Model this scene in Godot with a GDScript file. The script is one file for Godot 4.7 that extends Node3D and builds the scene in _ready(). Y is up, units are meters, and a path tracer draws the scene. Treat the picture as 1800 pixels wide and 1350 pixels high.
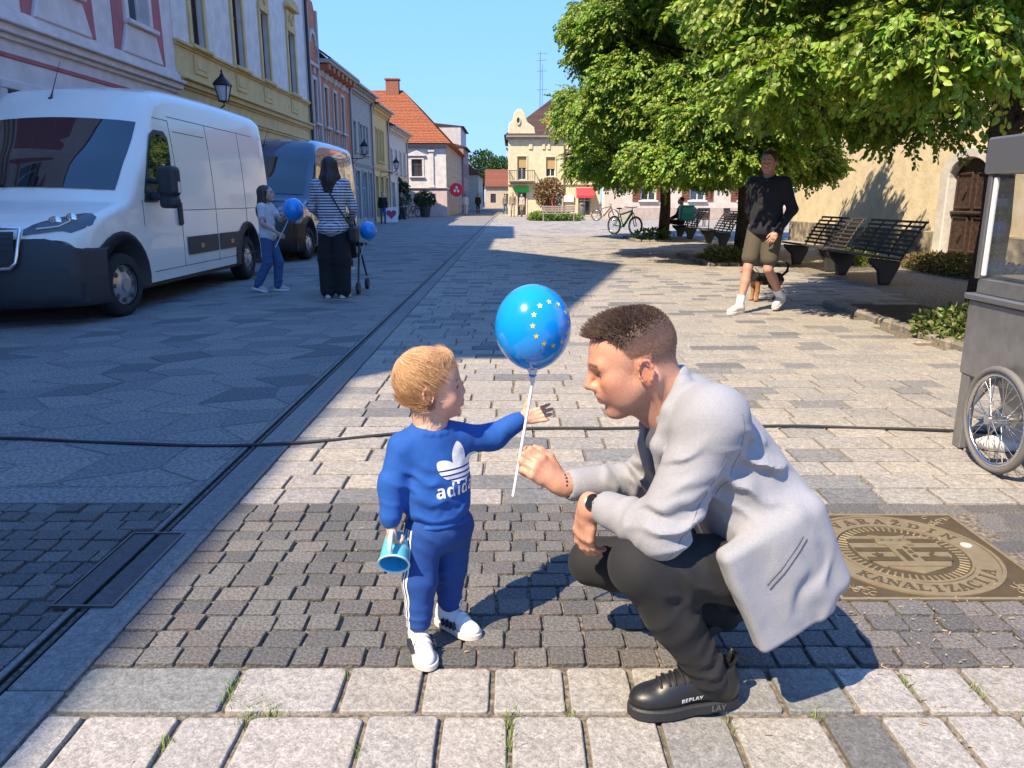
extends Node3D

const GAP := 0.004
var rng := RandomNumberGenerator.new()
var mats := {}
var texs := {}
var taken := {}

# ---------------------------------------------------------------- geometry collector
class G:
	var v := PackedVector3Array()
	var n := PackedVector3Array()
	var c := PackedColorArray()
	var col := Color(1, 1, 1)
	func t3(a: Vector3, b: Vector3, d: Vector3, na: Vector3, nb: Vector3, nd: Vector3) -> void:
		v.append(a); v.append(d); v.append(b)
		n.append(na); n.append(nd); n.append(nb)
		c.append(col); c.append(col); c.append(col)
	func tri(a: Vector3, b: Vector3, d: Vector3) -> void:
		var m := (b - a).cross(d - a).normalized()
		t3(a, b, d, m, m, m)
	func quad(a: Vector3, b: Vector3, d: Vector3, e: Vector3) -> void:
		tri(a, b, d); tri(a, d, e)
	func box(p: Vector3, s: Vector3, b := Basis(), bev := 0.0) -> G:
		var h := s * 0.5
		var m := minf(bev, minf(h.x, minf(h.y, h.z)) * 0.95)
		var ax := [Vector3(1, 0, 0), Vector3(0, 1, 0), Vector3(0, 0, 1)]
		for i in 3:
			var u: Vector3 = ax[(i + 1) % 3]; var w: Vector3 = ax[(i + 2) % 3]; var k: Vector3 = ax[i]
			var hu := h.dot(u) - m; var hw := h.dot(w) - m; var hk := h.dot(k)
			for sg in [-1.0, 1.0]:
				var o: Vector3 = k * (hk * sg)
				var q := [o - u * hu - w * hw, o + u * hu - w * hw, o + u * hu + w * hw, o - u * hu + w * hw]
				if sg < 0: q.reverse()
				quad(p + b * q[0], p + b * q[1], p + b * q[2], p + b * q[3])
			if m > 0.0:   # the four edges along k
				var hl := hk - m
				for su in [-1.0, 1.0]:
					for sw in [-1.0, 1.0]:
						var e1: Vector3 = u * (su * (hu + m)) + w * (sw * hw)
						var e2: Vector3 = u * (su * hu) + w * (sw * (hw + m))
						var q := [e1 - k * hl, e2 - k * hl, e2 + k * hl, e1 + k * hl]
						if su * sw > 0: q.reverse()
						q.reverse()
						quad(p + b * q[0], p + b * q[1], p + b * q[2], p + b * q[3])
		if m > 0.0:
			for sx in [-1.0, 1.0]:
				for sy in [-1.0, 1.0]:
					for sz in [-1.0, 1.0]:
						var q := [Vector3(sx * h.x, sy * (h.y - m), sz * (h.z - m)), Vector3(sx * (h.x - m), sy * h.y, sz * (h.z - m)), Vector3(sx * (h.x - m), sy * (h.y - m), sz * h.z)]
						if sx * sy * sz < 0: q.reverse()
						tri(p + b * q[0], p + b * q[1], p + b * q[2])
		return self
	func beam(a: Vector3, b: Vector3, w: float, h: float, up := Vector3.UP, bev := 0.0) -> G:
		var z := (b - a).normalized()
		if absf(z.dot(up)) > 0.98: up = Vector3.RIGHT
		var x := up.cross(z).normalized()
		return box((a + b) * 0.5, Vector3(w, h, a.distance_to(b)), Basis(x, z.cross(x), z), bev)
	func tube(pts: Array, rad, sides := 8, caps := true, flat := 1.0, upv := Vector3.ZERO) -> G:
		var k := pts.size()
		var rings := []
		var x := Vector3.ZERO
		for i in k:
			var d: Vector3 = (pts[mini(i + 1, k - 1)] - pts[maxi(i - 1, 0)]).normalized()
			if i == 0:
				x = upv if upv != Vector3.ZERO else (Vector3.UP if absf(d.y) < 0.9 else Vector3.RIGHT)
			x = (x - d * x.dot(d)).normalized()
			var y := d.cross(x)
			var r: float = rad if rad is float else rad[i]
			var ring := []
			for j in sides:
				var an := TAU * j / sides
				ring.append([pts[i] + x * (cos(an) * r) + y * (sin(an) * r * flat), (x * (cos(an) * flat) + y * sin(an)).normalized()])
			rings.append(ring)
		for i in k - 1:
			for j in sides:
				var p = rings[i][j]; var q = rings[i][(j + 1) % sides]; var s = rings[i + 1][(j + 1) % sides]; var t = rings[i + 1][j]
				t3(p[0], q[0], s[0], p[1], q[1], s[1]); t3(p[0], s[0], t[0], p[1], s[1], t[1])
		if caps:
			for j in range(1, sides - 1):
				tri(rings[0][0][0], rings[0][j + 1][0], rings[0][j][0])
				tri(rings[k - 1][0][0], rings[k - 1][j][0], rings[k - 1][j + 1][0])
		return self
	# profile of (radius, height) turned about y; runs upward for an outward surface
	func lathe(prof: Array, sides := 16, xf := Transform3D(), smooth := true) -> G:
		for i in prof.size() - 1:
			var p: Vector2 = prof[i]; var q: Vector2 = prof[i + 1]
			var d := q - p
			var nf := Vector2(d.y, -d.x).normalized()
			var n0 := nf; var n1 := nf
			if smooth:
				if i > 0:
					var e: Vector2 = p - prof[i - 1]
					var m := Vector2(e.y, -e.x).normalized()
					if m.dot(nf) > 0.5: n0 = (m + nf).normalized()
				if i < prof.size() - 2:
					var e: Vector2 = prof[i + 2] - q
					var m := Vector2(e.y, -e.x).normalized()
					if m.dot(nf) > 0.5: n1 = (m + nf).normalized()
			for j in sides:
				var a0 := TAU * j / sides; var a1 := TAU * (j + 1) / sides
				var c0 := Vector3(cos(a0), 0, -sin(a0)); var c1 := Vector3(cos(a1), 0, -sin(a1))
				var pa := xf * (c0 * p.x + Vector3.UP * p.y); var pb := xf * (c1 * p.x + Vector3.UP * p.y)
				var qa := xf * (c0 * q.x + Vector3.UP * q.y); var qb := xf * (c1 * q.x + Vector3.UP * q.y)
				var B := xf.basis
				var m0 := (B * (c0 * n0.x + Vector3.UP * n0.y)).normalized(); var m1 := (B * (c1 * n0.x + Vector3.UP * n0.y)).normalized()
				var k0 := (B * (c0 * n1.x + Vector3.UP * n1.y)).normalized(); var k1 := (B * (c1 * n1.x + Vector3.UP * n1.y)).normalized()
				if p.x > 1e-6: t3(pa, pb, qb, m0, m1, k1)
				if q.x > 1e-6: t3(pa, qb, qa, m0, k1, k0)
		return self
	func ball(p: Vector3, r: Vector3, b := Basis(), su := 14, sv := 9) -> G:
		for i in sv:
			var f0 := PI * i / sv - PI / 2; var f1 := PI * (i + 1) / sv - PI / 2
			for j in su:
				var a0 := TAU * j / su; var a1 := TAU * (j + 1) / su
				var q := [Vector3(cos(f0) * cos(a0), sin(f0), -cos(f0) * sin(a0)), Vector3(cos(f0) * cos(a1), sin(f0), -cos(f0) * sin(a1)), Vector3(cos(f1) * cos(a1), sin(f1), -cos(f1) * sin(a1)), Vector3(cos(f1) * cos(a0), sin(f1), -cos(f1) * sin(a0))]
				var w := []; var m := []
				for k in 4:
					w.append(p + b * (q[k] * r)); m.append((b * (q[k] / r)).normalized())
				if i > 0: t3(w[0], w[1], w[2], m[0], m[1], m[2])
				if i < sv - 1: t3(w[0], w[2], w[3], m[0], m[2], m[3])
		return self
	# polygon (x, y) given depth d along z, centred, then moved by xf
	func extr(poly: PackedVector2Array, d: float, xf := Transform3D(), bev := 0.0) -> G:
		var pl := poly
		if Geometry2D.is_polygon_clockwise(pl) == false: pl = pl.duplicate(); pl.reverse()
		pl.reverse()   # now counter-clockwise with y up
		if Geometry2D.is_polygon_clockwise(pl): pass
		var ar := 0.0
		for i in pl.size(): ar += pl[i].cross(pl[(i + 1) % pl.size()])
		if ar < 0: pl.reverse()
		var inner := pl
		if bev > 0.0:
			inner = PackedVector2Array()
			var m := pl.size()
			for i in m:
				var e0 := (pl[i] - pl[(i + m - 1) % m]).normalized(); var e1 := (pl[(i + 1) % m] - pl[i]).normalized()
				var nn := (Vector2(-e0.y, e0.x) + Vector2(-e1.y, e1.x))
				inner.append(pl[i] + nn.normalized() * bev / maxf(0.4, nn.length() * 0.5))
		var ix := Geometry2D.triangulate_polygon(inner)
		for i in range(0, ix.size(), 3):
			var a := inner[ix[i]]; var b := inner[ix[i + 1]]; var e := inner[ix[i + 2]]
			if (b - a).cross(e - a) < 0: var t := b; b = e; e = t
			tri(xf * Vector3(a.x, a.y, d / 2), xf * Vector3(b.x, b.y, d / 2), xf * Vector3(e.x, e.y, d / 2))
			tri(xf * Vector3(a.x, a.y, -d / 2), xf * Vector3(e.x, e.y, -d / 2), xf * Vector3(b.x, b.y, -d / 2))
		for i in pl.size():
			var j := (i + 1) % pl.size()
			var z := d / 2 - bev
			quad(xf * Vector3(pl[i].x, pl[i].y, z), xf * Vector3(pl[i].x, pl[i].y, -z), xf * Vector3(pl[j].x, pl[j].y, -z), xf * Vector3(pl[j].x, pl[j].y, z))
			if bev > 0.0:
				quad(xf * Vector3(inner[i].x, inner[i].y, d / 2), xf * Vector3(pl[i].x, pl[i].y, z), xf * Vector3(pl[j].x, pl[j].y, z), xf * Vector3(inner[j].x, inner[j].y, d / 2))
				quad(xf * Vector3(inner[j].x, inner[j].y, -d / 2), xf * Vector3(pl[j].x, pl[j].y, -z), xf * Vector3(pl[i].x, pl[i].y, -z), xf * Vector3(inner[i].x, inner[i].y, -d / 2))
		return self
	# smooth surface through a grid of points [row][column]
	func sheet(rows: Array, closed := false, flip := false) -> G:
		var R := rows.size(); var K: int = rows[0].size()
		var nn := []
		for i in R:
			var l := []
			for j in K:
				var a: Vector3 = rows[mini(i + 1, R - 1)][j] - rows[maxi(i - 1, 0)][j]
				var b: Vector3 = rows[i][(j + 1) % K if closed else mini(j + 1, K - 1)] - rows[i][(j + K - 1) % K if closed else maxi(j - 1, 0)]
				var m := b.cross(a).normalized()
				l.append(-m if flip else m)
			nn.append(l)
		for i in R - 1:
			for j in (K if closed else K - 1):
				var k := (j + 1) % K
				if flip:
					t3(rows[i][j], rows[i + 1][k], rows[i][k], nn[i][j], nn[i + 1][k], nn[i][k]); t3(rows[i][j], rows[i + 1][j], rows[i + 1][k], nn[i][j], nn[i + 1][j], nn[i + 1][k])
				else:
					t3(rows[i][j], rows[i][k], rows[i + 1][k], nn[i][j], nn[i][k], nn[i + 1][k]); t3(rows[i][j], rows[i + 1][k], rows[i + 1][j], nn[i][j], nn[i + 1][k], nn[i + 1][j])
		return self
	func add(g: G, xf := Transform3D()) -> G:
		var nb := xf.basis.inverse().transposed()
		for i in g.v.size():
			v.append(xf * g.v[i]); n.append((nb * g.n[i]).normalized()); c.append(g.c[i])
		return self
	func mesh() -> ArrayMesh:
		var a := []
		a.resize(Mesh.ARRAY_MAX)
		a[Mesh.ARRAY_VERTEX] = v; a[Mesh.ARRAY_NORMAL] = n; a[Mesh.ARRAY_COLOR] = c
		var m := ArrayMesh.new()
		m.add_surface_from_arrays(Mesh.PRIMITIVE_TRIANGLES, a)
		return m

# ---------------------------------------------------------------- distance fields for bodies and cloth
class S:
	var ty := PackedInt32Array()
	var A := PackedVector3Array()
	var BA := PackedVector3Array()
	var inv := PackedFloat32Array()
	var RA := PackedFloat32Array()
	var RD := PackedFloat32Array()
	var K := PackedFloat32Array()
	var sub := PackedInt32Array()
	var X := []
	var SC := PackedFloat32Array()
	var noise: FastNoiseLite
	var namp := 0.0
	var nscale := Vector3.ONE
	var warped := false
	var painted := false
	func warp(_p: Vector3) -> float: return 0.0
	func paint(_p: Vector3, _n: Vector3) -> Color: return Color.WHITE
	func _p(t: int, a: Vector3, ba: Vector3, ra: float, rd: float, k: float, sb: int, x, sc: float) -> S:
		ty.append(t); A.append(a); BA.append(ba); inv.append(1.0 / maxf(ba.length_squared(), 1e-9)); RA.append(ra); RD.append(rd); K.append(k); sub.append(sb); X.append(x); SC.append(sc)
		return self
	var FX := Transform3D()
	var FB := Basis()
	var FK := 1.0
	func frame(x: Transform3D) -> void:
		FX = x; FB = x.basis.orthonormalized(); FK = x.basis.x.length()
	func he(a: float, b: float, c: float, r: Vector3, k := 0.02, sb := 0, rb := Basis()) -> S:
		return ell(FX * Vector3(a, b, c), r * FK, FB * rb, k * FK, sb)
	func hc(p: Vector3, q: Vector3, r0: float, r1: float, k := 0.02, sb := 0) -> S:
		return cap(FX * p, FX * q, r0 * FK, r1 * FK, k * FK, sb)
	func cap(a: Vector3, b: Vector3, ra: float, rb: float, k := 0.02, sb := 0) -> S:
		return _p(0, a, b - a, ra, rb - ra, k, sb, null, 1.0)
	func chain(pts: Array, r: Array, k := 0.02) -> S:
		for i in pts.size() - 1: cap(pts[i], pts[i + 1], r[i], r[i + 1], k)
		return self
	# ellipsoid with axes r in basis b
	func ell(p: Vector3, r: Vector3, b := Basis(), k := 0.02, sb := 0) -> S:
		return _p(1, r, Vector3.ZERO, minf(r.x, minf(r.y, r.z)), 0.0, k, sb, Transform3D(b, p).affine_inverse(), 1.0)
	# capsule flattened: in basis bs, axis scale s
	func fcap(a: Vector3, b: Vector3, ra: float, rb: float, bs: Basis, s: Vector3, k := 0.02, sb := 0) -> S:
		var x := Transform3D(Basis.from_scale(Vector3.ONE / s) * bs.inverse(), Vector3.ZERO)
		return _p(2, x * a, x * b - x * a, ra, rb - ra, k, sb, x, minf(s.x, minf(s.y, s.z)))
	# rounded box, half size h
	func rbox(p: Vector3, h: Vector3, b: Basis, rr: float, k := 0.01, sb := 0) -> S:
		return _p(3, h - Vector3.ONE * rr, Vector3.ZERO, rr, 0.0, k, sb, Transform3D(b, p).affine_inverse(), 1.0)
	func one(i: int, p: Vector3) -> float:
		var t := ty[i]
		if t == 0:
			var pa := p - A[i]
			var h := clampf(pa.dot(BA[i]) * inv[i], 0.0, 1.0)
			return (pa - BA[i] * h).length() - RA[i] - RD[i] * h
		var x: Transform3D = X[i]
		var q := x * p
		if t == 1:
			var a := q / A[i]
			var k0 := a.length()
			return k0 * (k0 - 1.0) / maxf((a / A[i]).length(), 1e-6)
		if t == 2:
			var pa := q - A[i]
			var h := clampf(pa.dot(BA[i]) * inv[i], 0.0, 1.0)
			return ((pa - BA[i] * h).length() - RA[i] - RD[i] * h) * SC[i]
		var d := q.abs() - A[i]
		return d.max(Vector3.ZERO).length() + minf(maxf(d.x, maxf(d.y, d.z)), 0.0) - RA[i]
	func ev(p: Vector3, ids: PackedInt32Array) -> float:
		var d := 1e3
		for i in ids:
			var e := one(i, p)
			var k := K[i]
			if sub[i] == 0:
				var h := maxf(k - absf(d - e), 0.0)
				d = minf(d, e) - h * h / (4.0 * k)
			else:
				e = -e
				var h := maxf(k - absf(d - e), 0.0)
				d = maxf(d, e) + h * h / (4.0 * k)
		if namp > 0.0 and absf(d) < 0.08:
			d += namp * noise.get_noise_3dv(p * nscale)
		if warped and absf(d) < 0.08: d += warp(p)
		return d
	func build(g: G, cell: float, lo: Vector3, hi: Vector3) -> void:
		var D := ((hi - lo) / cell).ceil()
		var nb := 6
		var bx := int(ceil(D.x / nb)); var by := int(ceil(D.y / nb)); var bz := int(ceil(D.z / nb))
		var nx := bx * nb + 1; var ny := by * nb + 1; var nz := bz * nb + 1
		var val := PackedFloat32Array(); val.resize(nx * ny * nz); val.fill(99.0)
		var vid := PackedInt32Array(); vid.resize(nx * ny * nz); vid.fill(-1)
		var rad := cell * nb * 0.5 * 1.733 * 1.15 + namp + (0.02 if warped else 0.0)
		var blocks := []
		var sy := nx; var sz := nx * ny
		for kz in bz:
			for ky in by:
				for kx in bx:
					var cc := lo + Vector3(kx + 0.5, ky + 0.5, kz + 0.5) * (cell * nb)
					var ids := PackedInt32Array()
					for i in ty.size():
						if one(i, cc) < rad * 1.3 + K[i]: ids.append(i)
					if ids.is_empty(): continue
					if absf(ev(cc, ids)) > rad * 1.25: continue
					blocks.append(Vector3i(kx, ky, kz) * nb)
					for z in range(kz * nb, kz * nb + nb + 1):
						for y in range(ky * nb, ky * nb + nb + 1):
							var o := z * sz + y * sy
							for x in range(kx * nb, kx * nb + nb + 1):
								if val[o + x] == 99.0: val[o + x] = ev(lo + Vector3(x, y, z) * cell, ids)
		var P := PackedVector3Array(); var N := PackedVector3Array()
		for b: Vector3i in blocks:
			for z in range(b.z, b.z + nb):
				for y in range(b.y, b.y + nb):
					for x in range(b.x, b.x + nb):
						var o := z * sz + y * sy + x
						var d0 := val[o]; var d1 := val[o + 1]; var d2 := val[o + sy]; var d3 := val[o + sy + 1]
						var d4 := val[o + sz]; var d5 := val[o + sz + 1]; var d6 := val[o + sz + sy]; var d7 := val[o + sz + sy + 1]
						var mn := minf(minf(minf(d0, d1), minf(d2, d3)), minf(minf(d4, d5), minf(d6, d7)))
						var mx := maxf(maxf(maxf(d0, d1), maxf(d2, d3)), maxf(maxf(d4, d5), maxf(d6, d7)))
						if mn >= 0.0 or mx < 0.0 or mx > 90.0: continue
						var s := Vector3.ZERO; var k := 0
						if (d0 < 0) != (d1 < 0): s += Vector3(d0 / (d0 - d1), 0, 0); k += 1
						if (d2 < 0) != (d3 < 0): s += Vector3(d2 / (d2 - d3), 1, 0); k += 1
						if (d4 < 0) != (d5 < 0): s += Vector3(d4 / (d4 - d5), 0, 1); k += 1
						if (d6 < 0) != (d7 < 0): s += Vector3(d6 / (d6 - d7), 1, 1); k += 1
						if (d0 < 0) != (d2 < 0): s += Vector3(0, d0 / (d0 - d2), 0); k += 1
						if (d1 < 0) != (d3 < 0): s += Vector3(1, d1 / (d1 - d3), 0); k += 1
						if (d4 < 0) != (d6 < 0): s += Vector3(0, d4 / (d4 - d6), 1); k += 1
						if (d5 < 0) != (d7 < 0): s += Vector3(1, d5 / (d5 - d7), 1); k += 1
						if (d0 < 0) != (d4 < 0): s += Vector3(0, 0, d0 / (d0 - d4)); k += 1
						if (d1 < 0) != (d5 < 0): s += Vector3(1, 0, d1 / (d1 - d5)); k += 1
						if (d2 < 0) != (d6 < 0): s += Vector3(0, 1, d2 / (d2 - d6)); k += 1
						if (d3 < 0) != (d7 < 0): s += Vector3(1, 1, d3 / (d3 - d7)); k += 1
						s /= k
						vid[o] = P.size()
						P.append(lo + (Vector3(x, y, z) + s) * cell)
						var gx := lerpf(lerpf(d1 - d0, d3 - d2, s.y), lerpf(d5 - d4, d7 - d6, s.y), s.z)
						var gy := lerpf(lerpf(d2 - d0, d3 - d1, s.x), lerpf(d6 - d4, d7 - d5, s.x), s.z)
						var gz := lerpf(lerpf(d4 - d0, d5 - d1, s.x), lerpf(d6 - d2, d7 - d3, s.x), s.y)
						N.append(Vector3(gx, gy, gz).normalized())
		var C := PackedColorArray()
		for i in P.size(): C.append(paint(P[i], N[i]) if painted else g.col)
		var ofs := [[1, sy, sz], [sy, sz, 1], [sz, 1, sy]]
		for b: Vector3i in blocks:
			for z in range(b.z, b.z + nb):
				for y in range(b.y, b.y + nb):
					for x in range(b.x, b.x + nb):
						var o := z * sz + y * sy + x
						var d0 := val[o]
						if d0 > 90.0: continue
						for ax in 3:
							var e: Array = ofs[ax]
							var o1: int = o + e[0]
							var d1 := val[o1]
							if d1 > 90.0 or (d0 < 0.0) == (d1 < 0.0): continue
							var u: int = e[1]; var w: int = e[2]
							if o - u - w < 0: continue
							var i0 := vid[o - u - w]; var i1 := vid[o - w]; var i2 := vid[o]; var i3 := vid[o - u]
							if i0 < 0 or i1 < 0 or i2 < 0 or i3 < 0: continue
							if d0 >= 0.0: var t := i1; i1 = i3; i3 = t
							for q in [i0, i2, i1, i0, i3, i2]:
								g.v.append(P[q]); g.n.append(N[q]); g.c.append(C[q])

# ---------------------------------------------------------------- names, parts, materials
func numbered(nm: String) -> String:
	var k: int = taken.get(nm, 0)
	taken[nm] = k + 1
	return nm if k == 0 else "%s_%03d" % [nm, k]

func thing(nm: String, label: String, cat: String, at := Vector3.ZERO, turn := 0.0, group := "") -> Node3D:
	var o := Node3D.new()
	o.name = numbered(nm); add_child(o)
	o.position = at; o.rotation.y = turn
	o.set_meta("label", label); o.set_meta("category", cat)
	if group: o.set_meta("group", group)
	return o

func part(parent: Node, nm: String, g, m: Material, label := "") -> MeshInstance3D:
	var o := MeshInstance3D.new()
	o.name = nm
	o.mesh = g.mesh() if g is G else g
	o.material_override = m
	parent.add_child(o, true)
	if label: o.set_meta("label", label)
	return o

func solo(nm: String, label: String, cat: String, g, m: Material, at := Vector3.ZERO, turn := 0.0, group := "") -> MeshInstance3D:
	var o := MeshInstance3D.new()
	o.name = numbered(nm); add_child(o)
	o.mesh = g.mesh() if g is G else g
	o.material_override = m
	o.position = at; o.rotation.y = turn
	o.set_meta("label", label); o.set_meta("category", cat)
	if group: o.set_meta("group", group)
	return o

func setting(nm: String, g, m: Material) -> MeshInstance3D:
	var o := MeshInstance3D.new()
	o.name = numbered(nm); add_child(o)
	if g: o.mesh = g.mesh() if g is G else g
	o.material_override = m
	o.set_meta("kind", "structure")
	return o

func copy(o: Node3D, label: String, at: Vector3, turn: float) -> Node3D:
	var r: Node3D = o.duplicate()
	var base := String(o.name)
	r.name = numbered(base); add_child(r)
	r.position = at; r.rotation.y = turn
	r.set_meta("label", label)
	return r

func lin(r: float, g: float, b: float) -> Color:
	return Color(r, g, b).linear_to_srgb()

# grey noise picture: values between lo and hi (as plain texture values), several octaves
func noise_tex(key: String, freq: float, lo: float, hi: float, oct := 4, size := 512, kind := FastNoiseLite.TYPE_SIMPLEX_SMOOTH, gamma := 1.0) -> ImageTexture:
	if texs.has(key): return texs[key]
	var nz := FastNoiseLite.new()
	nz.seed = hash(key) % 10000; nz.noise_type = kind; nz.frequency = freq; nz.fractal_octaves = oct
	if key == "speck": nz.fractal_gain = 1.1
	var im := nz.get_seamless_image(size, size)
	im.convert(Image.FORMAT_L8)
	var d := im.get_data()
	for i in d.size():
		d[i] = clampi(int(230.0 * lerpf(lo, hi, pow(d[i] / 255.0, gamma))), 0, 255)
	im = Image.create_from_data(size, size, false, Image.FORMAT_L8, d)
	texs[key] = ImageTexture.create_from_image(im)
	return texs[key]

func bump_tex(key: String, freq: float, strength: float, oct := 4, size := 512, kind := FastNoiseLite.TYPE_SIMPLEX_SMOOTH) -> ImageTexture:
	if texs.has(key): return texs[key]
	var nz := FastNoiseLite.new()
	nz.seed = hash(key) % 10000; nz.noise_type = kind; nz.frequency = freq; nz.fractal_octaves = oct
	var im := nz.get_seamless_image(size, size)
	im.convert(Image.FORMAT_RGBA8)
	im.bump_map_to_normal_map(strength)
	texs[key] = ImageTexture.create_from_image(im)
	return texs[key]

# colour is a linear base colour; tex multiplies it; world triplanar
func mat(key: String, col: Color, rough := 0.8, tex: Texture2D = null, sc := 1.0, bump: Texture2D = null, bs := 1.0, world := true) -> StandardMaterial3D:
	if mats.has(key): return mats[key]
	var m := StandardMaterial3D.new()
	m.resource_name = key
	m.albedo_color = col.linear_to_srgb()
	m.roughness = rough
	m.vertex_color_use_as_albedo = true
	m.cull_mode = BaseMaterial3D.CULL_DISABLED
	if tex: m.albedo_texture = tex
	if bump:
		m.normal_enabled = true; m.normal_texture = bump; m.normal_scale = bs
	if tex or bump:
		m.uv1_triplanar = true; m.uv1_world_triplanar = world; m.uv1_scale = Vector3.ONE * sc
	mats[key] = m
	return m

func metal(key: String, col: Color, rough := 0.3, met := 1.0) -> StandardMaterial3D:
	var m := mat(key, col, rough); m.metallic = met
	return m

func glass(key: String, col: Color, alpha := 0.25, rough := 0.03) -> StandardMaterial3D:
	if mats.has(key): return mats[key]
	var m := mat(key, col, rough)
	m.transparency = BaseMaterial3D.TRANSPARENCY_ALPHA
	var k := m.albedo_color; k.a = alpha; m.albedo_color = k
	m.metallic_specular = 0.5
	return m

func words(t: String, size: float, depth: float, serif := false, weight := 700) -> TextMesh:
	var tm := TextMesh.new()
	var fo := SystemFont.new()
	fo.font_names = PackedStringArray(["Droid Serif" if serif else "Droid Sans"]); fo.font_weight = weight
	tm.font = fo; tm.text = t; tm.font_size = 64; tm.pixel_size = size / 64.0; tm.depth = depth
	return tm

func noise3(sd: int, freq := 1.0, oct := 2) -> FastNoiseLite:
	var nz := FastNoiseLite.new()
	nz.seed = sd; nz.frequency = freq; nz.noise_type = FastNoiseLite.TYPE_SIMPLEX_SMOOTH; nz.fractal_octaves = oct
	return nz

# ---------------------------------------------------------------- camera, sky, sun
func build_env() -> void:
	var cam := Camera3D.new()
	cam.name = "camera"; add_child(cam)
	cam.position = Vector3(0, 1.25, 0)
	cam.rotation_degrees = Vector3(-13.5, 0, 0)
	cam.fov = 53.13; cam.near = 0.05; cam.far = 900.0
	cam.current = true
	var we := WorldEnvironment.new()
	we.name = "environment"; add_child(we)
	var e := Environment.new()
	e.background_mode = Environment.BG_SKY
	var sm := ProceduralSkyMaterial.new()
	sm.sky_top_color = Color(0.275, 0.45, 0.705)
	sm.sky_horizon_color = Color(0.42, 0.545, 0.67)
	sm.sky_curve = 0.16
	sm.ground_bottom_color = Color(0.30, 0.30, 0.29)
	sm.ground_horizon_color = Color(0.41, 0.52, 0.62)
	sm.sun_angle_max = 1.0
	var sk := Sky.new(); sk.sky_material = sm
	e.sky = sk
	e.background_energy_multiplier = 1.05
	e.tonemap_mode = Environment.TONE_MAPPER_LINEAR
	e.tonemap_exposure = 3.4
	e.sdfgi_enabled = true; e.ssao_enabled = true; e.ssil_enabled = true
	we.environment = e
	var sun := DirectionalLight3D.new()
	sun.name = "sun"; add_child(sun)
	sun.light_color = Color(1.0, 0.92, 0.80)
	sun.light_energy = 0.93
	sun.light_angular_distance = 0.5
	sun.shadow_enabled = true
	sun.look_at_from_position(Vector3(-0.44, 0.78, 0.46) * 30.0, Vector3.ZERO)

# ---------------------------------------------------------------- ground and paving
func unit_stone(sd: int, round: float, bev: float, jit: float, n := 12, hgt := 0.06) -> ArrayMesh:
	# a block one metre square seen from above, scaled by its user; top at y 0
	var r := RandomNumberGenerator.new(); r.seed = sd
	var g := G.new()
	var out := []
	var per := n / 4   # points at each corner and along the side after it
	for k in 4:
		var ca := PI / 2 * k
		var cd := Vector2(1, 1).rotated(ca)
		var cen := cd * (0.5 - round)
		var arc := 2 if per <= 3 else 3
		for i in arc:
			var a := ca + PI / 2 * i / (arc - 1)
			out.append((cen + Vector2(cos(a), sin(a)) * round) * (1.0 - r.randf() * jit * 0.6))
		for i in per - arc:
			var f := (i + 1.0) / (per - arc + 1.0)
			var nx := cd.rotated(PI / 2)
			out.append((cd.lerp(nx, f) * 0.5) * (1.0 - r.randf() * jit))
	n = out.size()
	var rings := []
	for q in [[1.0 - bev * 1.9, 0.0], [1.0 - bev * 0.7, -0.0009], [1.0 - bev * 0.15, -0.0042], [1.0, -hgt]]:
		var l := []
		for p in out: l.append(Vector3(p.x * q[0], q[1] + (r.randf() - 0.5) * 0.0016 * (0.0 if q[1] < -0.02 else 1.0), p.y * q[0]))
		rings.append(l)
	var c0 := Vector3(0, 0.0008, 0)
	for i in n: g.t3(c0, rings[0][(i + 1) % n], rings[0][i], Vector3.UP, Vector3.UP, Vector3.UP)
	g.sheet(rings, true, false)
	return g.mesh()

func stone_mats(key: String, cols: Array, tex: Texture2D, sc: float, bump: Texture2D, bs: float, rough := 0.85) -> Array:
	var l := []
	for i in cols.size(): l.append(mat("%s_%d" % [key, i], Color(cols[i][0], cols[i][1], cols[i][2]), rough, tex, sc, bump, bs))
	return l

func merge_stone(g: G, ms: ArrayMesh, xf: Transform3D, col: Color) -> void:
	var a := ms.surface_get_arrays(0)
	var vv: PackedVector3Array = a[Mesh.ARRAY_VERTEX]; var nn: PackedVector3Array = a[Mesh.ARRAY_NORMAL]
	for i in vv.size():
		g.v.append(xf * vv[i]); g.n.append((xf.basis * nn[i]).normalized()); g.c.append(col)

func put_stone(par: Node3D, nm: String, ms: ArrayMesh, m: Material, xf: Transform3D) -> void:
	var o := MeshInstance3D.new()
	o.name = nm; o.mesh = ms; o.material_override = m; o.transform = xf
	par.add_child(o, true)

func stone_xf(x0: float, x1: float, z0: float, z1: float, y: float, tilt: float) -> Transform3D:
	var b := Basis.from_euler(Vector3(rng.randfn(0, tilt), rng.randfn(0, tilt * 0.7), rng.randfn(0, tilt)))
	if rng.randf() < 0.5: b = b * Basis(Vector3.UP, PI)
	return Transform3D(b.scaled_local(Vector3(x1 - x0, 1, z1 - z0)), Vector3((x0 + x1) / 2, y, (z0 + z1) / 2))

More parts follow.
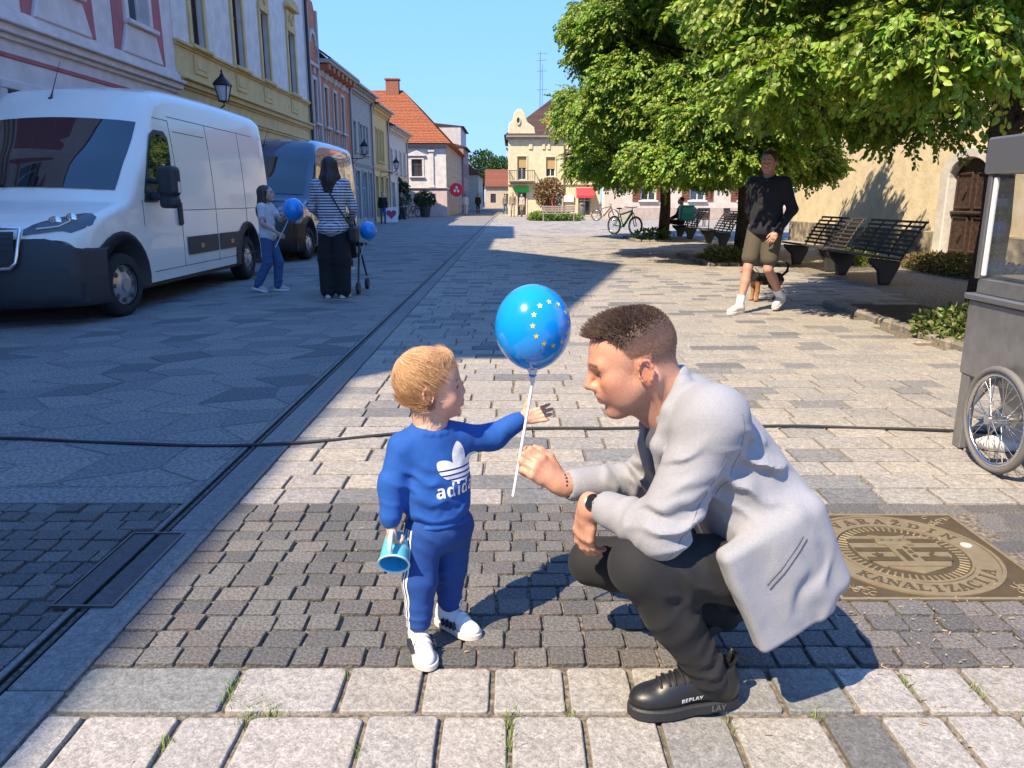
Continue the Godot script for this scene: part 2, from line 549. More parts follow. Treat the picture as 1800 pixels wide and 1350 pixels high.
func build_ground() -> void:
	rng.seed = 11
	var speck := noise_tex("speck", 0.045, 0.60, 1.14, 4, 512, FastNoiseLite.TYPE_VALUE)
	var speck2 := noise_tex("speck2", 0.035, 0.62, 1.1, 5, 512)
	var gb := bump_tex("granite_bump", 0.09, 3.0, 3, 512, FastNoiseLite.TYPE_VALUE)
	var rb := bump_tex("rough_bump", 0.02, 5.0, 5, 512)
	var soil := noise_tex("soil", 0.03, 0.45, 1.25, 5, 512)
	# the sheet under everything: sandy joint filling
	var g := G.new()
	g.quad(Vector3(-260, -0.012, 60), Vector3(260, -0.012, 60), Vector3(260, -0.012, -420), Vector3(-260, -0.012, -420))
	setting("ground", g, mat("joint_sand", Color(0.24, 0.20, 0.15), 0.95, soil, 2.3, rb, 1.0))

	# two foreground rows of big granite slabs
	var bigs := []
	for i in 7: bigs.append(unit_stone(100 + i, 0.07, 0.03, 0.02, 28))
	var big_m := stone_mats("granite_slab", [[0.482, 0.459, 0.42], [0.448, 0.42, 0.375], [0.336, 0.336, 0.325], [0.28, 0.291, 0.28], [0.19, 0.19, 0.185], [0.515, 0.482, 0.437]], speck, 3.1, gb, 0.9)
	var slabs := setting("slab_pavement", null, null)
	var rows := [
		[-1.876, -1.678, [-2.06, -1.78, -1.42, -1.165, -0.735, -0.443, -0.236, -0.053, 0.143, 0.318, 0.512, 0.692, 0.872, 1.05, 1.22, 1.42, 1.62, 1.85, 2.1, 2.35, 2.6, 2.9, 3.15, 3.4, 3.7, 4.0, 4.25, 4.5, 4.8, 5.05], [0, 0, 0, 3, 0, 1, 0, 0, 0, 0, 2, 3, 0, 0, 1, 0, 0, 0]],
		[-1.672, -1.462, [-2.0, -1.7, -1.4, -1.06, -0.82, -0.655, -0.362, -0.175, -0.006, 0.177, 0.36, 0.535, 0.765, 0.91, 1.07, 1.25, 1.5, 1.75, 2.0, 2.3, 2.55, 2.8, 3.1, 3.35, 3.6, 3.9, 4.2, 4.45, 4.7, 5.0], [0, 0, 0, 5, 0, 5, 0, 5, 0, 0, 2, 0, 4, 0, 0, 1, 0, 0]],
		[-1.456, -1.246, [], []], [-1.24, -1.03, [], []], [-1.024, -0.80, [], []], [-0.794, -0.58, [], []], [-0.574, -0.35, [], []], [-0.344, -0.12, [], []], [-0.114, 0.11, [], []], [0.116, 0.34, [], []]]
	for r in rows:
		var xs: Array = r[2]
		if xs.is_empty():
			var x := -1.165
			while x < 5.0:
				xs.append(x); x += rng.randf_range(0.19, 0.32)
		for i in xs.size() - 1:
			if xs[i + 1] < -1.1: continue
			var x0: float = maxf(xs[i], -1.16) + 0.006; var x1: float = xs[i + 1] - 0.006
			var mi: int = r[3][i] if r[3].size() > i else [0, 0, 5, 1, 2][rng.randi() % 5]
			put_stone(slabs, "slab", bigs[rng.randi() % 7], big_m[mi], stone_xf(x0, x1, r[0] + 0.006, r[1] - 0.006, rng.randf_range(-0.002, 0.003), 0.004))

	# cobbles: a band of small dark setts, right and left of the drain
	var smalls := []
	for i in 9: smalls.append(unit_stone(300 + i, 0.06, 0.05, 0.05, 12))
	var sm_cols := [[0.174, 0.168, 0.162], [0.213, 0.207, 0.196], [0.146, 0.146, 0.143], [0.241, 0.224, 0.207], [0.19, 0.174, 0.162]]
	var sm_m := stone_mats("cobble", sm_cols, speck2, 4.7, rb, 1.6)
	var stuff_m := mat("cobble_stuff", Color.WHITE, 0.85, speck2, 4.7, rb, 1.6)
	for side in 2:
		var par := setting("cobble_pavement", null, null)
		var rest := G.new()
		var cnt := 0
		var z := -1.882
		var list := []
		for k in 13:
			var zr := -1.882 - 1.158 * k / 13.0; var zf := -1.882 - 1.158 * (k + 1) / 13.0
			var x := -1.165 if side == 0 else -4.2
			var xe := 5.0 if side == 0 else -1.395
			if k % 2 == 1: x += 0.0
			while x < xe - 0.05:
				var w := rng.randf_range(0.088, 0.128)
				if x + w > xe - 0.03: w = xe - x
				list.append([x + 0.003, x + w - 0.003, zf + 0.002, zr - 0.002])
				x += w
		if side == 1:   # the dark setts go on towards the viewer on the left
			for k in 20:
				var zr := -1.882 + 0.089 * (k + 1)
				var x := -4.2
				while x < -1.42:
					var w := rng.randf_range(0.088, 0.128)
					if x + w > -1.425: w = -1.395 - x
					list.append([x + 0.003, x + w - 0.003, zr - 0.089 + 0.002, zr - 0.002])
					x += w
		list.sort_custom(func(a, b): return absf(a[0] + 0.1) + absf(a[2] + 2.2) * 0.8 < absf(b[0] + 0.1) + absf(b[2] + 2.2) * 0.8)
		for q in list:
			if side == 0 and q[1] > 1.06 and q[0] < 1.79 and q[2] < -2.24 and q[3] > -2.93:
				continue
			if side == 1 and q[1] > -1.46 and q[2] < -2.19 and q[3] > -2.74: q[1] = -1.465
			if q[1] - q[0] < 0.02: continue
			var xf := stone_xf(q[0], q[1], q[2], q[3], rng.randf_range(-0.004, 0.004), 0.022)
			if q[0] > 1.1: xf.origin.y -= 0.002
			var mi := rng.randi() % 5
			cnt += 1
			if cnt <= 300: put_stone(par, "cobble", smalls[rng.randi() % 9], sm_m[mi], xf)
			else: merge_stone(rest, smalls[rng.randi() % 9], xf, Color(sm_cols[mi][0], sm_cols[mi][1], sm_cols[mi][2]))
		if cnt > 300:
			var o := part(par, "cobble_field", rest, stuff_m); o.set_meta("kind", "stuff")

	# slab strip with the slot drain
	var kerb := setting("drain_kerb", null, null)
	var km := stone_mats("kerb_stone", [[0.312, 0.299, 0.28], [0.28, 0.273, 0.26], [0.338, 0.325, 0.299]], speck, 2.7, gb, 0.5)
	var zz := 1.2
	var ki := 0
	var far_kerb := G.new()
	while zz > -64.0:
		var l := rng.randf_range(0.92, 1.06)
		var gk := G.new()
		gk.box(Vector3(-1.25, -0.03, zz - l / 2), Vector3(0.158, 0.06, l - 0.006), Basis(), 0.004)
		gk.box(Vector3(-1.383, -0.03, zz - l / 2), Vector3(0.024, 0.06, l - 0.006), Basis(), 0.003)
		if zz > -22.0: part(kerb, "kerb_slab", gk, km[ki % 3])
		else: far_kerb.add(gk)
		zz -= l; ki += 1
	part(kerb, "kerb_run", far_kerb, km[0]).set_meta("kind", "stuff")
	var dm := metal("drain_steel", Color(0.10, 0.105, 0.11), 0.5)
	var gd := G.new()
	for s in [-1, 1]: gd.box(Vector3(-1.35 + s * 0.0165, -0.012, -31.0), Vector3(0.005, 0.028, 64.0))
	gd.box(Vector3(-1.35, -0.05, -31.0), Vector3(0.03, 0.01, 64.0))
	solo("slot_drain", "long narrow steel slot drain running along the street between paving fields", "drain", gd, dm)
	var cov := thing("drain_cover", "dark rectangular drain access cover set across the slot drain", "cover", Vector3(-1.355, 0, -2.46))
	g = G.new()
	for s in [-1, 1]: g.box(Vector3(s * 0.096, 0.003, 0), Vector3(0.008, 0.012, 0.55))
	for s in [-1, 1]: g.box(Vector3(0, 0.003, s * 0.272), Vector3(0.184, 0.012, 0.008))
	part(cov, "frame", g, metal("cover_edge", Color(0.22, 0.225, 0.23), 0.42))
	for s in [-1, 1]: part(cov, "plate", G.new().box(Vector3(s * 0.051, 0.002, 0), Vector3(0.080, 0.006, 0.532), Basis(), 0.002), mat("cover_plate", Color(0.11, 0.11, 0.115), 0.6, speck, 3.0, gb, 0.5))

	# light block paving of the street
	var meds := []
	for i in 9: meds.append(unit_stone(500 + i, 0.05, 0.03, 0.025, 16, 0.03))
	var fars := []
	for i in 4: fars.append(unit_stone(600 + i, 0.05, 0.035, 0.03, 8, 0.03))
	var md_cols := [[0.448, 0.42, 0.37], [0.487, 0.448, 0.392], [0.403, 0.381, 0.347], [0.302, 0.297, 0.286], [0.235, 0.235, 0.23], [0.515, 0.465, 0.386], [0.448, 0.414, 0.37], [0.476, 0.437, 0.375]]
	var md_m := stone_mats("paving_block", md_cols, speck, 2.3, gb, 0.9)
	var md_stuff := mat("paving_stuff", Color.WHITE, 0.85, speck, 2.3, gb, 0.9)
	var pave := setting("block_pavement", null, null)
	var rest := G.new()
	var z1 := -3.046
	var n := 0
	while z1 > -72.0:
		var dz := rng.randf_range(0.172, 0.205)
		if z1 < -24.0: dz = 0.3
		var xe := minf(5.0, 5.0 if z1 > -20.0 else 7.6) if z1 > -42 else 9.0
		if z1 < -20.0: xe = maxf(xe, 7.6)
		var x := -1.165 + rng.randf_range(-0.1, 0.0)
		while x < xe:
			var w := rng.randf_range(0.2, 0.36)
			if z1 < -24.0: w *= 1.7
			var x0 := maxf(x, -1.162) + 0.005; var x1 := x + w - 0.005
			x += w
			if x1 - x0 < 0.07: continue
			var inpit := false
			for tz in [-8.0, -16.6, -25.3]:
				if x1 > 3.86 and (x0 + x1) / 2 < 6.2 and z1 - dz / 2 < tz + 1.55 and z1 - dz / 2 > tz - 1.35: inpit = true
			if inpit: continue
			var mi := rng.randi() % 8
			if mi == 4 and rng.randf() < 0.4: mi = 0
			var xf := stone_xf(x0, x1, z1 - dz + 0.005, z1 - 0.005, rng.randf_range(-0.003, 0.003), 0.006)
			n += 1
			if n <= 300: put_stone(pave, "paving_block", meds[rng.randi() % 9], md_m[mi], xf)
			else: merge_stone(rest, (meds[rng.randi() % 9] if z1 > -9.0 else fars[rng.randi() % 4]), xf, Color(md_cols[mi][0], md_cols[mi][1], md_cols[mi][2]))
		z1 -= dz
	part(pave, "block_field", rest, md_stuff).set_meta("kind", "stuff")

	# irregular flagstones left of the drain
	var fl_cols := [[0.35, 0.336, 0.315], [0.378, 0.357, 0.329], [0.322, 0.315, 0.301], [0.287, 0.28, 0.273], [0.205, 0.205, 0.208], [0.399, 0.371, 0.329]]
	var fl_m := stone_mats("flagstone", fl_cols, speck2, 2.1, gb, 0.7)
	var flag := setting("flagstone_pavement", null, null)
	var bed := G.new()
	bed.quad(Vector3(-7.4, -0.0035, -3.05), Vector3(-1.397, -0.0035, -3.05), Vector3(-1.397, -0.0035, -64), Vector3(-7.4, -0.0035, -64))
	part(flag, "mortar", bed, mat("mortar", Color(0.30, 0.28, 0.25), 0.9, soil, 3.0, rb, 0.6))
	var frest := G.new()
	var zone := PackedVector2Array([Vector2(-7.4, -3.24), Vector2(-1.4, -3.24), Vector2(-1.4, -64), Vector2(-7.4, -64)])
	var fcount := 0
	var x := -7.4
	while x < -1.45:
		var w := minf(rng.randf_range(0.3, 0.5), -1.4 - x)
		if w < 0.06: break
		put_stone(flag, "flagstone", meds[rng.randi() % 9], fl_m[rng.randi() % 4], stone_xf(x + 0.005, x + w - 0.005, -3.23, -3.05, 0.0, 0.002))
		x += w
	var rot := Basis(Vector3.UP, deg_to_rad(24))
	var pieces := []
	var su := 0.36; var sv := 0.30
	for i in range(-60, 190):
		for j in range(-190, 60):
			var cs := []
			for q in [[0, 0], [1, 0], [1, 1], [0, 1]]:
				var a: int = i + q[0]; var b: int = j + q[1]
				var hsh := hash(Vector2i(a, b))
				var jx := ((hsh % 1000) / 1000.0 - 0.5) * 0.15; var jz := (((hsh / 1000) % 1000) / 1000.0 - 0.5) * 0.13
				var shift := 0.5 * su if posmod(b, 2) == 1 else 0.0
				var w := rot * Vector3(a * su + shift + jx, 0, b * sv + jz)
				cs.append(Vector2(w.x - 2.0, w.z - 4.0))
			var m: Vector2 = (cs[0] + cs[2]) * 0.5
			if m.x < -7.6 or m.x > -1.2 or m.y > -3.1 or m.y < -48.0: continue
			pieces.append([m, PackedVector2Array(cs), hash(Vector2i(i * 7, j * 13)) % 100])
	pieces.sort_custom(func(a, b): return a[0].y - a[0].x * 0.0 > b[0].y - b[0].x * 0.0)
	for p in pieces:
		var pl: PackedVector2Array = p[1]
		var sh := Geometry2D.offset_polygon(pl, -0.006)
		if sh.is_empty(): continue
		var cl := Geometry2D.intersect_polygons(sh[0], zone)
		if cl.is_empty() or cl[0].size() < 3: continue
		var k: int = p[2]
		var mi := 4 if k < 9 else k % 4 if k < 92 else 5
		var fg := G.new()
		if fcount >= 300: fg = frest; fg.col = Color(fl_cols[mi][0], fl_cols[mi][1], fl_cols[mi][2])
		fg.extr(cl[0], 0.02, Transform3D(Basis(Vector3.RIGHT, PI / 2), Vector3(0, -0.01 + ((k * 37) % 11) * 0.00025, 0)), 0.0025)
		if fcount < 300: part(flag, "flagstone", fg, fl_m[mi])
		fcount += 1
	part(flag, "flagstone_field", frest, mat("flag_stuff", Color.WHITE, 0.85, speck2, 2.1, gb, 0.7)).set_meta("kind", "stuff")

	# earth and light path right of the trees
	g = G.new()
	g.quad(Vector3(5.0, -0.006, 4), Vector3(22, -0.006, 4), Vector3(22, -0.006, -30), Vector3(5.0, -0.006, -30))
	setting("path", g, mat("gravel_path", Color(0.30, 0.265, 0.21), 0.95, soil, 1.3, rb, 1.4))
	g = G.new()
	g.quad(Vector3(5.9, -0.002, -19.6), Vector3(22, -0.002, -19.6), Vector3(22, -0.002, -52), Vector3(5.9, -0.002, -52))
	setting("cafe_terrace_floor", g, mat("terrace", Color(0.44, 0.40, 0.34), 0.9, speck, 0.9, rb, 0.5))

	# black cable across the street
	var pts := []
	var cp := [Vector2(-7.2, -4.3), Vector2(-4.2, -4.0), Vector2(-2.741, -3.928), Vector2(-1.777, -3.811), Vector2(-1.19, -3.83), Vector2(-0.621, -4.01), Vector2(0, -4.095), Vector2(0.636, -4.116), Vector2(1.602, -4.15), Vector2(2.451, -4.062), Vector2(3.4, -4.0), Vector2(4.6, -4.3)]
	for i in range(1, cp.size() - 2):
		for k in 8:
			var p: Vector2 = cp[i].cubic_interpolate(cp[i + 1], cp[i - 1], cp[i + 2], k / 8.0)
			pts.append(Vector3(p.x, 0.0095 + 0.002 * sin(p.x * 9.0), p.y))
	solo("cable", "black power cable lying across the whole street", "cable", G.new().tube(pts, 0.0085, 8), mat("cable_rubber", Color(0.025, 0.025, 0.027), 0.55))

	# tufts of grass in the joints
	g = G.new()
	var spots := [[-0.735, -1.78, 0.07, 45], [-0.72, -1.73, 0.05, 30], [-0.655, -1.675, 0.10, 70], [-0.6, -1.675, 0.06, 40], [-0.82, -1.56, 0.06, 35], [-0.362, -1.55, 0.05, 28], [-0.006, -1.56, 0.08, 60], [-0.006, -1.63, 0.05, 40], [0.0, -1.676, 0.05, 30], [0.143, -1.68, 0.03, 16], [0.318, -1.80, 0.03, 12], [0.535, -1.62, 0.05, 20], [0.765, -1.675, 0.05, 26], [1.05, -1.8, 0.05, 20], [1.22, -1.76, 0.08, 40], [1.30, -1.675, 0.08, 40], [-0.443, -1.84, 0.02, 14], [-0.9, -3.3, 0.05, 20], [-0.62, -3.6, 0.05, 24], [-0.3, -4.6, 0.05, 20], [0.3, -5.2, 0.06, 20], [-0.5, -5.5, 0.06, 20], [1.2, -5.4, 0.1, 30], [1.6, -3.3, 0.05, 14], [2.0, -6.2, 0.1, 24]]
	for s in spots:
		for k in s[3]:
			var p := Vector3(s[0] + rng.randfn(0, 0.006 + s[2] * 0.12), -0.012, s[1] + rng.randfn(0, s[2] * 0.35))
			var a := rng.randf() * TAU
			var h := rng.randf_range(0.012, 0.032)
			var lean := Vector3(cos(a), 0, sin(a)) * h * rng.randf_range(0.2, 0.9)
			var w := Vector3(-sin(a), 0, cos(a)) * rng.randf_range(0.0008, 0.0017)
			var t := rng.randf()
			g.col = Color(0.10 + 0.10 * t, 0.19 + 0.05 * t, 0.035 + 0.02 * t)
			g.quad(p - w, p + w, p + w * 0.7 + lean * 0.4 + Vector3.UP * h * 0.6, p - w * 0.7 + lean * 0.4 + Vector3.UP * h * 0.6)
			g.tri(p - w * 0.7 + lean * 0.4 + Vector3.UP * h * 0.6, p + w * 0.7 + lean * 0.4 + Vector3.UP * h * 0.6, p + lean + Vector3.UP * h)
	var gr := solo("grass", "small tufts of green grass growing in the paving joints", "grass", g, mat("grass_blade", Color.WHITE, 0.7))
	gr.set_meta("kind", "stuff")

	# dry straw and crumbs in the joints on the right, and a scrap of orange plastic
	g = G.new()
	rng.seed = 44
	for k in 260:
		var p := Vector3(rng.randf_range(0.95, 2.1), 0.004, rng.randf_range(-2.25, -1.5))
		if rng.randf() < 0.35: p = Vector3(rng.randf_range(-0.9, 2.5), 0.004, rng.randf_range(-6.0, -1.5))
		var a := rng.randf() * TAU
		var l := rng.randf_range(0.004, 0.02)
		var c := rng.randf()
		g.col = Color(0.30 + 0.15 * c, 0.24 + 0.11 * c, 0.15 + 0.07 * c)
		g.box(p, Vector3(l, 0.002, rng.randf_range(0.0012, 0.004)), Basis(Vector3.UP, a))
	var st := solo("straw_litter", "dry straw bits and crumbs scattered over the paving", "litter", g, mat("straw", Color.WHITE, 0.9))
	st.set_meta("kind", "stuff")
	g = G.new().extr(PackedVector2Array([Vector2(-0.022, -0.004), Vector2(0.0, -0.005), Vector2(0.022, -0.014), Vector2(0.024, 0.012), Vector2(0.004, 0.005), Vector2(-0.02, 0.002)]), 0.003, Transform3D(Basis(Vector3.RIGHT, -PI / 2 + 0.2), Vector3(0, 0.008, 0)))
	solo("plastic_scrap", "small orange plastic scrap on the shaded cobbles under the blazer", "scrap", g, mat("orange_plastic", Color(0.6, 0.1, 0.04), 0.5), Vector3(0.865, 0.0, -2.1))

# ---------------------------------------------------------------- houses. Local axes: x along the facade, y up, z out to the street
func facade(g: G, w: float, h: float, opens: Array, rev := 0.2, y0 := 0.0, z := 0.0) -> void:
	var xs := [0.0, w]; var ys := [y0, h]
	for o in opens:
		for q in [o[0], o[0] + o[2]]: if not xs.has(q): xs.append(q)
		for q in [o[1], o[1] + o[3]]: if not ys.has(q): ys.append(q)
	xs.sort(); ys.sort()
	for i in xs.size() - 1:
		for j in ys.size() - 1:
			var cx: float = (xs[i] + xs[i + 1]) / 2; var cy: float = (ys[j] + ys[j + 1]) / 2
			var hole := false
			for o in opens:
				if cx > o[0] and cx < o[0] + o[2] and cy > o[1] and cy < o[1] + o[3]: hole = true
			if not hole: g.quad(Vector3(xs[i], ys[j], z), Vector3(xs[i + 1], ys[j], z), Vector3(xs[i + 1], ys[j + 1], z), Vector3(xs[i], ys[j + 1], z))
	for o in opens:
		var a := Vector3(o[0], o[1], z); var b := Vector3(o[0] + o[2], o[1], z); var c := Vector3(o[0] + o[2], o[1] + o[3], z); var d := Vector3(o[0], o[1] + o[3], z)
		var k := Vector3(0, 0, -rev)
		g.quad(a, a + k, b + k, b) if false else g.quad(b, b + k, a + k, a)
		g.quad(a, a + k, d + k, d); g.quad(d, d + k, c + k, c); g.quad(c, c + k, b + k, b)

func shell(g: G, w: float, h: float, dep: float) -> void:   # sides, back and lid of a house
	g.quad(Vector3(0, 0, -dep), Vector3(0, 0, 0), Vector3(0, h, 0), Vector3(0, h, -dep))
	g.quad(Vector3(w, 0, 0), Vector3(w, 0, -dep), Vector3(w, h, -dep), Vector3(w, h, 0))
	g.quad(Vector3(w, 0, -dep), Vector3(0, 0, -dep), Vector3(0, h, -dep), Vector3(w, h, -dep))
	g.quad(Vector3(0, h, 0), Vector3(w, h, 0), Vector3(w, h, -dep), Vector3(0, h, -dep))

# a window part: frame, with pane, sill and surround below it
func win(par: Node, o: Array, fm: Material, pm: Material, rev := 0.14, trim: Material = null, tw := 0.12, cols := 2, sill := true, bars := [0.66]) -> MeshInstance3D:
	var x: float = o[0]; var y: float = o[1]; var w: float = o[2]; var h: float = o[3]
	var g := G.new()
	var t := 0.055
	for s in [0.0, 1.0]:
		g.box(Vector3(x + t / 2 + s * (w - t), y + h / 2, -rev), Vector3(t, h, 0.06))
		g.box(Vector3(x + w / 2, y + t / 2 + s * (h - t), -rev), Vector3(w - 2 * t, t, 0.06))
	for i in range(1, cols): g.box(Vector3(x + w * i / cols, y + h / 2, -rev + 0.004), Vector3(t, h - 2 * t, 0.06))
	for b in bars: g.box(Vector3(x + w / 2, y + h * b, -rev + 0.007), Vector3(w - 2 * t, t * 0.9, 0.06))
	var f := part(par, "window", g, fm)
	g = G.new()
	g.quad(Vector3(x, y, -rev - 0.01), Vector3(x + w, y, -rev - 0.01), Vector3(x + w, y + h, -rev - 0.01), Vector3(x, y + h, -rev - 0.01))
	part(f, "pane", g, pm)
	if sill: part(f, "sill", G.new().box(Vector3(x + w / 2, y - 0.05, 0.05), Vector3(w + tw * 2 + 0.1, 0.09, 0.22), Basis(), 0.015), trim if trim else fm)
	if trim:
		g = G.new()
		for s in [0.0, 1.0]: g.box(Vector3(x - tw / 2 + s * (w + tw), y + h / 2, 0.02), Vector3(tw, h, 0.07), Basis(), 0.012)
		g.box(Vector3(x + w / 2, y + h + tw / 2, 0.025), Vector3(w + 2 * tw, tw, 0.08), Basis(), 0.012)
		part(f, "surround", g, trim)
	return f

func band(par: Node, nm: String, x0: float, x1: float, y: float, hs: Array, m: Material) -> void:
	# stepped moulding: list of [height, projection] from the bottom up
	var g := G.new()
	var yy := y
	for q in hs:
		g.box(Vector3((x0 + x1) / 2, yy + q[0] / 2, q[1] / 2 - 0.01), Vector3(x1 - x0, q[0], q[1] + 0.02), Basis(), minf(0.012, q[0] * 0.3))
		yy += q[0]
	part(par, nm, g, m)

# roof slope between the eave line a-b and the ridge line c-d (a under d), laid in courses
func slope(g: G, a: Vector3, b: Vector3, c: Vector3, d: Vector3, course := 0.28, step := 0.03) -> void:
	var n := maxi(2, int((a.distance_to(d) + b.distance_to(c)) * 0.5 / course))
	var up := (b - a).cross(d - a).normalized() * step
	for i in n:
		var f0 := float(i) / n; var f1 := float(i + 1) / n
		var p0 := a.lerp(d, f0) + up; var p1 := b.lerp(c, f0) + up
		var q0 := a.lerp(d, f1); var q1 := b.lerp(c, f1)
		var sh := (i * 7919 % 13) / 13.0
		g.col = Color(0.86 + 0.2 * sh, 0.86 + 0.17 * sh, 0.86 + 0.14 * sh)
		g.quad(p0, p1, q1, q0)
		g.quad(p0 - up, p1 - up, p1, p0)
	g.col = Color.WHITE

func gable_roof(par: Node, w: float, dep: float, eave: float, rise: float, m: Material, over := 0.35, hip0 := 0.0, hip1 := 0.0) -> MeshInstance3D:
	var g := G.new()
	var y := eave + 0.02
	var a := Vector3(-0.05, y, over); var b := Vector3(w + 0.05, y, over); var e := Vector3(-0.05, y, -dep - over); var f := Vector3(w + 0.05, y, -dep - over)
	var r0 := Vector3(hip0 - 0.05, y + rise, -dep / 2); var r1 := Vector3(w + 0.05 - hip1, y + rise, -dep / 2)
	slope(g, a, b, r1, r0); slope(g, f, e, r0, r1)
	slope(g, e, a, r0, r0 + Vector3(0, 0.001, 0)); slope(g, b, f, r1, r1 + Vector3(0, 0.001, 0))
	g.quad(e, f, b, a)
	return part(par, "roof", g, m)

func gutter(par: Node, w: float, y: float, z: float) -> void:
	part(par, "gutter", G.new().tube([Vector3(-0.05, y, z), Vector3(w + 0.05, y, z)], 0.07, 8), metal("zinc", Color(0.30, 0.31, 0.32), 0.45))

func spout(par: Node, x: float, y: float, m: Material) -> void:
	part(par, "downspout", G.new().tube([Vector3(x, 0.05, 0.09), Vector3(x, y - 0.45, 0.09), Vector3(x, y - 0.15, 0.2), Vector3(x, y, 0.3)], 0.055, 8), m)

func wall_lamp(pos: Vector3, label: String, arm: float) -> void:
	var iron := metal("lamp_iron", Color(0.02, 0.02, 0.022), 0.5, 0.6)
	var t := thing("street_lantern", label, "lantern", pos, PI / 2, "wall lanterns along the house row")
	var g := G.new()
	g.tube([Vector3(0, -0.42, -arm), Vector3(0, -0.42, -0.12), Vector3(0, -0.34, 0), Vector3(0, -0.26, 0)], 0.018, 6)
	g.tube([Vector3(0, -0.75, -arm), Vector3(0, -0.62, -arm * 0.55), Vector3(0, -0.44, -arm * 0.35)], 0.012, 6)
	g.box(Vector3(0, -0.55, -arm + 0.005), Vector3(0.08, 0.42, 0.02))
	part(t, "bracket", g, iron)
	g = G.new()
	for k in 4:
		var a := PI / 4 + PI / 2 * k
		var d := Vector3(cos(a), 0, sin(a))
		g.tube([d * 0.115 + Vector3.UP * -0.24, d * 0.205 + Vector3.UP * 0.1], 0.011, 5)
	g.box(Vector3(0, -0.25, 0), Vector3(0.19, 0.025, 0.19)); g.box(Vector3(0, 0.1, 0), Vector3(0.33, 0.03, 0.33))
	part(t, "frame", g, iron)
	part(t, "cap", G.new().lathe([Vector2(0.25, 0.11), Vector2(0.17, 0.2), Vector2(0.06, 0.3), Vector2(0.045, 0.35), Vector2(0.02, 0.37), Vector2(0.03, 0.41), Vector2(0.0, 0.46)], 4, Transform3D(Basis(Vector3.UP, PI / 4), Vector3.ZERO), false), iron)
	g = G.new()
	g.lathe([Vector2(0.105, -0.235), Vector2(0.195, 0.085)], 4, Transform3D(Basis(Vector3.UP, PI / 4), Vector3.ZERO), false)
	part(t, "glazing", g, mat("lantern_glass", Color(0.62, 0.66, 0.7), 0.25))

func plaster(key: String, r: float, g: float, b: float) -> StandardMaterial3D:
	return mat(key, Color(r, g, b), 0.9, noise_tex("plaster", 0.012, 0.93, 1.06, 6, 512), 0.33, bump_tex("plaster_bump", 0.05, 2.0, 4), 0.35)

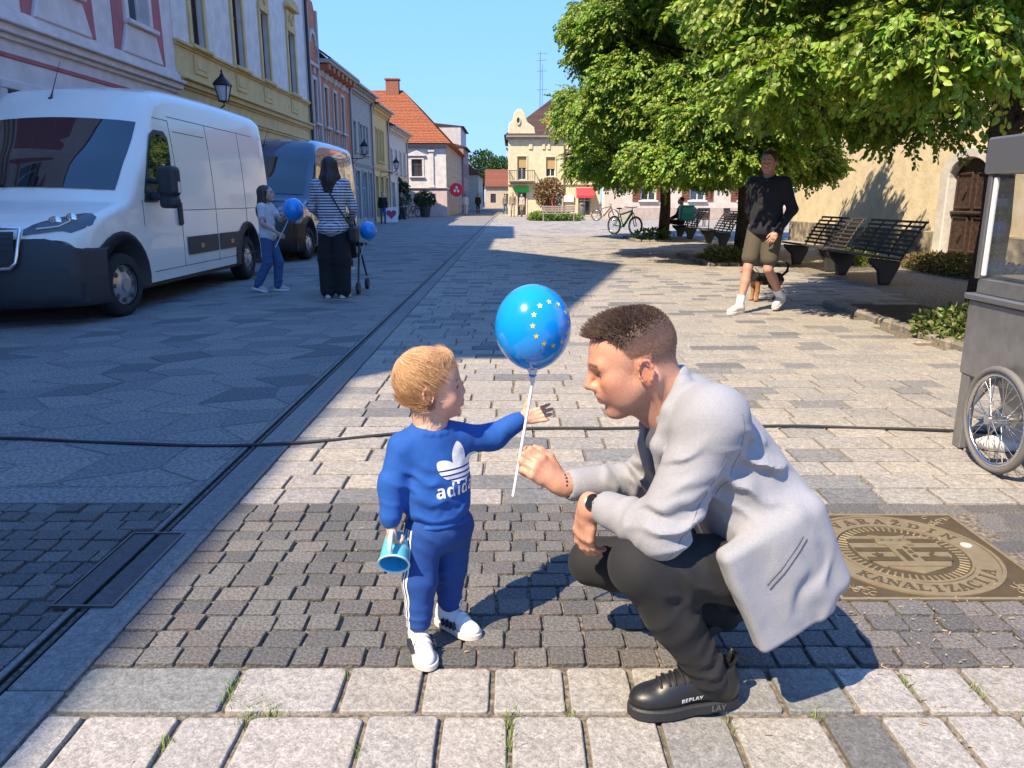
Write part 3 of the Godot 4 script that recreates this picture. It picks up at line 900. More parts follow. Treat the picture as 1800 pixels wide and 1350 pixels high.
func build_houses() -> void:
	var X := -7.5
	var roofm := mat("tile_red", Color(0.36, 0.12, 0.06), 0.85, noise_tex("tiles", 0.05, 0.55, 1.15, 5, 512), 0.25, bump_tex("tile_bump", 0.12, 4.0, 2), 1.0)
	var roofd := mat("tile_dark", Color(0.16, 0.085, 0.06), 0.85, noise_tex("tiles", 0.05, 0.55, 1.15, 5, 512), 0.25)
	var slate := mat("slate", Color(0.10, 0.105, 0.11), 0.6)
	var pane := mat("dark_pane", Color(0.035, 0.045, 0.055), 0.04); pane.metallic_specular = 0.9
	var woodf := mat("brown_frame", Color(0.10, 0.035, 0.025), 0.6)
	var whitef := mat("white_frame", Color(0.62, 0.62, 0.6), 0.5)
	var cream := plaster("cream", 0.66, 0.60, 0.52)
	var pinkw := plaster("pinkish_white", 0.80, 0.70, 0.665)
	var rose := plaster("rose", 0.50, 0.15, 0.16)
	var ochre := plaster("ochre_yellow", 0.74, 0.54, 0.24)
	var zinc := metal("zinc", Color(0.30, 0.31, 0.32), 0.45)
	var dark := metal("dark_spout", Color(0.05, 0.045, 0.045), 0.5, 0.4)

	# --- pink and white house with the tall gable (its top is above the frame and casts the pointed shadow)
	var h := thing("pink_house", "white town house with rose red wall panels at the left edge", "house", Vector3(X, 0, 1.3), PI / 2)
	var w := 19.6
	var op := []
	for k in 7: op.append([17.5 - 2.85 * k, 4.66, 0.92, 2.0])
	for k in 6: op.append([16.2 - 2.85 * k, 0.9, 1.3, 1.95])
	var g := G.new()
	facade(g, w, 12.3, op); shell(g, w, 12.3, 11.0)
	g.extr(PackedVector2Array([Vector2(0, 12.29), Vector2(0, 13.1), Vector2(2.7, 14.5), Vector2(6.7, 16.9), Vector2(13.8, 12.29)]), 11.0, Transform3D(Basis(), Vector3(0, 0, -5.502)))
	part(h, "wall", g, pinkw)
	for k in op.size():
		win(h, op[k], whitef if k < 7 else woodf, pane, 0.2, pinkw, 0.13)
		if k < 7:
			var cx: float = op[k][0] + 0.46
			g = G.new()   # tapered apron below the sill and the rose panels beside the window
			g.extr(PackedVector2Array([Vector2(cx - 0.62, 4.56), Vector2(cx + 0.62, 4.56), Vector2(cx + 0.86, 4.02), Vector2(cx - 0.86, 4.02)]), 0.1, Transform3D(Basis(), Vector3(0, 0, 0.03)), 0.02)
			part(h, "apron", g, pinkw)
			g = G.new()
			for s in [-1.0, 1.0]:
				g.extr(PackedVector2Array([Vector2(cx + s * 0.64, 8.2), Vector2(cx + s * 0.98, 8.2), Vector2(cx + s * 1.08, 4.02), Vector2(cx + s * 0.88, 4.02), Vector2(cx + s * 0.64, 4.55)]), 0.02, Transform3D(Basis(), Vector3(0, 0, 0.008)))
			part(h, "rose_panel", g, rose)
	band(h, "cornice", 0, w, 3.56, [[0.08, 0.06], [0.12, 0.14], [0.06, 0.22], [0.14, 0.10], [0.06, 0.05]], pinkw)
	band(h, "rose_line", 0, w, 3.30, [[0.075, 0.02]], rose)
	band(h, "plinth", 0, w, 0, [[0.5, 0.07]], plaster("grey_plinth", 0.3, 0.29, 0.28))
	g = G.new()
	slope(g, Vector3(-0.4, 12.9, 0.4), Vector3(-0.4, 12.9, -11.2), Vector3(6.7, 17.0, -11.2), Vector3(6.7, 17.0, 0.4)) if false else slope(g, Vector3(-0.3, 13.05, -11.2), Vector3(-0.3, 13.05, 0.15), Vector3(6.7, 17.0, 0.15), Vector3(6.7, 17.0, -11.2))
	slope(g, Vector3(14.0, 12.32, 0.15), Vector3(14.0, 12.32, -11.2), Vector3(6.7, 17.0, -11.2), Vector3(6.7, 17.0, 0.15))
	part(h, "roof", g, roofm)

	# --- neighbour behind the viewer
	h = thing("street_house", "plain cream town house beside the rose panelled house, left of the viewer", "house", Vector3(X, 0, 17.3), PI / 2)
	g = G.new(); op = []
	for k in 5: op.append([1.2 + 3.0 * k, 4.6, 1.0, 1.9]); op.append([1.2 + 3.0 * k, 0.9, 1.2, 1.9])
	facade(g, 15.98, 11.2, op); shell(g, 15.98, 11.2, 10.0)
	part(h, "wall", g, cream)
	for o in op: win(h, o, woodf, pane, 0.14, cream)
	gable_roof(h, 15.98, 10.0, 11.2, 3.0, roofm, 0.02)

	# --- yellow house
	h = thing("yellow_house", "tall ochre and white town house with brown windows above the vans", "house", Vector3(X, 0, -18.32), PI / 2)
	w = 11.75
	op = []
	for q in [[1.05, 0.76], [3.92, 0.76], [6.35, 0.7], [9.25, 0.78]]: op.append([q[0], 4.78, q[1], 1.95])
	for q in [0.8, 3.4, 6.0, 8.8]: op.append([q, 0.5, 1.5, 2.3])
	g = G.new()
	facade(g, w, 4.7, op.slice(4), 0.2); shell(g, w, 12.9, 10.0)
	part(h, "lower_wall", g, ochre)
	g = G.new()
	facade(g, w, 12.9, op.slice(0, 4), 0.2, 4.7)
	part(h, "upper_wall", g, plaster("white_wall", 0.80, 0.75, 0.70))
	for k in op.size():
		win(h, op[k], woodf, pane, 0.15, ochre, 0.15, 2 if k < 4 else 3, k < 4)
		if k < 4:
			var cx: float = op[k][0] + op[k][2] / 2
			g = G.new()
			g.box(Vector3(cx, 7.1, 0.03), Vector3(op[k][2] + 0.2, 0.55, 0.08), Basis(), 0.01)
			var pl := PackedVector2Array()
			for i in 13: pl.append(Vector2(cx + cos(PI * i / 12.0) * 0.62, 7.42 + sin(PI * i / 12.0) * 0.3))
			g.extr(pl, 0.24, Transform3D(Basis(), Vector3(0, 0, 0.1)), 0.02)
			for i in 5: g.ball(Vector3(cx - 0.24 + 0.12 * i, 7.1 + 0.1 * sin(i * 2.1), 0.09), Vector3(0.07, 0.1, 0.05))
			part(h, "pediment", g, ochre)
			g = G.new()
			g.box(Vector3(cx, 4.36, 0.012), Vector3(0.78, 0.42, 0.05), Basis(), 0.012); g.box(Vector3(cx, 4.36, 0.03), Vector3(0.56, 0.2, 0.05), Basis(), 0.012)
			part(h, "apron", g, ochre)
	band(h, "ledge", 0, w, 4.62, [[0.05, 0.05], [0.07, 0.1]], ochre)
	band(h, "cornice", 0, w, 3.72, [[0.06, 0.05], [0.12, 0.12], [0.06, 0.2], [0.05, 0.08]], ochre)
	band(h, "string_course", 0, w, 3.28, [[0.07, 0.05], [0.05, 0.09]], ochre)
	band(h, "eaves", 0, w, 12.5, [[0.15, 0.15], [0.2, 0.35]], ochre)
	gable_roof(h, w, 10.0, 12.9, 3.0, roofm, 0.02)
	spout(h, w - 0.12, 12.6, dark)
	var aw := thing("awning", "grey shop awning with leafy print below the yellow house front", "awning", Vector3(X, 0, -28.5), PI / 2)
	g = G.new()
	g.quad(Vector3(-1.2, 2.75, 1.5), Vector3(1.2, 2.75, 1.5), Vector3(1.2, 3.15, 0.02), Vector3(-1.2, 3.15, 0.02)); g.box(Vector3(0, 2.66, 1.5), Vector3(2.4, 0.2, 0.03))
	part(aw, "canvas", g, mat("awning_grey", Color(0.42, 0.42, 0.42), 0.8))
	for s in [-1.15, 1.15]: part(aw, "arm", G.new().tube([Vector3(s, 2.76, 1.46), Vector3(s, 2.5, 0.02)], 0.02, 6), zinc)

	# --- orange house with a raised bay
	var orange := plaster("orange_wall", 0.58, 0.22, 0.11)
	var white := plaster("trim_white", 0.58, 0.55, 0.51)
	h = thing("orange_house", "narrow orange town house with white trim and slate roof", "house", Vector3(X, 0, -30.1), PI / 2)
	w = 7.28
	op = [[0.55, 4.1, 0.5, 1.55]]
	for q in [2.3, 3.9, 5.35]: op.append([q, 4.1, 0.55, 1.5])
	for q in [0.4, 2.2, 4.2, 5.6]: op.append([q, 0.3, 1.0, 2.4])
	g = G.new(); facade(g, w, 6.4, op); shell(g, w, 6.4, 9.0)
	g.extr(PackedVector2Array([Vector2(0, 6.39), Vector2(0, 8.2), Vector2(0.35, 8.45), Vector2(1.2, 8.45), Vector2(1.55, 8.0), Vector2(1.55, 6.39)]), 1.6, Transform3D(Basis(), Vector3(0, 0, -0.79)))
	part(h, "wall", g, orange)
	for k in op.size():
		var f := win(h, op[k], whitef, pane, 0.12, white, 0.13, 2, k < 4)
		if k < 4:
			var cx: float = op[k][0] + op[k][2] / 2
			part(h, "keystone", G.new().box(Vector3(cx, 5.98, 0.03), Vector3(0.2, 0.22, 0.1), Basis(), 0.02), white)
			g = G.new().box(Vector3(cx, 3.55, 0.02), Vector3(0.1, 0.9, 0.05)); g.box(Vector3(cx, 3.05, 0.02), Vector3(0.75, 0.1, 0.06)); g.box(Vector3(cx - 0.35, 3.55, 0.02), Vector3(0.08, 0.9, 0.05)); g.box(Vector3(cx + 0.35, 3.55, 0.02), Vector3(0.08, 0.9, 0.05))
			part(h, "trim", g, white)
	g = G.new()
	for s in [0.08, 1.5]: g.box(Vector3(s, 5.6, 0.04), Vector3(0.16, 5.2, 0.1), Basis(), 0.015)
	g.box(Vector3(0.8, 6.2, 0.04), Vector3(1.3, 0.12, 0.1))
	var arc := PackedVector2Array()
	for i in 13: arc.append(Vector2(0.8 + cos(PI * i / 12.0) * 0.5, 6.9 + sin(PI * i / 12.0) * 0.55))
	for i in 13: arc.append(Vector2(0.8 - cos(PI * i / 12.0) * 0.34, 6.9 + sin(PI * i / 12.0) * 0.38))
	g.extr(arc, 0.08, Transform3D(Basis(), Vector3(0, 0, 0.035)))
	part(h, "bay_trim", g, white)
	band(h, "frieze", 1.6, w, 5.95, [[0.05, 0.06], [0.3, 0.03]], white)
	for k in 7: part(h, "bracket", G.new().box(Vector3(1.9 + 0.8 * k, 6.28, 0.2), Vector3(0.34, 0.22, 0.42), Basis(), 0.03), orange)
	band(h, "eaves", 1.58, w, 6.4, [[0.08, 0.48], [0.07, 0.56]], white)
	g = G.new(); slope(g, Vector3(1.5, 6.56, 0.5), Vector3(w, 6.56, 0.5), Vector3(w, 7.75, -1.2), Vector3(1.5, 7.75, -1.2)); slope(g, Vector3(0, 7.75, -1.2), Vector3(w, 7.75, -1.2), Vector3(w, 8.3, -4.5), Vector3(0, 8.3, -4.5)); g.quad(Vector3(w, 6.4, -9), Vector3(w, 8.3, -4.5), Vector3(w, 7.75, -1.2), Vector3(w, 6.4, 0.4))
	part(h, "roof", g, slate)
	spout(h, w - 0.08, 6.5, zinc)

	# --- grey, ochre and beige houses further down
	var rowh := [
		["grey_house", "weathered grey town house with pale blue sash windows", -37.4, 5.5, 6.45, plaster("weathered_grey", 0.42, 0.40, 0.36), mat("pale_sash", Color(0.42, 0.52, 0.62), 0.5), [[0.5, 3.5, 0.6, 1.35], [2.1, 3.5, 0.55, 1.35], [2.9, 3.5, 0.55, 1.35], [3.7, 3.5, 0.55, 1.35], [0.6, 0.3, 1.0, 2.3], [2.4, 0.3, 1.1, 2.3], [4.2, 0.3, 0.8, 2.3]]],
		["ochre_house", "small ochre town house with tall narrow shuttered windows", -42.9, 5.5, 6.2, ochre, mat("ochre_shutter", Color(0.33, 0.20, 0.06), 0.7), [[1.3, 3.35, 0.5, 1.7], [2.3, 3.35, 0.5, 1.7], [3.3, 3.35, 0.5, 1.7], [0.6, 0.3, 0.9, 2.2], [2.3, 0.3, 0.9, 2.2], [4.0, 0.3, 0.9, 2.2]]],
		["beige_house", "low beige town house at the end of the shaded row", -48.4, 8.4, 5.6, cream, mat("grey_frame", Color(0.25, 0.24, 0.22), 0.6), [[0.9, 2.9, 0.6, 1.4], [2.9, 2.9, 0.6, 1.4], [4.9, 2.9, 0.6, 1.4], [6.8, 2.9, 0.6, 1.4], [1.0, 0.3, 1.1, 2.0], [3.6, 0.3, 1.1, 2.0], [6.2, 0.3, 1.1, 2.0]]]]
	for r in rowh:
		h = thing(r[0], r[1], "house", Vector3(X, 0, r[2]), PI / 2)
		g = G.new(); facade(g, r[3] - 0.02, r[4], r[7]); shell(g, r[3] - 0.02, r[4], 9.0)
		part(h, "wall", g, r[5])
		for o in r[7]: win(h, o, r[6], pane, 0.1, r[5], 0.1, 2, o[1] > 2.5)
		band(h, "eaves", 0.01, r[3] - 0.03, r[4] - 0.35, [[0.08, 0.08], [0.14, 0.2], [0.12, 0.34]], r[5])
		band(h, "string_course", 0.01, r[3] - 0.03, 2.85, [[0.08, 0.06], [0.06, 0.1]], r[5])
		gable_roof(h, r[3] - 0.02, 9.0, r[4], 2.2, roofd, 0.42)
		gutter(h, r[3] - 0.1, r[4], 0.45)
		spout(h, r[3] - 0.15, r[4] - 0.05, zinc)
	wall_lamp(Vector3(-6.7, 3.72, -18.9), "black wall lantern sticking up behind the white van roof", 0.8)
	wall_lamp(Vector3(-6.55, 3.45, -35.6), "black bracket lantern beside the orange house corner, above the dark van", 0.95)
	wall_lamp(Vector3(-6.6, 3.2, -45.5), "small black bracket lantern on the ochre house front", 0.9)

	# --- white baroque corner house with the big red hipped roof, lit front
	var wh := plaster("baroque_white", 0.70, 0.67, 0.65)
	h = thing("baroque_house", "white corner house with pilasters and large orange red hipped roof", "house", Vector3(-10.6, 0, -60.0), 0.0)
	w = 5.65
	op = [[0.75, 2.95, 0.75, 1.2], [3.05, 2.95, 0.8, 1.25]]
	g = G.new(); facade(g, w, 5.3, op, 0.2); shell(g, w, 5.3, 18.0)
	part(h, "wall", g, wh)
	for o in op:
		win(h, o, woodf, pane, 0.12, wh, 0.14)
		var cx: float = o[0] + o[2] / 2
		g = G.new().extr(PackedVector2Array([Vector2(cx - 0.7, 4.42), Vector2(cx + 0.7, 4.42), Vector2(cx + 0.7, 4.5), Vector2(cx, 4.86), Vector2(cx - 0.7, 4.5)]), 0.2, Transform3D(Basis(), Vector3(0, 0, 0.06)), 0.02)
		part(h, "pediment", g, wh)
	for q in [2.2, 4.55]:
		g = G.new().box(Vector3(q, 3.45, 0.04), Vector3(0.34, 2.6, 0.14), Basis(), 0.02)
		g.box(Vector3(q, 4.82, 0.07), Vector3(0.5, 0.24, 0.22), Basis(), 0.03); g.box(Vector3(q, 2.2, 0.06), Vector3(0.44, 0.14, 0.18), Basis(), 0.02)
		part(h, "pilaster", g, wh)
	band(h, "string_course", 0, w + 0.06, 2.0, [[0.06, 0.06], [0.06, 0.14]], plaster("grey_plinth", 0.3, 0.29, 0.28))
	band(h, "pinkish_base", 0, w + 0.03, 0, [[2.0, 0.03]], plaster("pale_pink", 0.62, 0.5, 0.47))
	band(h, "eaves", 0, w + 0.1, 4.98, [[0.08, 0.1], [0.1, 0.2], [0.12, 0.3]], plaster("eave_grey", 0.42, 0.40, 0.38))
	g = G.new()
	var y := 5.32
	var e0 := Vector3(-6.0, y, 0.45); var e1 := Vector3(w + 0.4, y, 0.45); var e2 := Vector3(w + 0.4, y, -18.3); var e3 := Vector3(-6.0, y, -18.3)
	var r0 := Vector3(-6.0, 9.65, -4.4); var r1 := Vector3(1.95, 9.65, -4.4); var r2 := Vector3(1.95, 9.65, -18.3)
	slope(g, e0, e1, r1, r0, 0.2); slope(g, e1, e2, r2, r1, 0.2); g.quad(e0, e3, e2, e1)
	part(h, "roof", g, mat("tile_bright", Color(0.50, 0.155, 0.06), 0.85, noise_tex("tiles", 0.05, 0.55, 1.15, 5, 512), 0.25))
	g = G.new().box(Vector3(1.2, 9.75, -4.3), Vector3(1.0, 1.3, 0.8)); g.box(Vector3(1.2, 10.42, -4.3), Vector3(1.15, 0.1, 0.95))
	part(h, "chimney", g, mat("chimney_brick", Color(0.42, 0.17, 0.1), 0.9, noise_tex("soil", 0.03, 0.45, 1.25, 5, 512), 0.7))
	var sg := part(h, "street_plate", G.new().box(Vector3(4.62, 1.55, 0.05), Vector3(0.34, 0.3, 0.02)), mat("enamel_blue", Color(0.03, 0.06, 0.28), 0.3))
	sg.set_meta("label", "blue street name plate")
	# its long side along the street
	var hs := thing("street_side_house", "long beige two storey house receding behind the white corner house", "house", Vector3(-4.94, 0, -60.02), PI / 2)
	op = []
	for k in 8: op.append([1.6 + 2.05 * k, 2.95, 0.6, 1.2]); op.append([1.6 + 2.05 * k, 0.25 if k % 3 == 1 else 0.7, 0.8, 1.7 if k % 3 != 1 else 2.1])
	g = G.new(); facade(g, 17.9, 5.28, op, 0.12, 0.0, 0.012); part(hs, "wall", g, plaster("warm_beige", 0.40, 0.34, 0.27))
	for o in op: win(hs, o, whitef, pane, 0.08, cream, 0.08, 2, false)
	band(hs, "string_course", 0, 17.9, 2.02, [[0.1, 0.1]], cream)

	# --- houses at the far end of the street
	var far := [
		["far_house", "flat topped pinkish house beyond the beige side house", Vector3(-4.75, 0, -78.2), PI / 2, 9.0, 6.2, 1.0, plaster("far_pink", 0.42, 0.25, 0.22), roofd],
		["far_house", "tall pale house with flat roof rising behind the street row", Vector3(-5.6, 0, -88.0), PI / 2, 10.0, 9.0, 0.4, plaster("far_white", 0.6, 0.55, 0.52), roofd],
		["far_house", "house with steep orange roof side at the street's far bend", Vector3(-3.9, 0, -92.0), PI / 2, 14.0, 4.0, 3.2, plaster("far_cream", 0.55, 0.47, 0.36), roofm],
		["far_house", "low house with orange roof closing the end of the street", Vector3(-4.0, 0, -118.0), 0.0, 9.0, 3.1, 2.6, plaster("far_yellow", 0.58, 0.48, 0.34), roofm],
		["far_house", "pale high block far behind the trees at the street end", Vector3(-1.4, 0, -190.0), 0.0, 7.0, 13.0, 0.3, plaster("far_block", 0.6, 0.6, 0.6), roofd]]
	for r in far:
		h = thing(r[0], r[1], "house", r[2], r[3])
		op = []
		var k := 0.8
		while k < r[4] - 1.2:
			op.append([k, 0.8, 0.8, 1.3])
			if r[5] > 5.0: op.append([k, 3.4, 0.8, 1.3])
			k += 2.0
		g = G.new(); facade(g, r[4], r[5], op); shell(g, r[4], r[5], 7.0)
		part(h, "wall", g, r[7])
		for o in op: win(h, o, woodf, pane, 0.1, null, 0.1, 2, false, [])
		gable_roof(h, r[4], 7.0, r[5], r[6], r[8])

	# --- yellow corner house on the right of the street, with scrolled gable
	var yel := plaster("corner_yellow", 0.76, 0.66, 0.44)
	h = thing("corner_house", "pale yellow corner house with scrolled gable, balcony and green shop sign", "house", Vector3(-0.3, 0, -62.0), 0.0)
	w = 7.2
	op = [[0.72, 2.75, 0.7, 1.75], [2.95, 3.0, 0.7, 1.45], [5.9, 3.0, 0.75, 1.45], [0.75, 0.05, 0.65, 1.75], [2.9, 0.3, 0.85, 1.3], [5.5, 0.05, 1.0, 1.75]]
	g = G.new(); facade(g, w, 6.0, op, 0.25); shell(g, w, 6.0, 12.0)
	part(h, "wall", g, yel)
	var shut := mat("tan_blind", Color(0.40, 0.27, 0.12), 0.7)
	for k in op.size():
		var f := win(h, op[k], whitef if k != 3 else woodf, pane, 0.16, yel, 0.1, 2, k < 3 and k > 0)
		if k < 3: part(f, "blind", G.new().box(Vector3(op[k][0] + op[k][2] / 2, op[k][1] + op[k][3] * (0.7 if k else 0.76), -0.1), Vector3(op[k][2], op[k][3] * (0.6 if k else 0.48), 0.03)), shut)
	band(h, "string_course", 0, w, 2.3, [[0.08, 0.06], [0.07, 0.12]], yel)
	band(h, "eaves", -0.15, w, 5.75, [[0.1, 0.12], [0.08, 0.26], [0.09, 0.4]], plaster("eave_grey", 0.42, 0.40, 0.38))
	g = G.new()
	var pl := PackedVector2Array([Vector2(0.0, 6.05), Vector2(0.05, 6.9), Vector2(0.35, 7.15), Vector2(0.45, 7.7), Vector2(0.75, 7.98), Vector2(1.05, 7.95), Vector2(1.3, 7.6), Vector2(1.5, 7.0), Vector2(2.0, 6.65), Vector2(2.15, 6.05)])
	g.extr(pl, 0.35, Transform3D(Basis(), Vector3(0, 0, -0.02)), 0.05)
	g.lathe([Vector2(0.24, -0.05), Vector2(0.24, 0.06), Vector2(0.15, 0.06)], 14, Transform3D(Basis(Vector3.RIGHT, PI / 2).scaled_local(Vector3(0.75, 1, 1.4)), Vector3(0.78, 7.15, 0.2)))
	part(h, "scrolled_gable", g, yel)
	part(h, "niche_shade", G.new().ball(Vector3(0.78, 7.15, 0.14), Vector3(0.14, 0.3, 0.04)), pane)  # dark glassy oval stands in for the shaded hollow of a niche
	g = G.new(); pl = PackedVector2Array()
	for i in 13: pl.append(Vector2(3.95 + cos(PI * i / 12.0) * 0.85, 6.2 + sin(PI * i / 12.0) * 0.75))
	g.extr(pl, 0.16, Transform3D(Basis(), Vector3(0, 0, 0.1)), 0.04)
	for i in 5: g.ball(Vector3(3.95 + cos(PI * (i + 0.5) / 5.0) * 0.5, 6.3 + sin(PI * (i + 0.5) / 5.0) * 0.4, 0.2), Vector3(0.16, 0.12, 0.08))
	part(h, "shell_ornament", g, plaster("ornament_white", 0.62, 0.56, 0.46))
	g = G.new()
	for q in [[1.75, 5.3, 0.3], [2.75, 5.3, 0.24], [3.15, 5.3, 0.24], [4.55, 5.3, 0.24], [4.95, 5.3, 0.24]]: g.box(Vector3(q[0], q[1], 0.03), Vector3(q[2], 0.55, 0.1), Basis(), 0.03)
	part(h, "frieze_block", g, yel)
	g = G.new(); g.box(Vector3(1.05, 2.66, 0.4), Vector3(2.0, 0.1, 0.85), Basis(), 0.02)
	var bal := part(h, "balcony", g, mat("balcony_stone", Color(0.35, 0.32, 0.26), 0.9))
	g = G.new()
	for i in 15: g.tube([Vector3(0.1 + 0.136 * i, 2.7, 0.78), Vector3(0.1 + 0.136 * i, 3.42, 0.78)], 0.015, 5)
	for i in 5:
		for s in [0.08, 2.02]: g.tube([Vector3(s, 2.7, 0.78 - 0.17 * i), Vector3(s, 3.42, 0.78 - 0.17 * i)], 0.015, 5)
	g.box(Vector3(1.05, 3.43, 0.78), Vector3(2.0, 0.05, 0.05)); g.box(Vector3(0.08, 3.43, 0.4), Vector3(0.04, 0.05, 0.75)); g.box(Vector3(2.02, 3.43, 0.4), Vector3(0.04, 0.05, 0.75))
	part(bal, "railing", g, mat("rail_brown", Color(0.08, 0.06, 0.05), 0.6))
	g = G.new()
	e0 = Vector3(-0.3, 6.05, 0.35); e1 = Vector3(w + 4, 6.05, 0.35); e2 = Vector3(w + 4, 6.05, -12.2); e3 = Vector3(-0.3, 6.05, -12.2)
	r0 = Vector3(3.9, 9.6, -5.5); r1 = Vector3(w + 4, 9.6, -5.5)
	slope(g, e0, e1, r1, r0, 0.22); slope(g, e3, e0, r0, r0 + Vector3(0, 0.001, 0), 0.22); slope(g, e2, e3, r0, r1, 0.22)
	part(h, "roof", g, roofd)
	g = G.new(); var nrm := Vector3(0, 5.85, 3.55).normalized() * 0.07
	g.quad(Vector3(2.9, 7.0, -1.22) + nrm, Vector3(5.0, 7.0, -1.22) + nrm, Vector3(5.0, 8.15, -3.12) + nrm, Vector3(3.4, 8.15, -3.12) + nrm)
	part(h, "mended_roof_patch", g, mat("tile_new", Color(0.48, 0.13, 0.055), 0.8))
	part(h, "shop_sign", G.new().box(Vector3(1.05, 2.02, 0.12), Vector3(1.15, 0.42, 0.14), Basis(), 0.02), mat("sign_green", Color(0.02, 0.48, 0.05), 0.5), "green shop sign over the corner door")
	g = G.new(); g.quad(Vector3(5.3, 1.55, 0.7), Vector3(6.7, 1.55, 0.7), Vector3(6.7, 2.15, 0.03), Vector3(5.3, 2.15, 0.03)); g.box(Vector3(6.0, 1.47, 0.7), Vector3(1.4, 0.2, 0.02))
	part(h, "red_awning", g, mat("awning_red", Color(0.42, 0.035, 0.045), 0.7))
	part(h, "sign_board", G.new().box(Vector3(4.75, 1.32, 0.1), Vector3(0.8, 0.5, 0.1), Basis(), 0.01), mat("sign_white", Color(0.7, 0.68, 0.68), 0.5))
	part(h, "advert", G.new().box(Vector3(3.3, 0.85, 0.03), Vector3(0.6, 1.2, 0.03)), mat("advert_red", Color(0.5, 0.08, 0.08), 0.6))
	spout(h, 4.35, 5.9, mat("spout_rust", Color(0.14, 0.08, 0.05), 0.7))
	g = G.new()
	for q in [[0.0, 7.3, 0.03], [0.18, 6.0, 0.02]]: g.tube([Vector3(2.55 + q[0], 7.2, -3.4), Vector3(2.55 + q[0], 7.2 + q[1] * 0.75, -3.4)], q[2], 5)
	for q in [12.5, 12.0, 11.2, 9.8]: g.tube([Vector3(2.3, q, -3.4), Vector3(3.1, q + 0.05, -3.4)], 0.02, 4)
	part(h, "antenna_mast", g, zinc)

	# --- white café house behind the trees and its long low wing
	h = thing("cafe_house", "white house with brown shutters behind the trees and café chairs", "house", Vector3(7.1, 0, -51.5), 0.0)
	w = 16.0; op = []
	for k in 5: op.append([1.3 + 3.2 * k, 1.2, 0.95, 1.25])
	for k in 5: op.append([1.3 + 3.2 * k, 4.2, 0.95, 1.4])
	g = G.new(); facade(g, w, 6.4, op); shell(g, w, 6.4, 9.0)
	part(h, "wall", g, plaster("cafe_white", 0.66, 0.60, 0.54))
	band(h, "plinth", 0, w, 0, [[0.75, 0.05]], plaster("cafe_plinth", 0.50, 0.42, 0.37))
	for o in op:
		var f := win(h, o, whitef, pane, 0.12, null)
		for s in [-1.0, 1.0]:
			g = G.new()
			var sx: float = o[0] + o[2] / 2 + s * (o[2] / 2 + 0.3)
			g.box(Vector3(sx, o[1] + o[3] / 2, 0.03), Vector3(0.5, o[3] + 0.1, 0.04))
			for i in 7: g.box(Vector3(sx, o[1] + 0.12 + i * o[3] / 7.0, 0.055), Vector3(0.42, 0.05, 0.03), Basis(Vector3.RIGHT, 0.5))
			part(f, "shutter", g, mat("shutter_brown", Color(0.16, 0.055, 0.035), 0.6))
	gable_roof(h, w, 9.0, 6.4, 3.0, roofm)
	h = thing("white_side_house", "white house with tall narrow windows right of the red awning", "house", Vector3(7.0, 0, -60.5), PI * 0.5 + PI, "")
	h.position = Vector3(7.0, 0, -61.5); h.rotation.y = deg_to_rad(-38)
	op = []
	for k in 5: op.append([0.6 + 1.25 * k, 0.75, 0.5, 1.6]); op.append([0.6 + 1.25 * k, 3.3, 0.5, 1.5])
	g = G.new(); facade(g, 7.0, 6.0, op); shell(g, 7.0, 6.0, 6.0)
	part(h, "wall", g, wh)
	for o in op: win(h, o, mat("grey_frame", Color(0.25, 0.24, 0.22), 0.6), pane, 0.1, wh, 0.08, 2, true)
	gable_roof(h, 7.0, 6.0, 6.0, 2.5, roofm)

	# --- church wall on the right
	var cw := plaster("church_yellow", 0.80, 0.68, 0.45)
	h = thing("church", "pale yellow church wall with stone plinth and arched brown door", "church", Vector3(8.95, 0, -25.0), -PI / 2)
	w = 24.0
	var dx := 8.95   # door position along the wall
	g = G.new(); facade(g, w, 9.0, [[dx, 0.0, 1.35, 2.1]], 0.3); shell(g, w, 9.0, 8.0)
	part(h, "wall", g, cw)
	gable_roof(h, w, 8.0, 9.0, 4.0, roofm)
	var stone := mat("plinth_stone", Color(0.44, 0.375, 0.27), 0.9, noise_tex("patch", 0.012, 0.5, 1.15, 6, 512), 0.45, bump_tex("plaster_bump", 0.05, 2.0, 4), 0.7)
	g = G.new().box(Vector3(dx / 2 - 0.2, 0.28, 0.04), Vector3(dx - 0.4, 0.64, 0.14), Basis(), 0.02); g.box(Vector3((dx + 1.75 + w) / 2, 0.28, 0.04), Vector3(w - dx - 1.75, 0.64, 0.14), Basis(), 0.02)
	part(h, "plinth", g, stone)
	g = G.new()
	pl = PackedVector2Array()
	var cx := dx + 0.675
	pl.append(Vector2(cx + 0.98, 0)); pl.append(Vector2(cx + 0.98, 1.72))
	for i in range(1, 12): pl.append(Vector2(cx + cos(PI * i / 12.0) * 0.98, 1.72 + sin(PI * i / 12.0) * 0.52))
	pl.append(Vector2(cx - 0.98, 1.72)); pl.append(Vector2(cx - 0.98, 0)); pl.append(Vector2(cx - 0.66, 0)); pl.append(Vector2(cx - 0.66, 1.68))
	for i in range(1, 12): pl.append(Vector2(cx - cos(PI * i / 12.0) * 0.66, 1.68 + sin(PI * i / 12.0) * 0.36))
	pl.append(Vector2(cx + 0.66, 1.68)); pl.append(Vector2(cx + 0.66, 0))
	g.extr(pl, 0.2, Transform3D(Basis(), Vector3(0, 0, 0.05)), 0.02)
	part(h, "door_surround", g, plaster("surround_white", 0.68, 0.65, 0.6))
	var dm := mat("door_wood", Color(0.075, 0.042, 0.032), 0.55, noise_tex("wood_patch", 0.03, 0.6, 1.2, 4, 256), 1.2)
	g = G.new(); pl = PackedVector2Array([Vector2(cx + 0.672, 0.12), Vector2(cx + 0.672, 1.69)])
	for i in range(1, 12): pl.append(Vector2(cx + cos(PI * i / 12.0) * 0.672, 1.69 + sin(PI * i / 12.0) * 0.37))
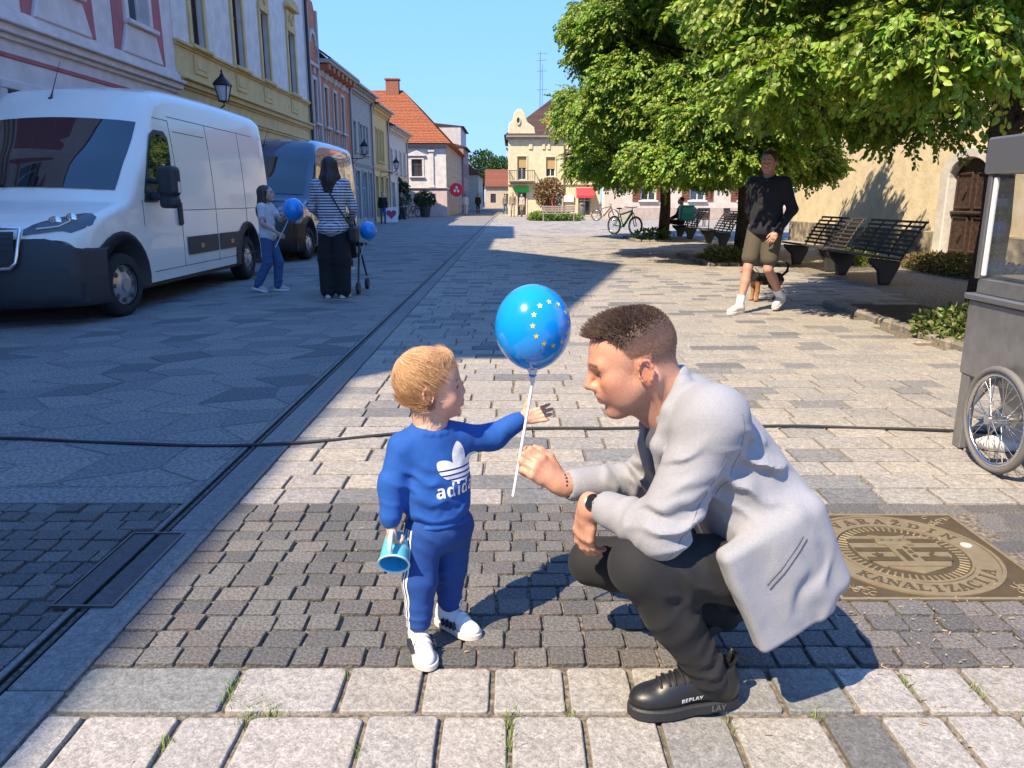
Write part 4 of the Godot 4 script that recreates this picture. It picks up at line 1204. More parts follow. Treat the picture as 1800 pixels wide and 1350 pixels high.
	pl.append(Vector2(cx - 0.672, 1.69)); pl.append(Vector2(cx - 0.672, 0.12))
	g.extr(pl, 0.06, Transform3D(Basis(), Vector3(0, 0, -0.06)))
	var door := part(h, "door", g, dm)
	for s in [-0.34, 0.34]:
		for yy in [0.58, 1.42]:
			g = G.new()
			for q in [[0, 0.33, 0.5, 0.05], [0, -0.33, 0.5, 0.05], [0.25, 0, 0.05, 0.7], [-0.25, 0, 0.05, 0.7]]: g.box(Vector3(cx + s + q[0], yy + q[1], -0.02), Vector3(q[2], q[3], 0.05), Basis(), 0.012)
			g.extr(PackedVector2Array([Vector2(-0.1, 0.14), Vector2(0.1, 0.14), Vector2(0.1, -0.02), Vector2(0, -0.18), Vector2(-0.1, -0.02)]), 0.05, Transform3D(Basis(), Vector3(cx + s, yy, -0.02)), 0.012)
			part(door, "carved_panel", g, dm)
	part(door, "ledge", G.new().box(Vector3(cx, 1.0, 0.0), Vector3(1.3, 0.06, 0.1), Basis(), 0.02), dm)
	part(h, "step", G.new().box(Vector3(cx, 0.06, 0.3), Vector3(2.0, 0.12, 0.6), Basis(), 0.02), stone)

# ---------------------------------------------------------------- trees, shrubs, planters
func leaf(g: G, p: Vector3, d: Vector3, side: Vector3, l: float, wd: float) -> void:
	# heart shaped leaf with a fold along its midrib; d runs to the tip
	var nrm := side.cross(d).normalized()
	var a := p + d * l * 0.42 + nrm * l * 0.06
	var tip := p + d * l - nrm * l * 0.12
	for s: float in [-1.0, 1.0]:
		var q := p + d * l * 0.08 + side * wd * 0.36 * s
		var r := p + d * l * 0.38 + side * wd * 0.5 * s - nrm * l * 0.05
		var t := p + d * l * 0.72 + side * wd * 0.3 * s - nrm * l * 0.09
		if s > 0: g.tri(p, q, a); g.tri(q, r, a); g.tri(r, t, a); g.tri(t, tip, a)
		else: g.tri(p, a, q); g.tri(q, a, r); g.tri(r, a, t); g.tri(t, a, tip)

func sprig(sd: int, n: int, l: float, bracts := 2) -> ArrayMesh:
	var r := RandomNumberGenerator.new(); r.seed = sd
	var g := G.new()
	var stem := [Vector3.ZERO, Vector3(0.10, -0.01, 0), Vector3(0.22, -0.06, 0.01), Vector3(0.32, -0.15, 0)]
	g.col = Color(0.10, 0.09, 0.03)
	g.tube(stem, [0.004, 0.0035, 0.003, 0.0015], 4, false)
	for i in n:
		var t := 0.12 + 0.88 * i / (n - 1.0)
		var k := t * 3.0
		var j := mini(int(k), 2)
		var p: Vector3 = stem[j].lerp(stem[j + 1], k - j)
		var out := Vector3(0.35 + r.randf() * 0.4, -0.35 - r.randf() * 0.7, (1.0 if i % 2 == 0 else -1.0) * r.randf_range(0.25, 0.9)).normalized()
		var side := out.cross(Vector3(r.randfn(0, 0.5), 1.0, r.randfn(0, 0.5))).normalized()
		var c := r.randf()
		g.col = Color(0.17 + 0.10 * c, 0.30 + 0.09 * c, 0.045 + 0.02 * c)
		leaf(g, p + out * 0.03, out, side, l * r.randf_range(0.75, 1.2), l * r.randf_range(0.7, 0.95))
	for i in bracts:
		var p: Vector3 = stem[1].lerp(stem[3], r.randf())
		var d := Vector3(r.randfn(0, 0.3), -1.0, r.randfn(0, 0.4)).normalized()
		g.col = Color(0.50, 0.50, 0.13)
		var sd2 := d.cross(Vector3(r.randfn(0, 1), 0.2, r.randfn(0, 1))).normalized()
		leaf(g, p, d, sd2, l * 0.9, l * 0.22)
	return g.mesh()

func leaf_mat() -> StandardMaterial3D:
	var m := mat("leaf", Color.WHITE, 0.45)
	m.backlight_enabled = true; m.backlight = Color(0.74, 0.85, 0.22)
	return m

func bark() -> StandardMaterial3D:
	return mat("bark", Color(0.12, 0.085, 0.06), 0.95, noise_tex("bark", 0.03, 0.4, 1.1, 5, 256), 2.0, bump_tex("bark_bump", 0.05, 6.0, 4, 256), 1.5)

func linden(label: String, at: Vector3, crown_c: Vector3, rad: Vector3, n: int, sd: int, trunk_r: float, hang := 0.0, singles := 0) -> void:
	var t := thing("linden_tree", label, "tree", at, 0.0, "linden trees in a row by the benches")
	rng.seed = sd
	var g := G.new()
	var top := crown_c + Vector3(0, rad.y * 0.2, 0)
	g.tube([Vector3(0, -0.05, 0), Vector3(0.01, 0.15, 0), Vector3(0.03, 1.0, 0.02), Vector3(-0.02, 2.2, 0), Vector3(0, crown_c.y * 0.75, 0), top], [trunk_r * 1.45, trunk_r * 1.1, trunk_r, trunk_r * 0.92, trunk_r * 0.7, trunk_r * 0.25], 12)
	part(t, "trunk", g, bark())
	g = G.new()
	var lumps := []
	for k in 96:
		var u := rng.randf_range(-0.95, 1.0); var a := rng.randf() * TAU + k * 2.4
		var hw := pow(1.0 - pow(absf(u), 2.2 if u > 0 else 4.0), 0.5)
		var d := Vector3(cos(a) * hw, u, sin(a) * hw)
		var f := rng.randf_range(0.5, 0.93)
		var c := crown_c + d * rad * f
		lumps.append([c, rng.randf_range(0.55, 0.95) * rad.x / 3.4, d])
		if k % 4 == 0:
			var s := Vector3(0, lerpf(1.9, crown_c.y, rng.randf()), 0)
			g.tube([s, s.lerp(c, 0.4) + Vector3(0, 0.25, 0), c], [trunk_r * 0.42, trunk_r * 0.24, 0.015], 6, false)
	if hang > 0.0:
		for k in 14:
			var a := rng.randf() * TAU
			lumps.append([crown_c + Vector3(cos(a) * rad.x * 0.75, -rad.y * 0.75 - hang * rng.randf(), sin(a) * rad.z * 0.75), 0.5, Vector3(cos(a), -0.5, sin(a)).normalized()])
	part(t, "limbs", g, bark())
	var kinds := 3
	var per := n / kinds
	for kk in kinds:
		var mm := MultiMesh.new()
		mm.transform_format = MultiMesh.TRANSFORM_3D
		mm.use_colors = true
		mm.mesh = sprig(sd * 10 + kk, 15, 0.06, [1, 3, 4][kk])
		mm.instance_count = per
		for i in per:
			var L: Array = lumps[rng.randi() % lumps.size()]
			var v := Vector3(rng.randfn(), rng.randfn(), rng.randfn()).normalized()
			v = (v + Vector3(0, 0.35, 0) + L[2] * 0.75).normalized()
			var p: Vector3 = L[0] + v * Vector3(1.15, 0.75, 1.15) * L[1] * pow(rng.randf(), 0.45)
			var h := Vector3(v.x, 0, v.z)
			if h.length() < 0.05: h = Vector3(1, 0, 0)
			h = h.normalized().rotated(Vector3.UP, rng.randfn(0, 0.5))
			var b := Basis(h, Vector3.UP, h.cross(Vector3.UP)) * Basis.from_euler(Vector3(rng.randfn(0, 0.35), 0, rng.randfn(-0.1, 0.35)))
			mm.set_instance_transform(i, Transform3D(b.scaled(Vector3.ONE * rng.randf_range(0.8, 1.25)), p))
			var c := rng.randf_range(0.62, 1.3)
			mm.set_instance_color(i, Color(c * rng.randf_range(0.85, 1.25), c, c * rng.randf_range(0.7, 1.1)))
		var mi := MultiMeshInstance3D.new()
		mi.name = "crown"; mi.multimesh = mm; mi.material_override = leaf_mat()
		t.add_child(mi, true)
		mi.set_meta("kind", "stuff")
	if singles > 0:   # the leaves that hang nearest to the viewer, one by one
		var lv := []
		for k in 5:
			var lg := G.new(); lg.col = Color(0.09 + 0.012 * k, 0.18 + 0.01 * k, 0.026)
			leaf(lg, Vector3.ZERO, Vector3(0, -1, 0), Vector3(1, 0, 0), 0.1, 0.085)
			lv.append(lg.mesh())
		for k in singles:
			var L: Array = lumps[rng.randi() % lumps.size()]
			var p: Vector3 = L[0] + Vector3(rng.randfn(0, 0.4), rng.randfn(-0.2, 0.35), rng.randfn(0, 0.4)) * L[1] * 1.3
			p.z = maxf(p.z, crown_c.z + rad.z * 0.35)
			var o := part(t, "leaf", lv[k % 5], leaf_mat())
			o.transform = Transform3D(Basis.from_euler(Vector3(rng.randfn(0, 0.5), rng.randf() * TAU, rng.randfn(0, 0.4))), p)

func bush(par: Node, nm: String, c: Vector3, r: Vector3, n: int, ls: float, cols: Array, sd: int) -> void:
	var q := RandomNumberGenerator.new(); q.seed = sd
	var g := G.new()
	for i in n:
		var v := Vector3(q.randfn(), q.randfn(), q.randfn()).normalized()
		var p := c + v * r * pow(q.randf(), 0.35)
		var d := (v + Vector3(q.randfn(0, 0.6), q.randfn(0, 0.6), q.randfn(0, 0.6))).normalized()
		var k: Array = cols[q.randi() % cols.size()]
		g.col = Color(k[0], k[1], k[2])
		leaf(g, p, d, d.cross(Vector3(q.randfn(), q.randfn(), q.randfn())).normalized(), ls, ls * 0.6)
	var o := part(par, nm, g, leaf_mat())
	o.set_meta("kind", "stuff")

func build_trees() -> void:
	linden("nearest linden tree, its trunk behind the popcorn cart", Vector3(4.95, 0, -8.1), Vector3(0.15, 4.1, 0.1), Vector3(3.05, 2.1, 3.1), 18000, 71, 0.14, 0.05, 160)
	linden("linden tree with dark trunk just left of the walking man", Vector3(4.94, 0, -16.8), Vector3(-0.8, 4.1, 0), Vector3(2.75, 2.65, 3.1), 21000, 72, 0.16, 0.2)
	linden("farther linden tree beside the green bicycle and seated rider", Vector3(4.93, 0, -25.5), Vector3(-0.3, 5.0, 0), Vector3(3.0, 3.6, 3.2), 18000, 73, 0.17, 0.3)
	# tree pits: bare earth, edging stones, weeds
	var soilm := mat("pit_soil", Color(0.085, 0.062, 0.042), 0.95, noise_tex("soil", 0.03, 0.45, 1.25, 5, 512), 1.7, bump_tex("rough_bump", 0.02, 5.0, 5, 512), 2.0)
	var em := stone_mats("edging", [[0.34, 0.31, 0.26], [0.27, 0.25, 0.22], [0.38, 0.34, 0.28]], noise_tex("speck", 0.045, 0.60, 1.14, 4, 512, FastNoiseLite.TYPE_VALUE), 2.0, bump_tex("rough_bump", 0.02, 5.0, 5, 512), 1.0)
	rng.seed = 5
	var k := 0
	for z: float in [-8.0, -16.6, -25.3]:
		var pit := setting("tree_pit", null, null)
		var g := G.new()
		g.quad(Vector3(3.8, -0.012, z + 1.6), Vector3(6.3, -0.012, z + 1.6), Vector3(6.3, -0.012, z - 1.4), Vector3(3.8, -0.012, z - 1.4))
		part(pit, "soil", g, soilm)
		var s := z - 1.35
		while s < z + 1.55:
			var l := rng.randf_range(0.2, 0.34)
			part(pit, "edging_stone", G.new().box(Vector3(3.86 + rng.randfn(0, 0.012), 0.015, s + l / 2), Vector3(0.14, 0.1, l - 0.015), Basis.from_euler(Vector3(0, rng.randfn(0, 0.05), rng.randfn(0, 0.06))), 0.02), em[rng.randi() % 3])
			s += l
		var x := 3.95
		while x < 5.2:
			var l := rng.randf_range(0.2, 0.34)
			part(pit, "edging_stone", G.new().box(Vector3(x + l / 2, 0.012, z + 1.55), Vector3(l - 0.015, 0.09, 0.13), Basis.from_euler(Vector3(0, rng.randfn(0, 0.05), 0)), 0.02), em[rng.randi() % 3])
			x += l
		k += 1
	var wd := thing("weeds", "pale grass and weeds at the foot of the middle linden", "plant", Vector3(4.4, 0, -16.2))
	bush(wd, "foliage", Vector3(0, 0.12, 0), Vector3(0.5, 0.2, 0.4), 800, 0.07, [[0.2, 0.2, 0.07], [0.12, 0.16, 0.05], [0.25, 0.22, 0.1]], 3)
	wd = thing("weeds", "green weeds at the foot of the farther linden", "plant", Vector3(4.5, 0, -25.0))
	bush(wd, "foliage", Vector3(0, 0.12, 0), Vector3(0.7, 0.22, 0.4), 320, 0.12, [[0.13, 0.19, 0.05], [0.12, 0.16, 0.05]], 4)
	wd = thing("weeds", "grass growing beside the popcorn cart in the nearest tree pit", "plant", Vector3(4.1, 0, -6.9))
	bush(wd, "foliage", Vector3(0, 0.12, 0), Vector3(0.4, 0.2, 0.5), 900, 0.06, [[0.13, 0.19, 0.05], [0.2, 0.2, 0.07]], 5)
	var hd := thing("hedge", "low reddish green hedge in front of the church door", "hedge", Vector3(7.6, 0, -13.0), PI / 2)
	bush(hd, "foliage", Vector3(0.2, 0.12, 0), Vector3(1.9, 0.24, 0.4), 5200, 0.055, [[0.16, 0.085, 0.04], [0.12, 0.15, 0.04], [0.2, 0.1, 0.05], [0.09, 0.12, 0.03]], 6)
	hd = thing("hedge", "low green hedge behind the near park bench legs", "hedge", Vector3(6.9, 0, -15.6), PI / 2)
	bush(hd, "foliage", Vector3(0, 0.1, 0), Vector3(1.2, 0.18, 0.3), 2200, 0.055, [[0.12, 0.17, 0.05], [0.16, 0.2, 0.07], [0.09, 0.12, 0.03]], 7)
	# flower bed with purple leaved little tree, and its bench, in front of the corner house
	var bed := thing("flower_bed", "low green planting bed in the middle of the square", "flower bed", Vector3(2.6, 0, -48.0))
	bush(bed, "foliage", Vector3(0.1, 0.15, 0), Vector3(1.75, 0.32, 0.7), 2200, 0.14, [[0.13, 0.24, 0.05], [0.2, 0.3, 0.08], [0.09, 0.17, 0.04]], 8)
	bush(bed, "yellow_edge", Vector3(-1.1, 0.25, 0.1), Vector3(0.5, 0.3, 0.5), 500, 0.14, [[0.3, 0.36, 0.08], [0.2, 0.3, 0.08]], 9)
	var pt := thing("red_leaf_tree", "small tree with reddish brown leaves in the planting bed", "tree", Vector3(2.25, 0, -48.4))
	var g := G.new()
	for q in [[-0.12, 0.1], [0.1, -0.05], [0.02, 0.12]]: g.tube([Vector3(q[0] * 0.4, 0, 0), Vector3(q[0], 0.9, q[1]), Vector3(q[0] * 2.5, 2.0, q[1] * 2)], [0.05, 0.04, 0.015], 6)
	part(pt, "trunk", g, bark())
	bush(pt, "crown", Vector3(0, 1.65, 0), Vector3(0.95, 0.9, 0.8), 1500, 0.15, [[0.22, 0.11, 0.05], [0.3, 0.16, 0.07], [0.15, 0.08, 0.04]], 10)
	# planters with clipped shrubs
	var potm := mat("planter_dark", Color(0.05, 0.05, 0.052), 0.7)
	var spots := [[Vector3(-7.4, 0, -52.5), "tall topiary shrub with ball tufts in a dark planter", true], [Vector3(-6.35, 0, -57.5), "round clipped shrub in a dark square planter", false]]
	for sp in spots:
		var p := thing("planter_shrub", sp[1], "planter", sp[0], 0.2, "planter shrubs by the white corner house")
		part(p, "pot", G.new().lathe([Vector2(0.0, 0.0), Vector2(0.42, 0.0), Vector2(0.55, 0.75), Vector2(0.5, 0.78), Vector2(0.0, 0.72)], 4, Transform3D(Basis(Vector3.UP, PI / 4), Vector3.ZERO), false), potm)
		part(p, "stem", G.new().tube([Vector3(0, 0.6, 0), Vector3(0.03, 1.9, 0)], 0.05, 6), bark())
		var dk := [[0.03, 0.06, 0.02], [0.045, 0.085, 0.025], [0.02, 0.045, 0.015]]
		if sp[2]:
			for q in [[-0.35, 1.1, 0.35], [0.3, 1.3, 0.42], [-0.3, 1.75, 0.38], [0.25, 2.0, 0.38], [-0.15, 2.35, 0.3]]: bush(p, "tuft", Vector3(q[0], q[1], 0), Vector3.ONE * q[2], 420, 0.12, dk, 20 + int(q[1] * 10))
		else: bush(p, "crown", Vector3(0, 1.25, 0), Vector3(0.8, 0.62, 0.7), 1500, 0.13, dk, 31)
	# trees far down the street
	var fs := [[Vector3(-2.0, 0, -128.0), 5.5, "dark round tree far down the street, left one"], [Vector3(0.8, 0, -124.0), 4.6, "dark round tree far down the street, right one"], [Vector3(-5.0, 0, -135.0), 6.5, "tall dark tree rising behind the far houses"]]
	for f in fs:
		var o := thing("far_tree", f[2], "tree", f[0], 0.0, "trees at the far end of the street")
		part(o, "trunk", G.new().tube([Vector3(0, 0, 0), Vector3(0, f[1] * 0.8, 0)], 0.25, 6), bark())
		bush(o, "crown", Vector3(0, f[1] * 0.95, 0), Vector3(f[1] * 0.42, f[1] * 0.5, f[1] * 0.42), 1800, 0.5, [[0.05, 0.1, 0.03], [0.07, 0.13, 0.035], [0.035, 0.075, 0.02]], int(f[1] * 10))

# ---------------------------------------------------------------- vans. Local axes: front towards +z, z = 0 at the bumper, wheels on y = 0
class VanForm:
	var zs := [0.0, -0.03, -0.1, -0.3, -0.55, -0.8, -0.9, -1.2, -1.6, -1.8, -1.95, -2.15, -2.5, -3.0, -4.0, -5.0, -6.0, -6.28, -6.34, -6.36]
	var tops := [0.88, 0.97, 1.03, 1.11, 1.18, 1.25, 1.34, 1.68, 1.99, 2.17, 2.36, 2.51, 2.59, 2.62, 2.64, 2.64, 2.63, 2.61, 2.56, 2.5]
	var ws := [0.90, 0.93, 0.96, 1.0, 1.015, 1.02, 1.02, 1.025, 1.025, 1.025, 1.025, 1.025, 1.025, 1.025, 1.025, 1.025, 1.02, 1.0, 0.98, 0.95]
	func at(a: Array, z: float) -> float:
		for i in zs.size() - 1:
			if z >= zs[i + 1]: return lerpf(a[i], a[i + 1], (zs[i] - z) / (zs[i] - zs[i + 1]))
		return a[-1]
	func bow(z: float) -> float:
		return 0.36 * clampf((z + 2.7) / 1.4, 0.0, 1.0)
	func half(z: float, y: float) -> float:   # half width at a height
		var w: float = at(ws, z)
		var tin := 0.0
		if y > 1.15: tin = 0.02 * (y - 1.15) + 0.075 * pow((y - 1.15) / 1.35, 2.0)
		return w - tin - (0.03 * (0.6 - y) if y < 0.6 else 0.0)
	func ring(z: float, n := 9) -> Array:   # right half of the section, from the sill or wheel arch up to the middle of the roof
		var top: float = at(tops, z)
		var l := []
		var y0 := 0.3
		for wz: float in [-0.59, -4.985]:
			if absf(z - wz) < 0.47: y0 = maxf(y0, 0.36 + sqrt(0.2209 - (z - wz) * (z - wz)))
		var r := minf(0.2, (top - y0) * 0.25)
		for i in n: 
			var y := lerpf(y0, top - r, float(i) / (n - 1))
			l.append(Vector2(half(z, y), y))
		var e: Vector2 = l[-1]
		for i in range(1, 6):
			var a := PI / 2 * i / 5.0
			l.append(Vector2(e.x - r * (1.0 - cos(a)), top - r + r * sin(a) * 0.86))
		var f: Vector2 = l[-1]
		for i in range(1, 5): l.append(Vector2(f.x * (1.0 - i / 4.0), f.y + (top - f.y) * sin(PI / 2 * i / 4.0)))
		return l
	func skin_y(z: float, x: float) -> float:   # height of the shell above a point of its plan
		var rg := ring(z)
		for k in rg.size() - 1:
			if absf(x) <= rg[k].x and absf(x) >= rg[k + 1].x: return lerpf(rg[k].y, rg[k + 1].y, (rg[k].x - absf(x)) / maxf(rg[k].x - rg[k + 1].x, 1e-5))
		return rg[8].y
	func bend(p: Vector2, z: float, s := 1.0) -> Vector3:
		return Vector3(p.x * s, p.y, z - bow(z) * pow(absf(p.x) / 1.02, 2.2))
	func side(z: float, y: float, off := 0.0) -> Vector3:   # point on the right side
		var x := half(z, y) + off
		return Vector3(x, y, z - bow(z) * pow(x / 1.02, 2.2))
	func front(x: float, y: float, off := 0.0) -> Vector3:   # point on the bumper's curved front
		var k := minf(absf(x) / 1.05, 1.0)
		var z := 0.03 - 0.36 * pow(k, 2.2) - maxf(0.0, k - 0.86) * 1.6 - maxf(0.0, y - 0.85) * 0.35 + off
		return Vector3(x, y, z)

func side_patch(g: G, V: VanForm, poly: PackedVector2Array, off: float, s: float) -> void:   # (z, y) outline laid on the side
	var ix := Geometry2D.triangulate_polygon(poly)
	for i in range(0, ix.size(), 3):
		var p := []
		for k in 3:
			var q := V.side(poly[ix[i + k]].x, poly[ix[i + k]].y, off); q.x *= s
			p.append(q)
		if ((p[1] - p[0]).cross(p[2] - p[0])).x * s > 0: g.tri(p[0], p[1], p[2])
		else: g.tri(p[0], p[2], p[1])

func front_grid(g: G, V: VanForm, x0: float, x1: float, y0: float, y1: float, off: float, nx := 8, ny := 3, skew := 0.0) -> void:
	var rows := []
	for j in ny + 1:
		var l := []
		for i in nx + 1:
			var y := lerpf(y0, y1, float(j) / ny)
			l.append(V.front(lerpf(x0, x1, float(i) / nx) + skew * (y - y0) * signf(x0 + x1), y, off))
		rows.append(l)
	g.sheet(rows, false, false)

func van(nm: String, label: String, at: Vector3, paint: Material, black: Material, plate: String, lights_on: bool) -> void:
	var V := VanForm.new()
	var t := thing(nm, label, "van", at, 0.0, "vans parked along the shaded house row")
	var g := G.new()
	var rows := []
	var zl := V.zs.duplicate()
	for q in [-3.5, -4.5, -5.5, -2.8, -2.3, -1.4, -1.05, -0.42, -0.2]: zl.append(q)
	for wz: float in [-0.59, -4.985]:
		for k in 11: zl.append(wz - 0.4699 * cos(PI * k / 10.0))
	zl.sort(); zl.reverse()
	for z in zl:
		var r := V.ring(z)
		var l := []
		for p in r: l.append(V.bend(p, z))
		for i in range(r.size() - 2, -1, -1): l.append(V.bend(r[i], z, -1.0))
		rows.append(l)
	# wheel wells are closed by the dark arches; the shell is open below and shut at both ends
	g.sheet(rows, false, true)
	var fr: Array = rows[0]; var bk: Array = rows[-1]
	for i in range(0, fr.size() / 2):
		var j := fr.size() - 1 - i
		g.quad(fr[i], fr[i + 1], fr[j - 1], fr[j]); g.quad(bk[j], bk[j - 1], bk[i + 1], bk[i])
	part(t, "body", g, paint)
	part(t, "underbody", G.new().box(Vector3(0, 0.34, -3.2), Vector3(1.9, 0.2, 5.9)), black)
	# glass
	var gl := mat("van_glass", Color(0.012, 0.016, 0.02), 0.02); gl.metallic_specular = 0.8
	rows = []
	for i in 9:
		var z := lerpf(-0.93, -1.79, i / 8.0)
		var top: float = V.at(V.tops, z)
		var hw: float = V.half(z, top - 0.15) - 0.13
		var l := []
		for j in 13:
			var x := hw * (j / 6.0 - 1.0)
			var rg := V.ring(z)
			var y := top
			for k in rg.size() - 1:
				if absf(x) <= rg[k].x and absf(x) >= rg[k + 1].x: y = lerpf(rg[k].y, rg[k + 1].y, (rg[k].x - absf(x)) / maxf(rg[k].x - rg[k + 1].x, 1e-5))
			l.append(V.bend(Vector2(x, y + 0.006), z) + Vector3(0, 0.004, 0.006))
		rows.append(l)
	part(t, "windscreen", G.new().sheet(rows, false, false), gl)
	g = G.new()
	for s: float in [-1.0, 1.0]:
		for k in 2:
			var a: Vector3 = rows[0][6 + int(s) * 1]; var b: Vector3 = rows[1][1 if s < 0 else 7]
			g.tube([a + Vector3(0, 0.01, 0.02), a.lerp(b, 0.5) + Vector3(0, 0.03, 0.02), b + Vector3(0, 0.02, 0.02)], 0.012, 5)
	part(t, "wiper", g, black)
	var warr := PackedVector2Array([Vector2(-1.22, 1.32), Vector2(-1.5, 1.75), Vector2(-1.72, 2.0), Vector2(-1.9, 2.06), Vector2(-2.25, 2.06), Vector2(-2.36, 1.98), Vector2(-2.36, 1.3), Vector2(-2.3, 1.26)])
	for s: float in [-1.0, 1.0]:
		g = G.new(); side_patch(g, V, warr, 0.004, s)
		var w := part(t, "side_window", g, black)
		g = G.new(); var inner := Geometry2D.offset_polygon(warr, -0.05)
		side_patch(g, V, inner[0], 0.009, s)
		part(w, "pane", g, gl)
		# door outline, panel seams, rub strip, handle, mirror
		for q in [[-2.48, 0.42, -2.48, 2.2], [-1.15, 0.95, -1.15, 1.25], [-2.48, 2.2, -1.95, 2.2], [-3.72, 0.4, -3.72, 2.25], [-2.48, 2.25, -6.2, 2.25], [-2.6, 2.08, -3.64, 2.08], [-2.5, 1.12, -6.25, 1.12], [-5.0, 0.5, -5.0, 2.25], [-1.3, 0.42, -6.2, 0.42]]:
			var l := []
			for i in 7: l.append(V.side(lerpf(q[0], q[2], i / 6.0), lerpf(q[1], q[3], i / 6.0), 0.0005) * Vector3(s, 1, 1))
			part(t, "panel_seam", G.new().tube(l, 0.0045, 4, false), mat("seam_dark", Color(0.10, 0.10, 0.10), 0.8))
		for q in [[-2.62, -3.68], [-3.76, -4.7]]:
			g = G.new(); side_patch(g, V, PackedVector2Array([Vector2(q[0], 0.55), Vector2(q[1], 0.55), Vector2(q[1], 0.78), Vector2(q[0], 0.78)]), 0.014, s)
			var rs := part(t, "rub_strip", g, black)
			g = G.new(); side_patch(g, V, PackedVector2Array([Vector2(q[0] - 0.42, 0.62), Vector2(q[0] - 0.54, 0.62), Vector2(q[0] - 0.54, 0.68), Vector2(q[0] - 0.42, 0.68)]), 0.018, s)
			part(rs, "side_marker", g, mat("amber", Color(0.45, 0.16, 0.03), 0.3))
		part(t, "door_handle", G.new().box(V.side(-2.38, 1.08, 0.02) * Vector3(s, 1, 1), Vector3(0.05, 0.3, 0.09), Basis(), 0.022), black)
		var mp := V.side(-1.42, 1.34, 0.0) * Vector3(s, 1, 1)
		g = G.new(); side_patch(g, V, PackedVector2Array([Vector2(-1.18, 1.22), Vector2(-1.62, 1.22), Vector2(-1.62, 1.36), Vector2(-1.4, 1.62)]), 0.01, s)
		g.beam(mp + Vector3(0, -0.05, -0.02), mp + Vector3(s * 0.16, -0.05, 0.0), 0.14, 0.1, Vector3.UP, 0.03)
		g.beam(mp + Vector3(0, 0.12, -0.02), mp + Vector3(s * 0.16, 0.12, 0.0), 0.09, 0.06, Vector3.UP, 0.02)
		var mb := part(t, "mirror", g, black)
		var sd := S.new(); sd.rbox(mp + Vector3(s * 0.24, 0.12, 0.02), Vector3(0.12, 0.17, 0.085), Basis(Vector3.UP, -0.2 * s), 0.06); sd.rbox(mp + Vector3(s * 0.23, -0.12, 0.02), Vector3(0.11, 0.07, 0.08), Basis(Vector3.UP, -0.2 * s), 0.05, 0.02)
		g = G.new(); sd.build(g, 0.018, mp + Vector3(s * 0.24, 0, 0) - Vector3.ONE * 0.36, mp + Vector3(s * 0.24, 0, 0) + Vector3.ONE * 0.36)
		part(mb, "housing", g, black)
		part(mb, "indicator", G.new().box(mp + Vector3(s * 0.355, 0.05, 0.03), Vector3(0.02, 0.13, 0.06), Basis(), 0.008), mat("lamp_clear", Color(0.6, 0.56, 0.5), 0.15))
		# wheel arches and wheels
		for wz: float in [-0.59, -4.985]:
			var rz := -0.95 if wz > -2 else wz
			g = G.new()
			var ri := []; var ro := []; var rin := []
			for i in 15:
				var a := PI * (i / 14.0) * 1.1 - 0.05 * PI
				var cy := 0.36
				var p := Vector2(wz + cos(a) * 0.46, maxf(0.27, cy + sin(a) * 0.46)); var q := Vector2(wz + cos(a) * 0.58, maxf(0.27, cy + sin(a) * 0.56))
				ri.append(V.side(p.x, p.y, 0.04) * Vector3(s, 1, 1)); ro.append(V.side(q.x, q.y, 0.012) * Vector3(s, 1, 1)); rin.append(V.side(p.x, p.y, -0.28) * Vector3(s, 1, 1))
			g.sheet([rin, ri, ro], false, s > 0)
			part(t, "wheel_arch", g, black)
			g = G.new()
			var c := Vector3(s * 0.72, 0.36, rz)
			for i in 18:
				var a0 := TAU * i / 18.0; var a1 := TAU * (i + 1) / 18.0
				g.tri(c, c + Vector3(0, maxf(-0.1, sin(a0) * 0.5), cos(a0) * 0.5), c + Vector3(0, maxf(-0.1, sin(a1) * 0.5), cos(a1) * 0.5))
			part(t, "wheel_well", g, black)
			var steer := -0.12 if wz > -2 else 0.0
			var X := Transform3D(Basis(Vector3.UP, steer) * Basis(Vector3.FORWARD, PI / 2 * s), Vector3(s * 0.905, 0.345, rz))
			var wh := part(t, "wheel", G.new().lathe([Vector2(0.21, -0.09), Vector2(0.22, 0.1), Vector2(0.215, 0.105)], 20, X), metal("rim_grey", Color(0.33, 0.33, 0.34), 0.45, 0.7))
			part(wh, "tyre", G.new().lathe([Vector2(0.215, -0.11), Vector2(0.30, -0.115), Vector2(0.34, -0.085), Vector2(0.347, -0.04), Vector2(0.347, 0.04), Vector2(0.34, 0.085), Vector2(0.30, 0.118), Vector2(0.225, 0.112)], 28, X), mat("tyre", Color(0.018, 0.018, 0.018), 0.85))
			g = G.new()
			g.lathe([Vector2(0.212, 0.075), Vector2(0.17, 0.07), Vector2(0.12, 0.1), Vector2(0.075, 0.105), Vector2(0.07, 0.125), Vector2(0.0, 0.125)], 20, X)
			part(wh, "rim", g, metal("hub_silver", Color(0.52, 0.52, 0.53), 0.35, 0.8))
			g = G.new()
			for i in 8:
				var a := TAU * i / 8.0
				g.box(X * Vector3(cos(a) * 0.165, 0.086, sin(a) * 0.165), Vector3(0.06, 0.014, 0.045), X.basis * Basis(Vector3.UP, -a), 0.004)
			part(wh, "rim_slots", g, metal("slot_shade", Color(0.10, 0.10, 0.105), 0.5, 0.6))  # darker boxes stand in for the shaded openings in the rim
	# bumper, grille, lamps, plate
	g = G.new()
	var br := []
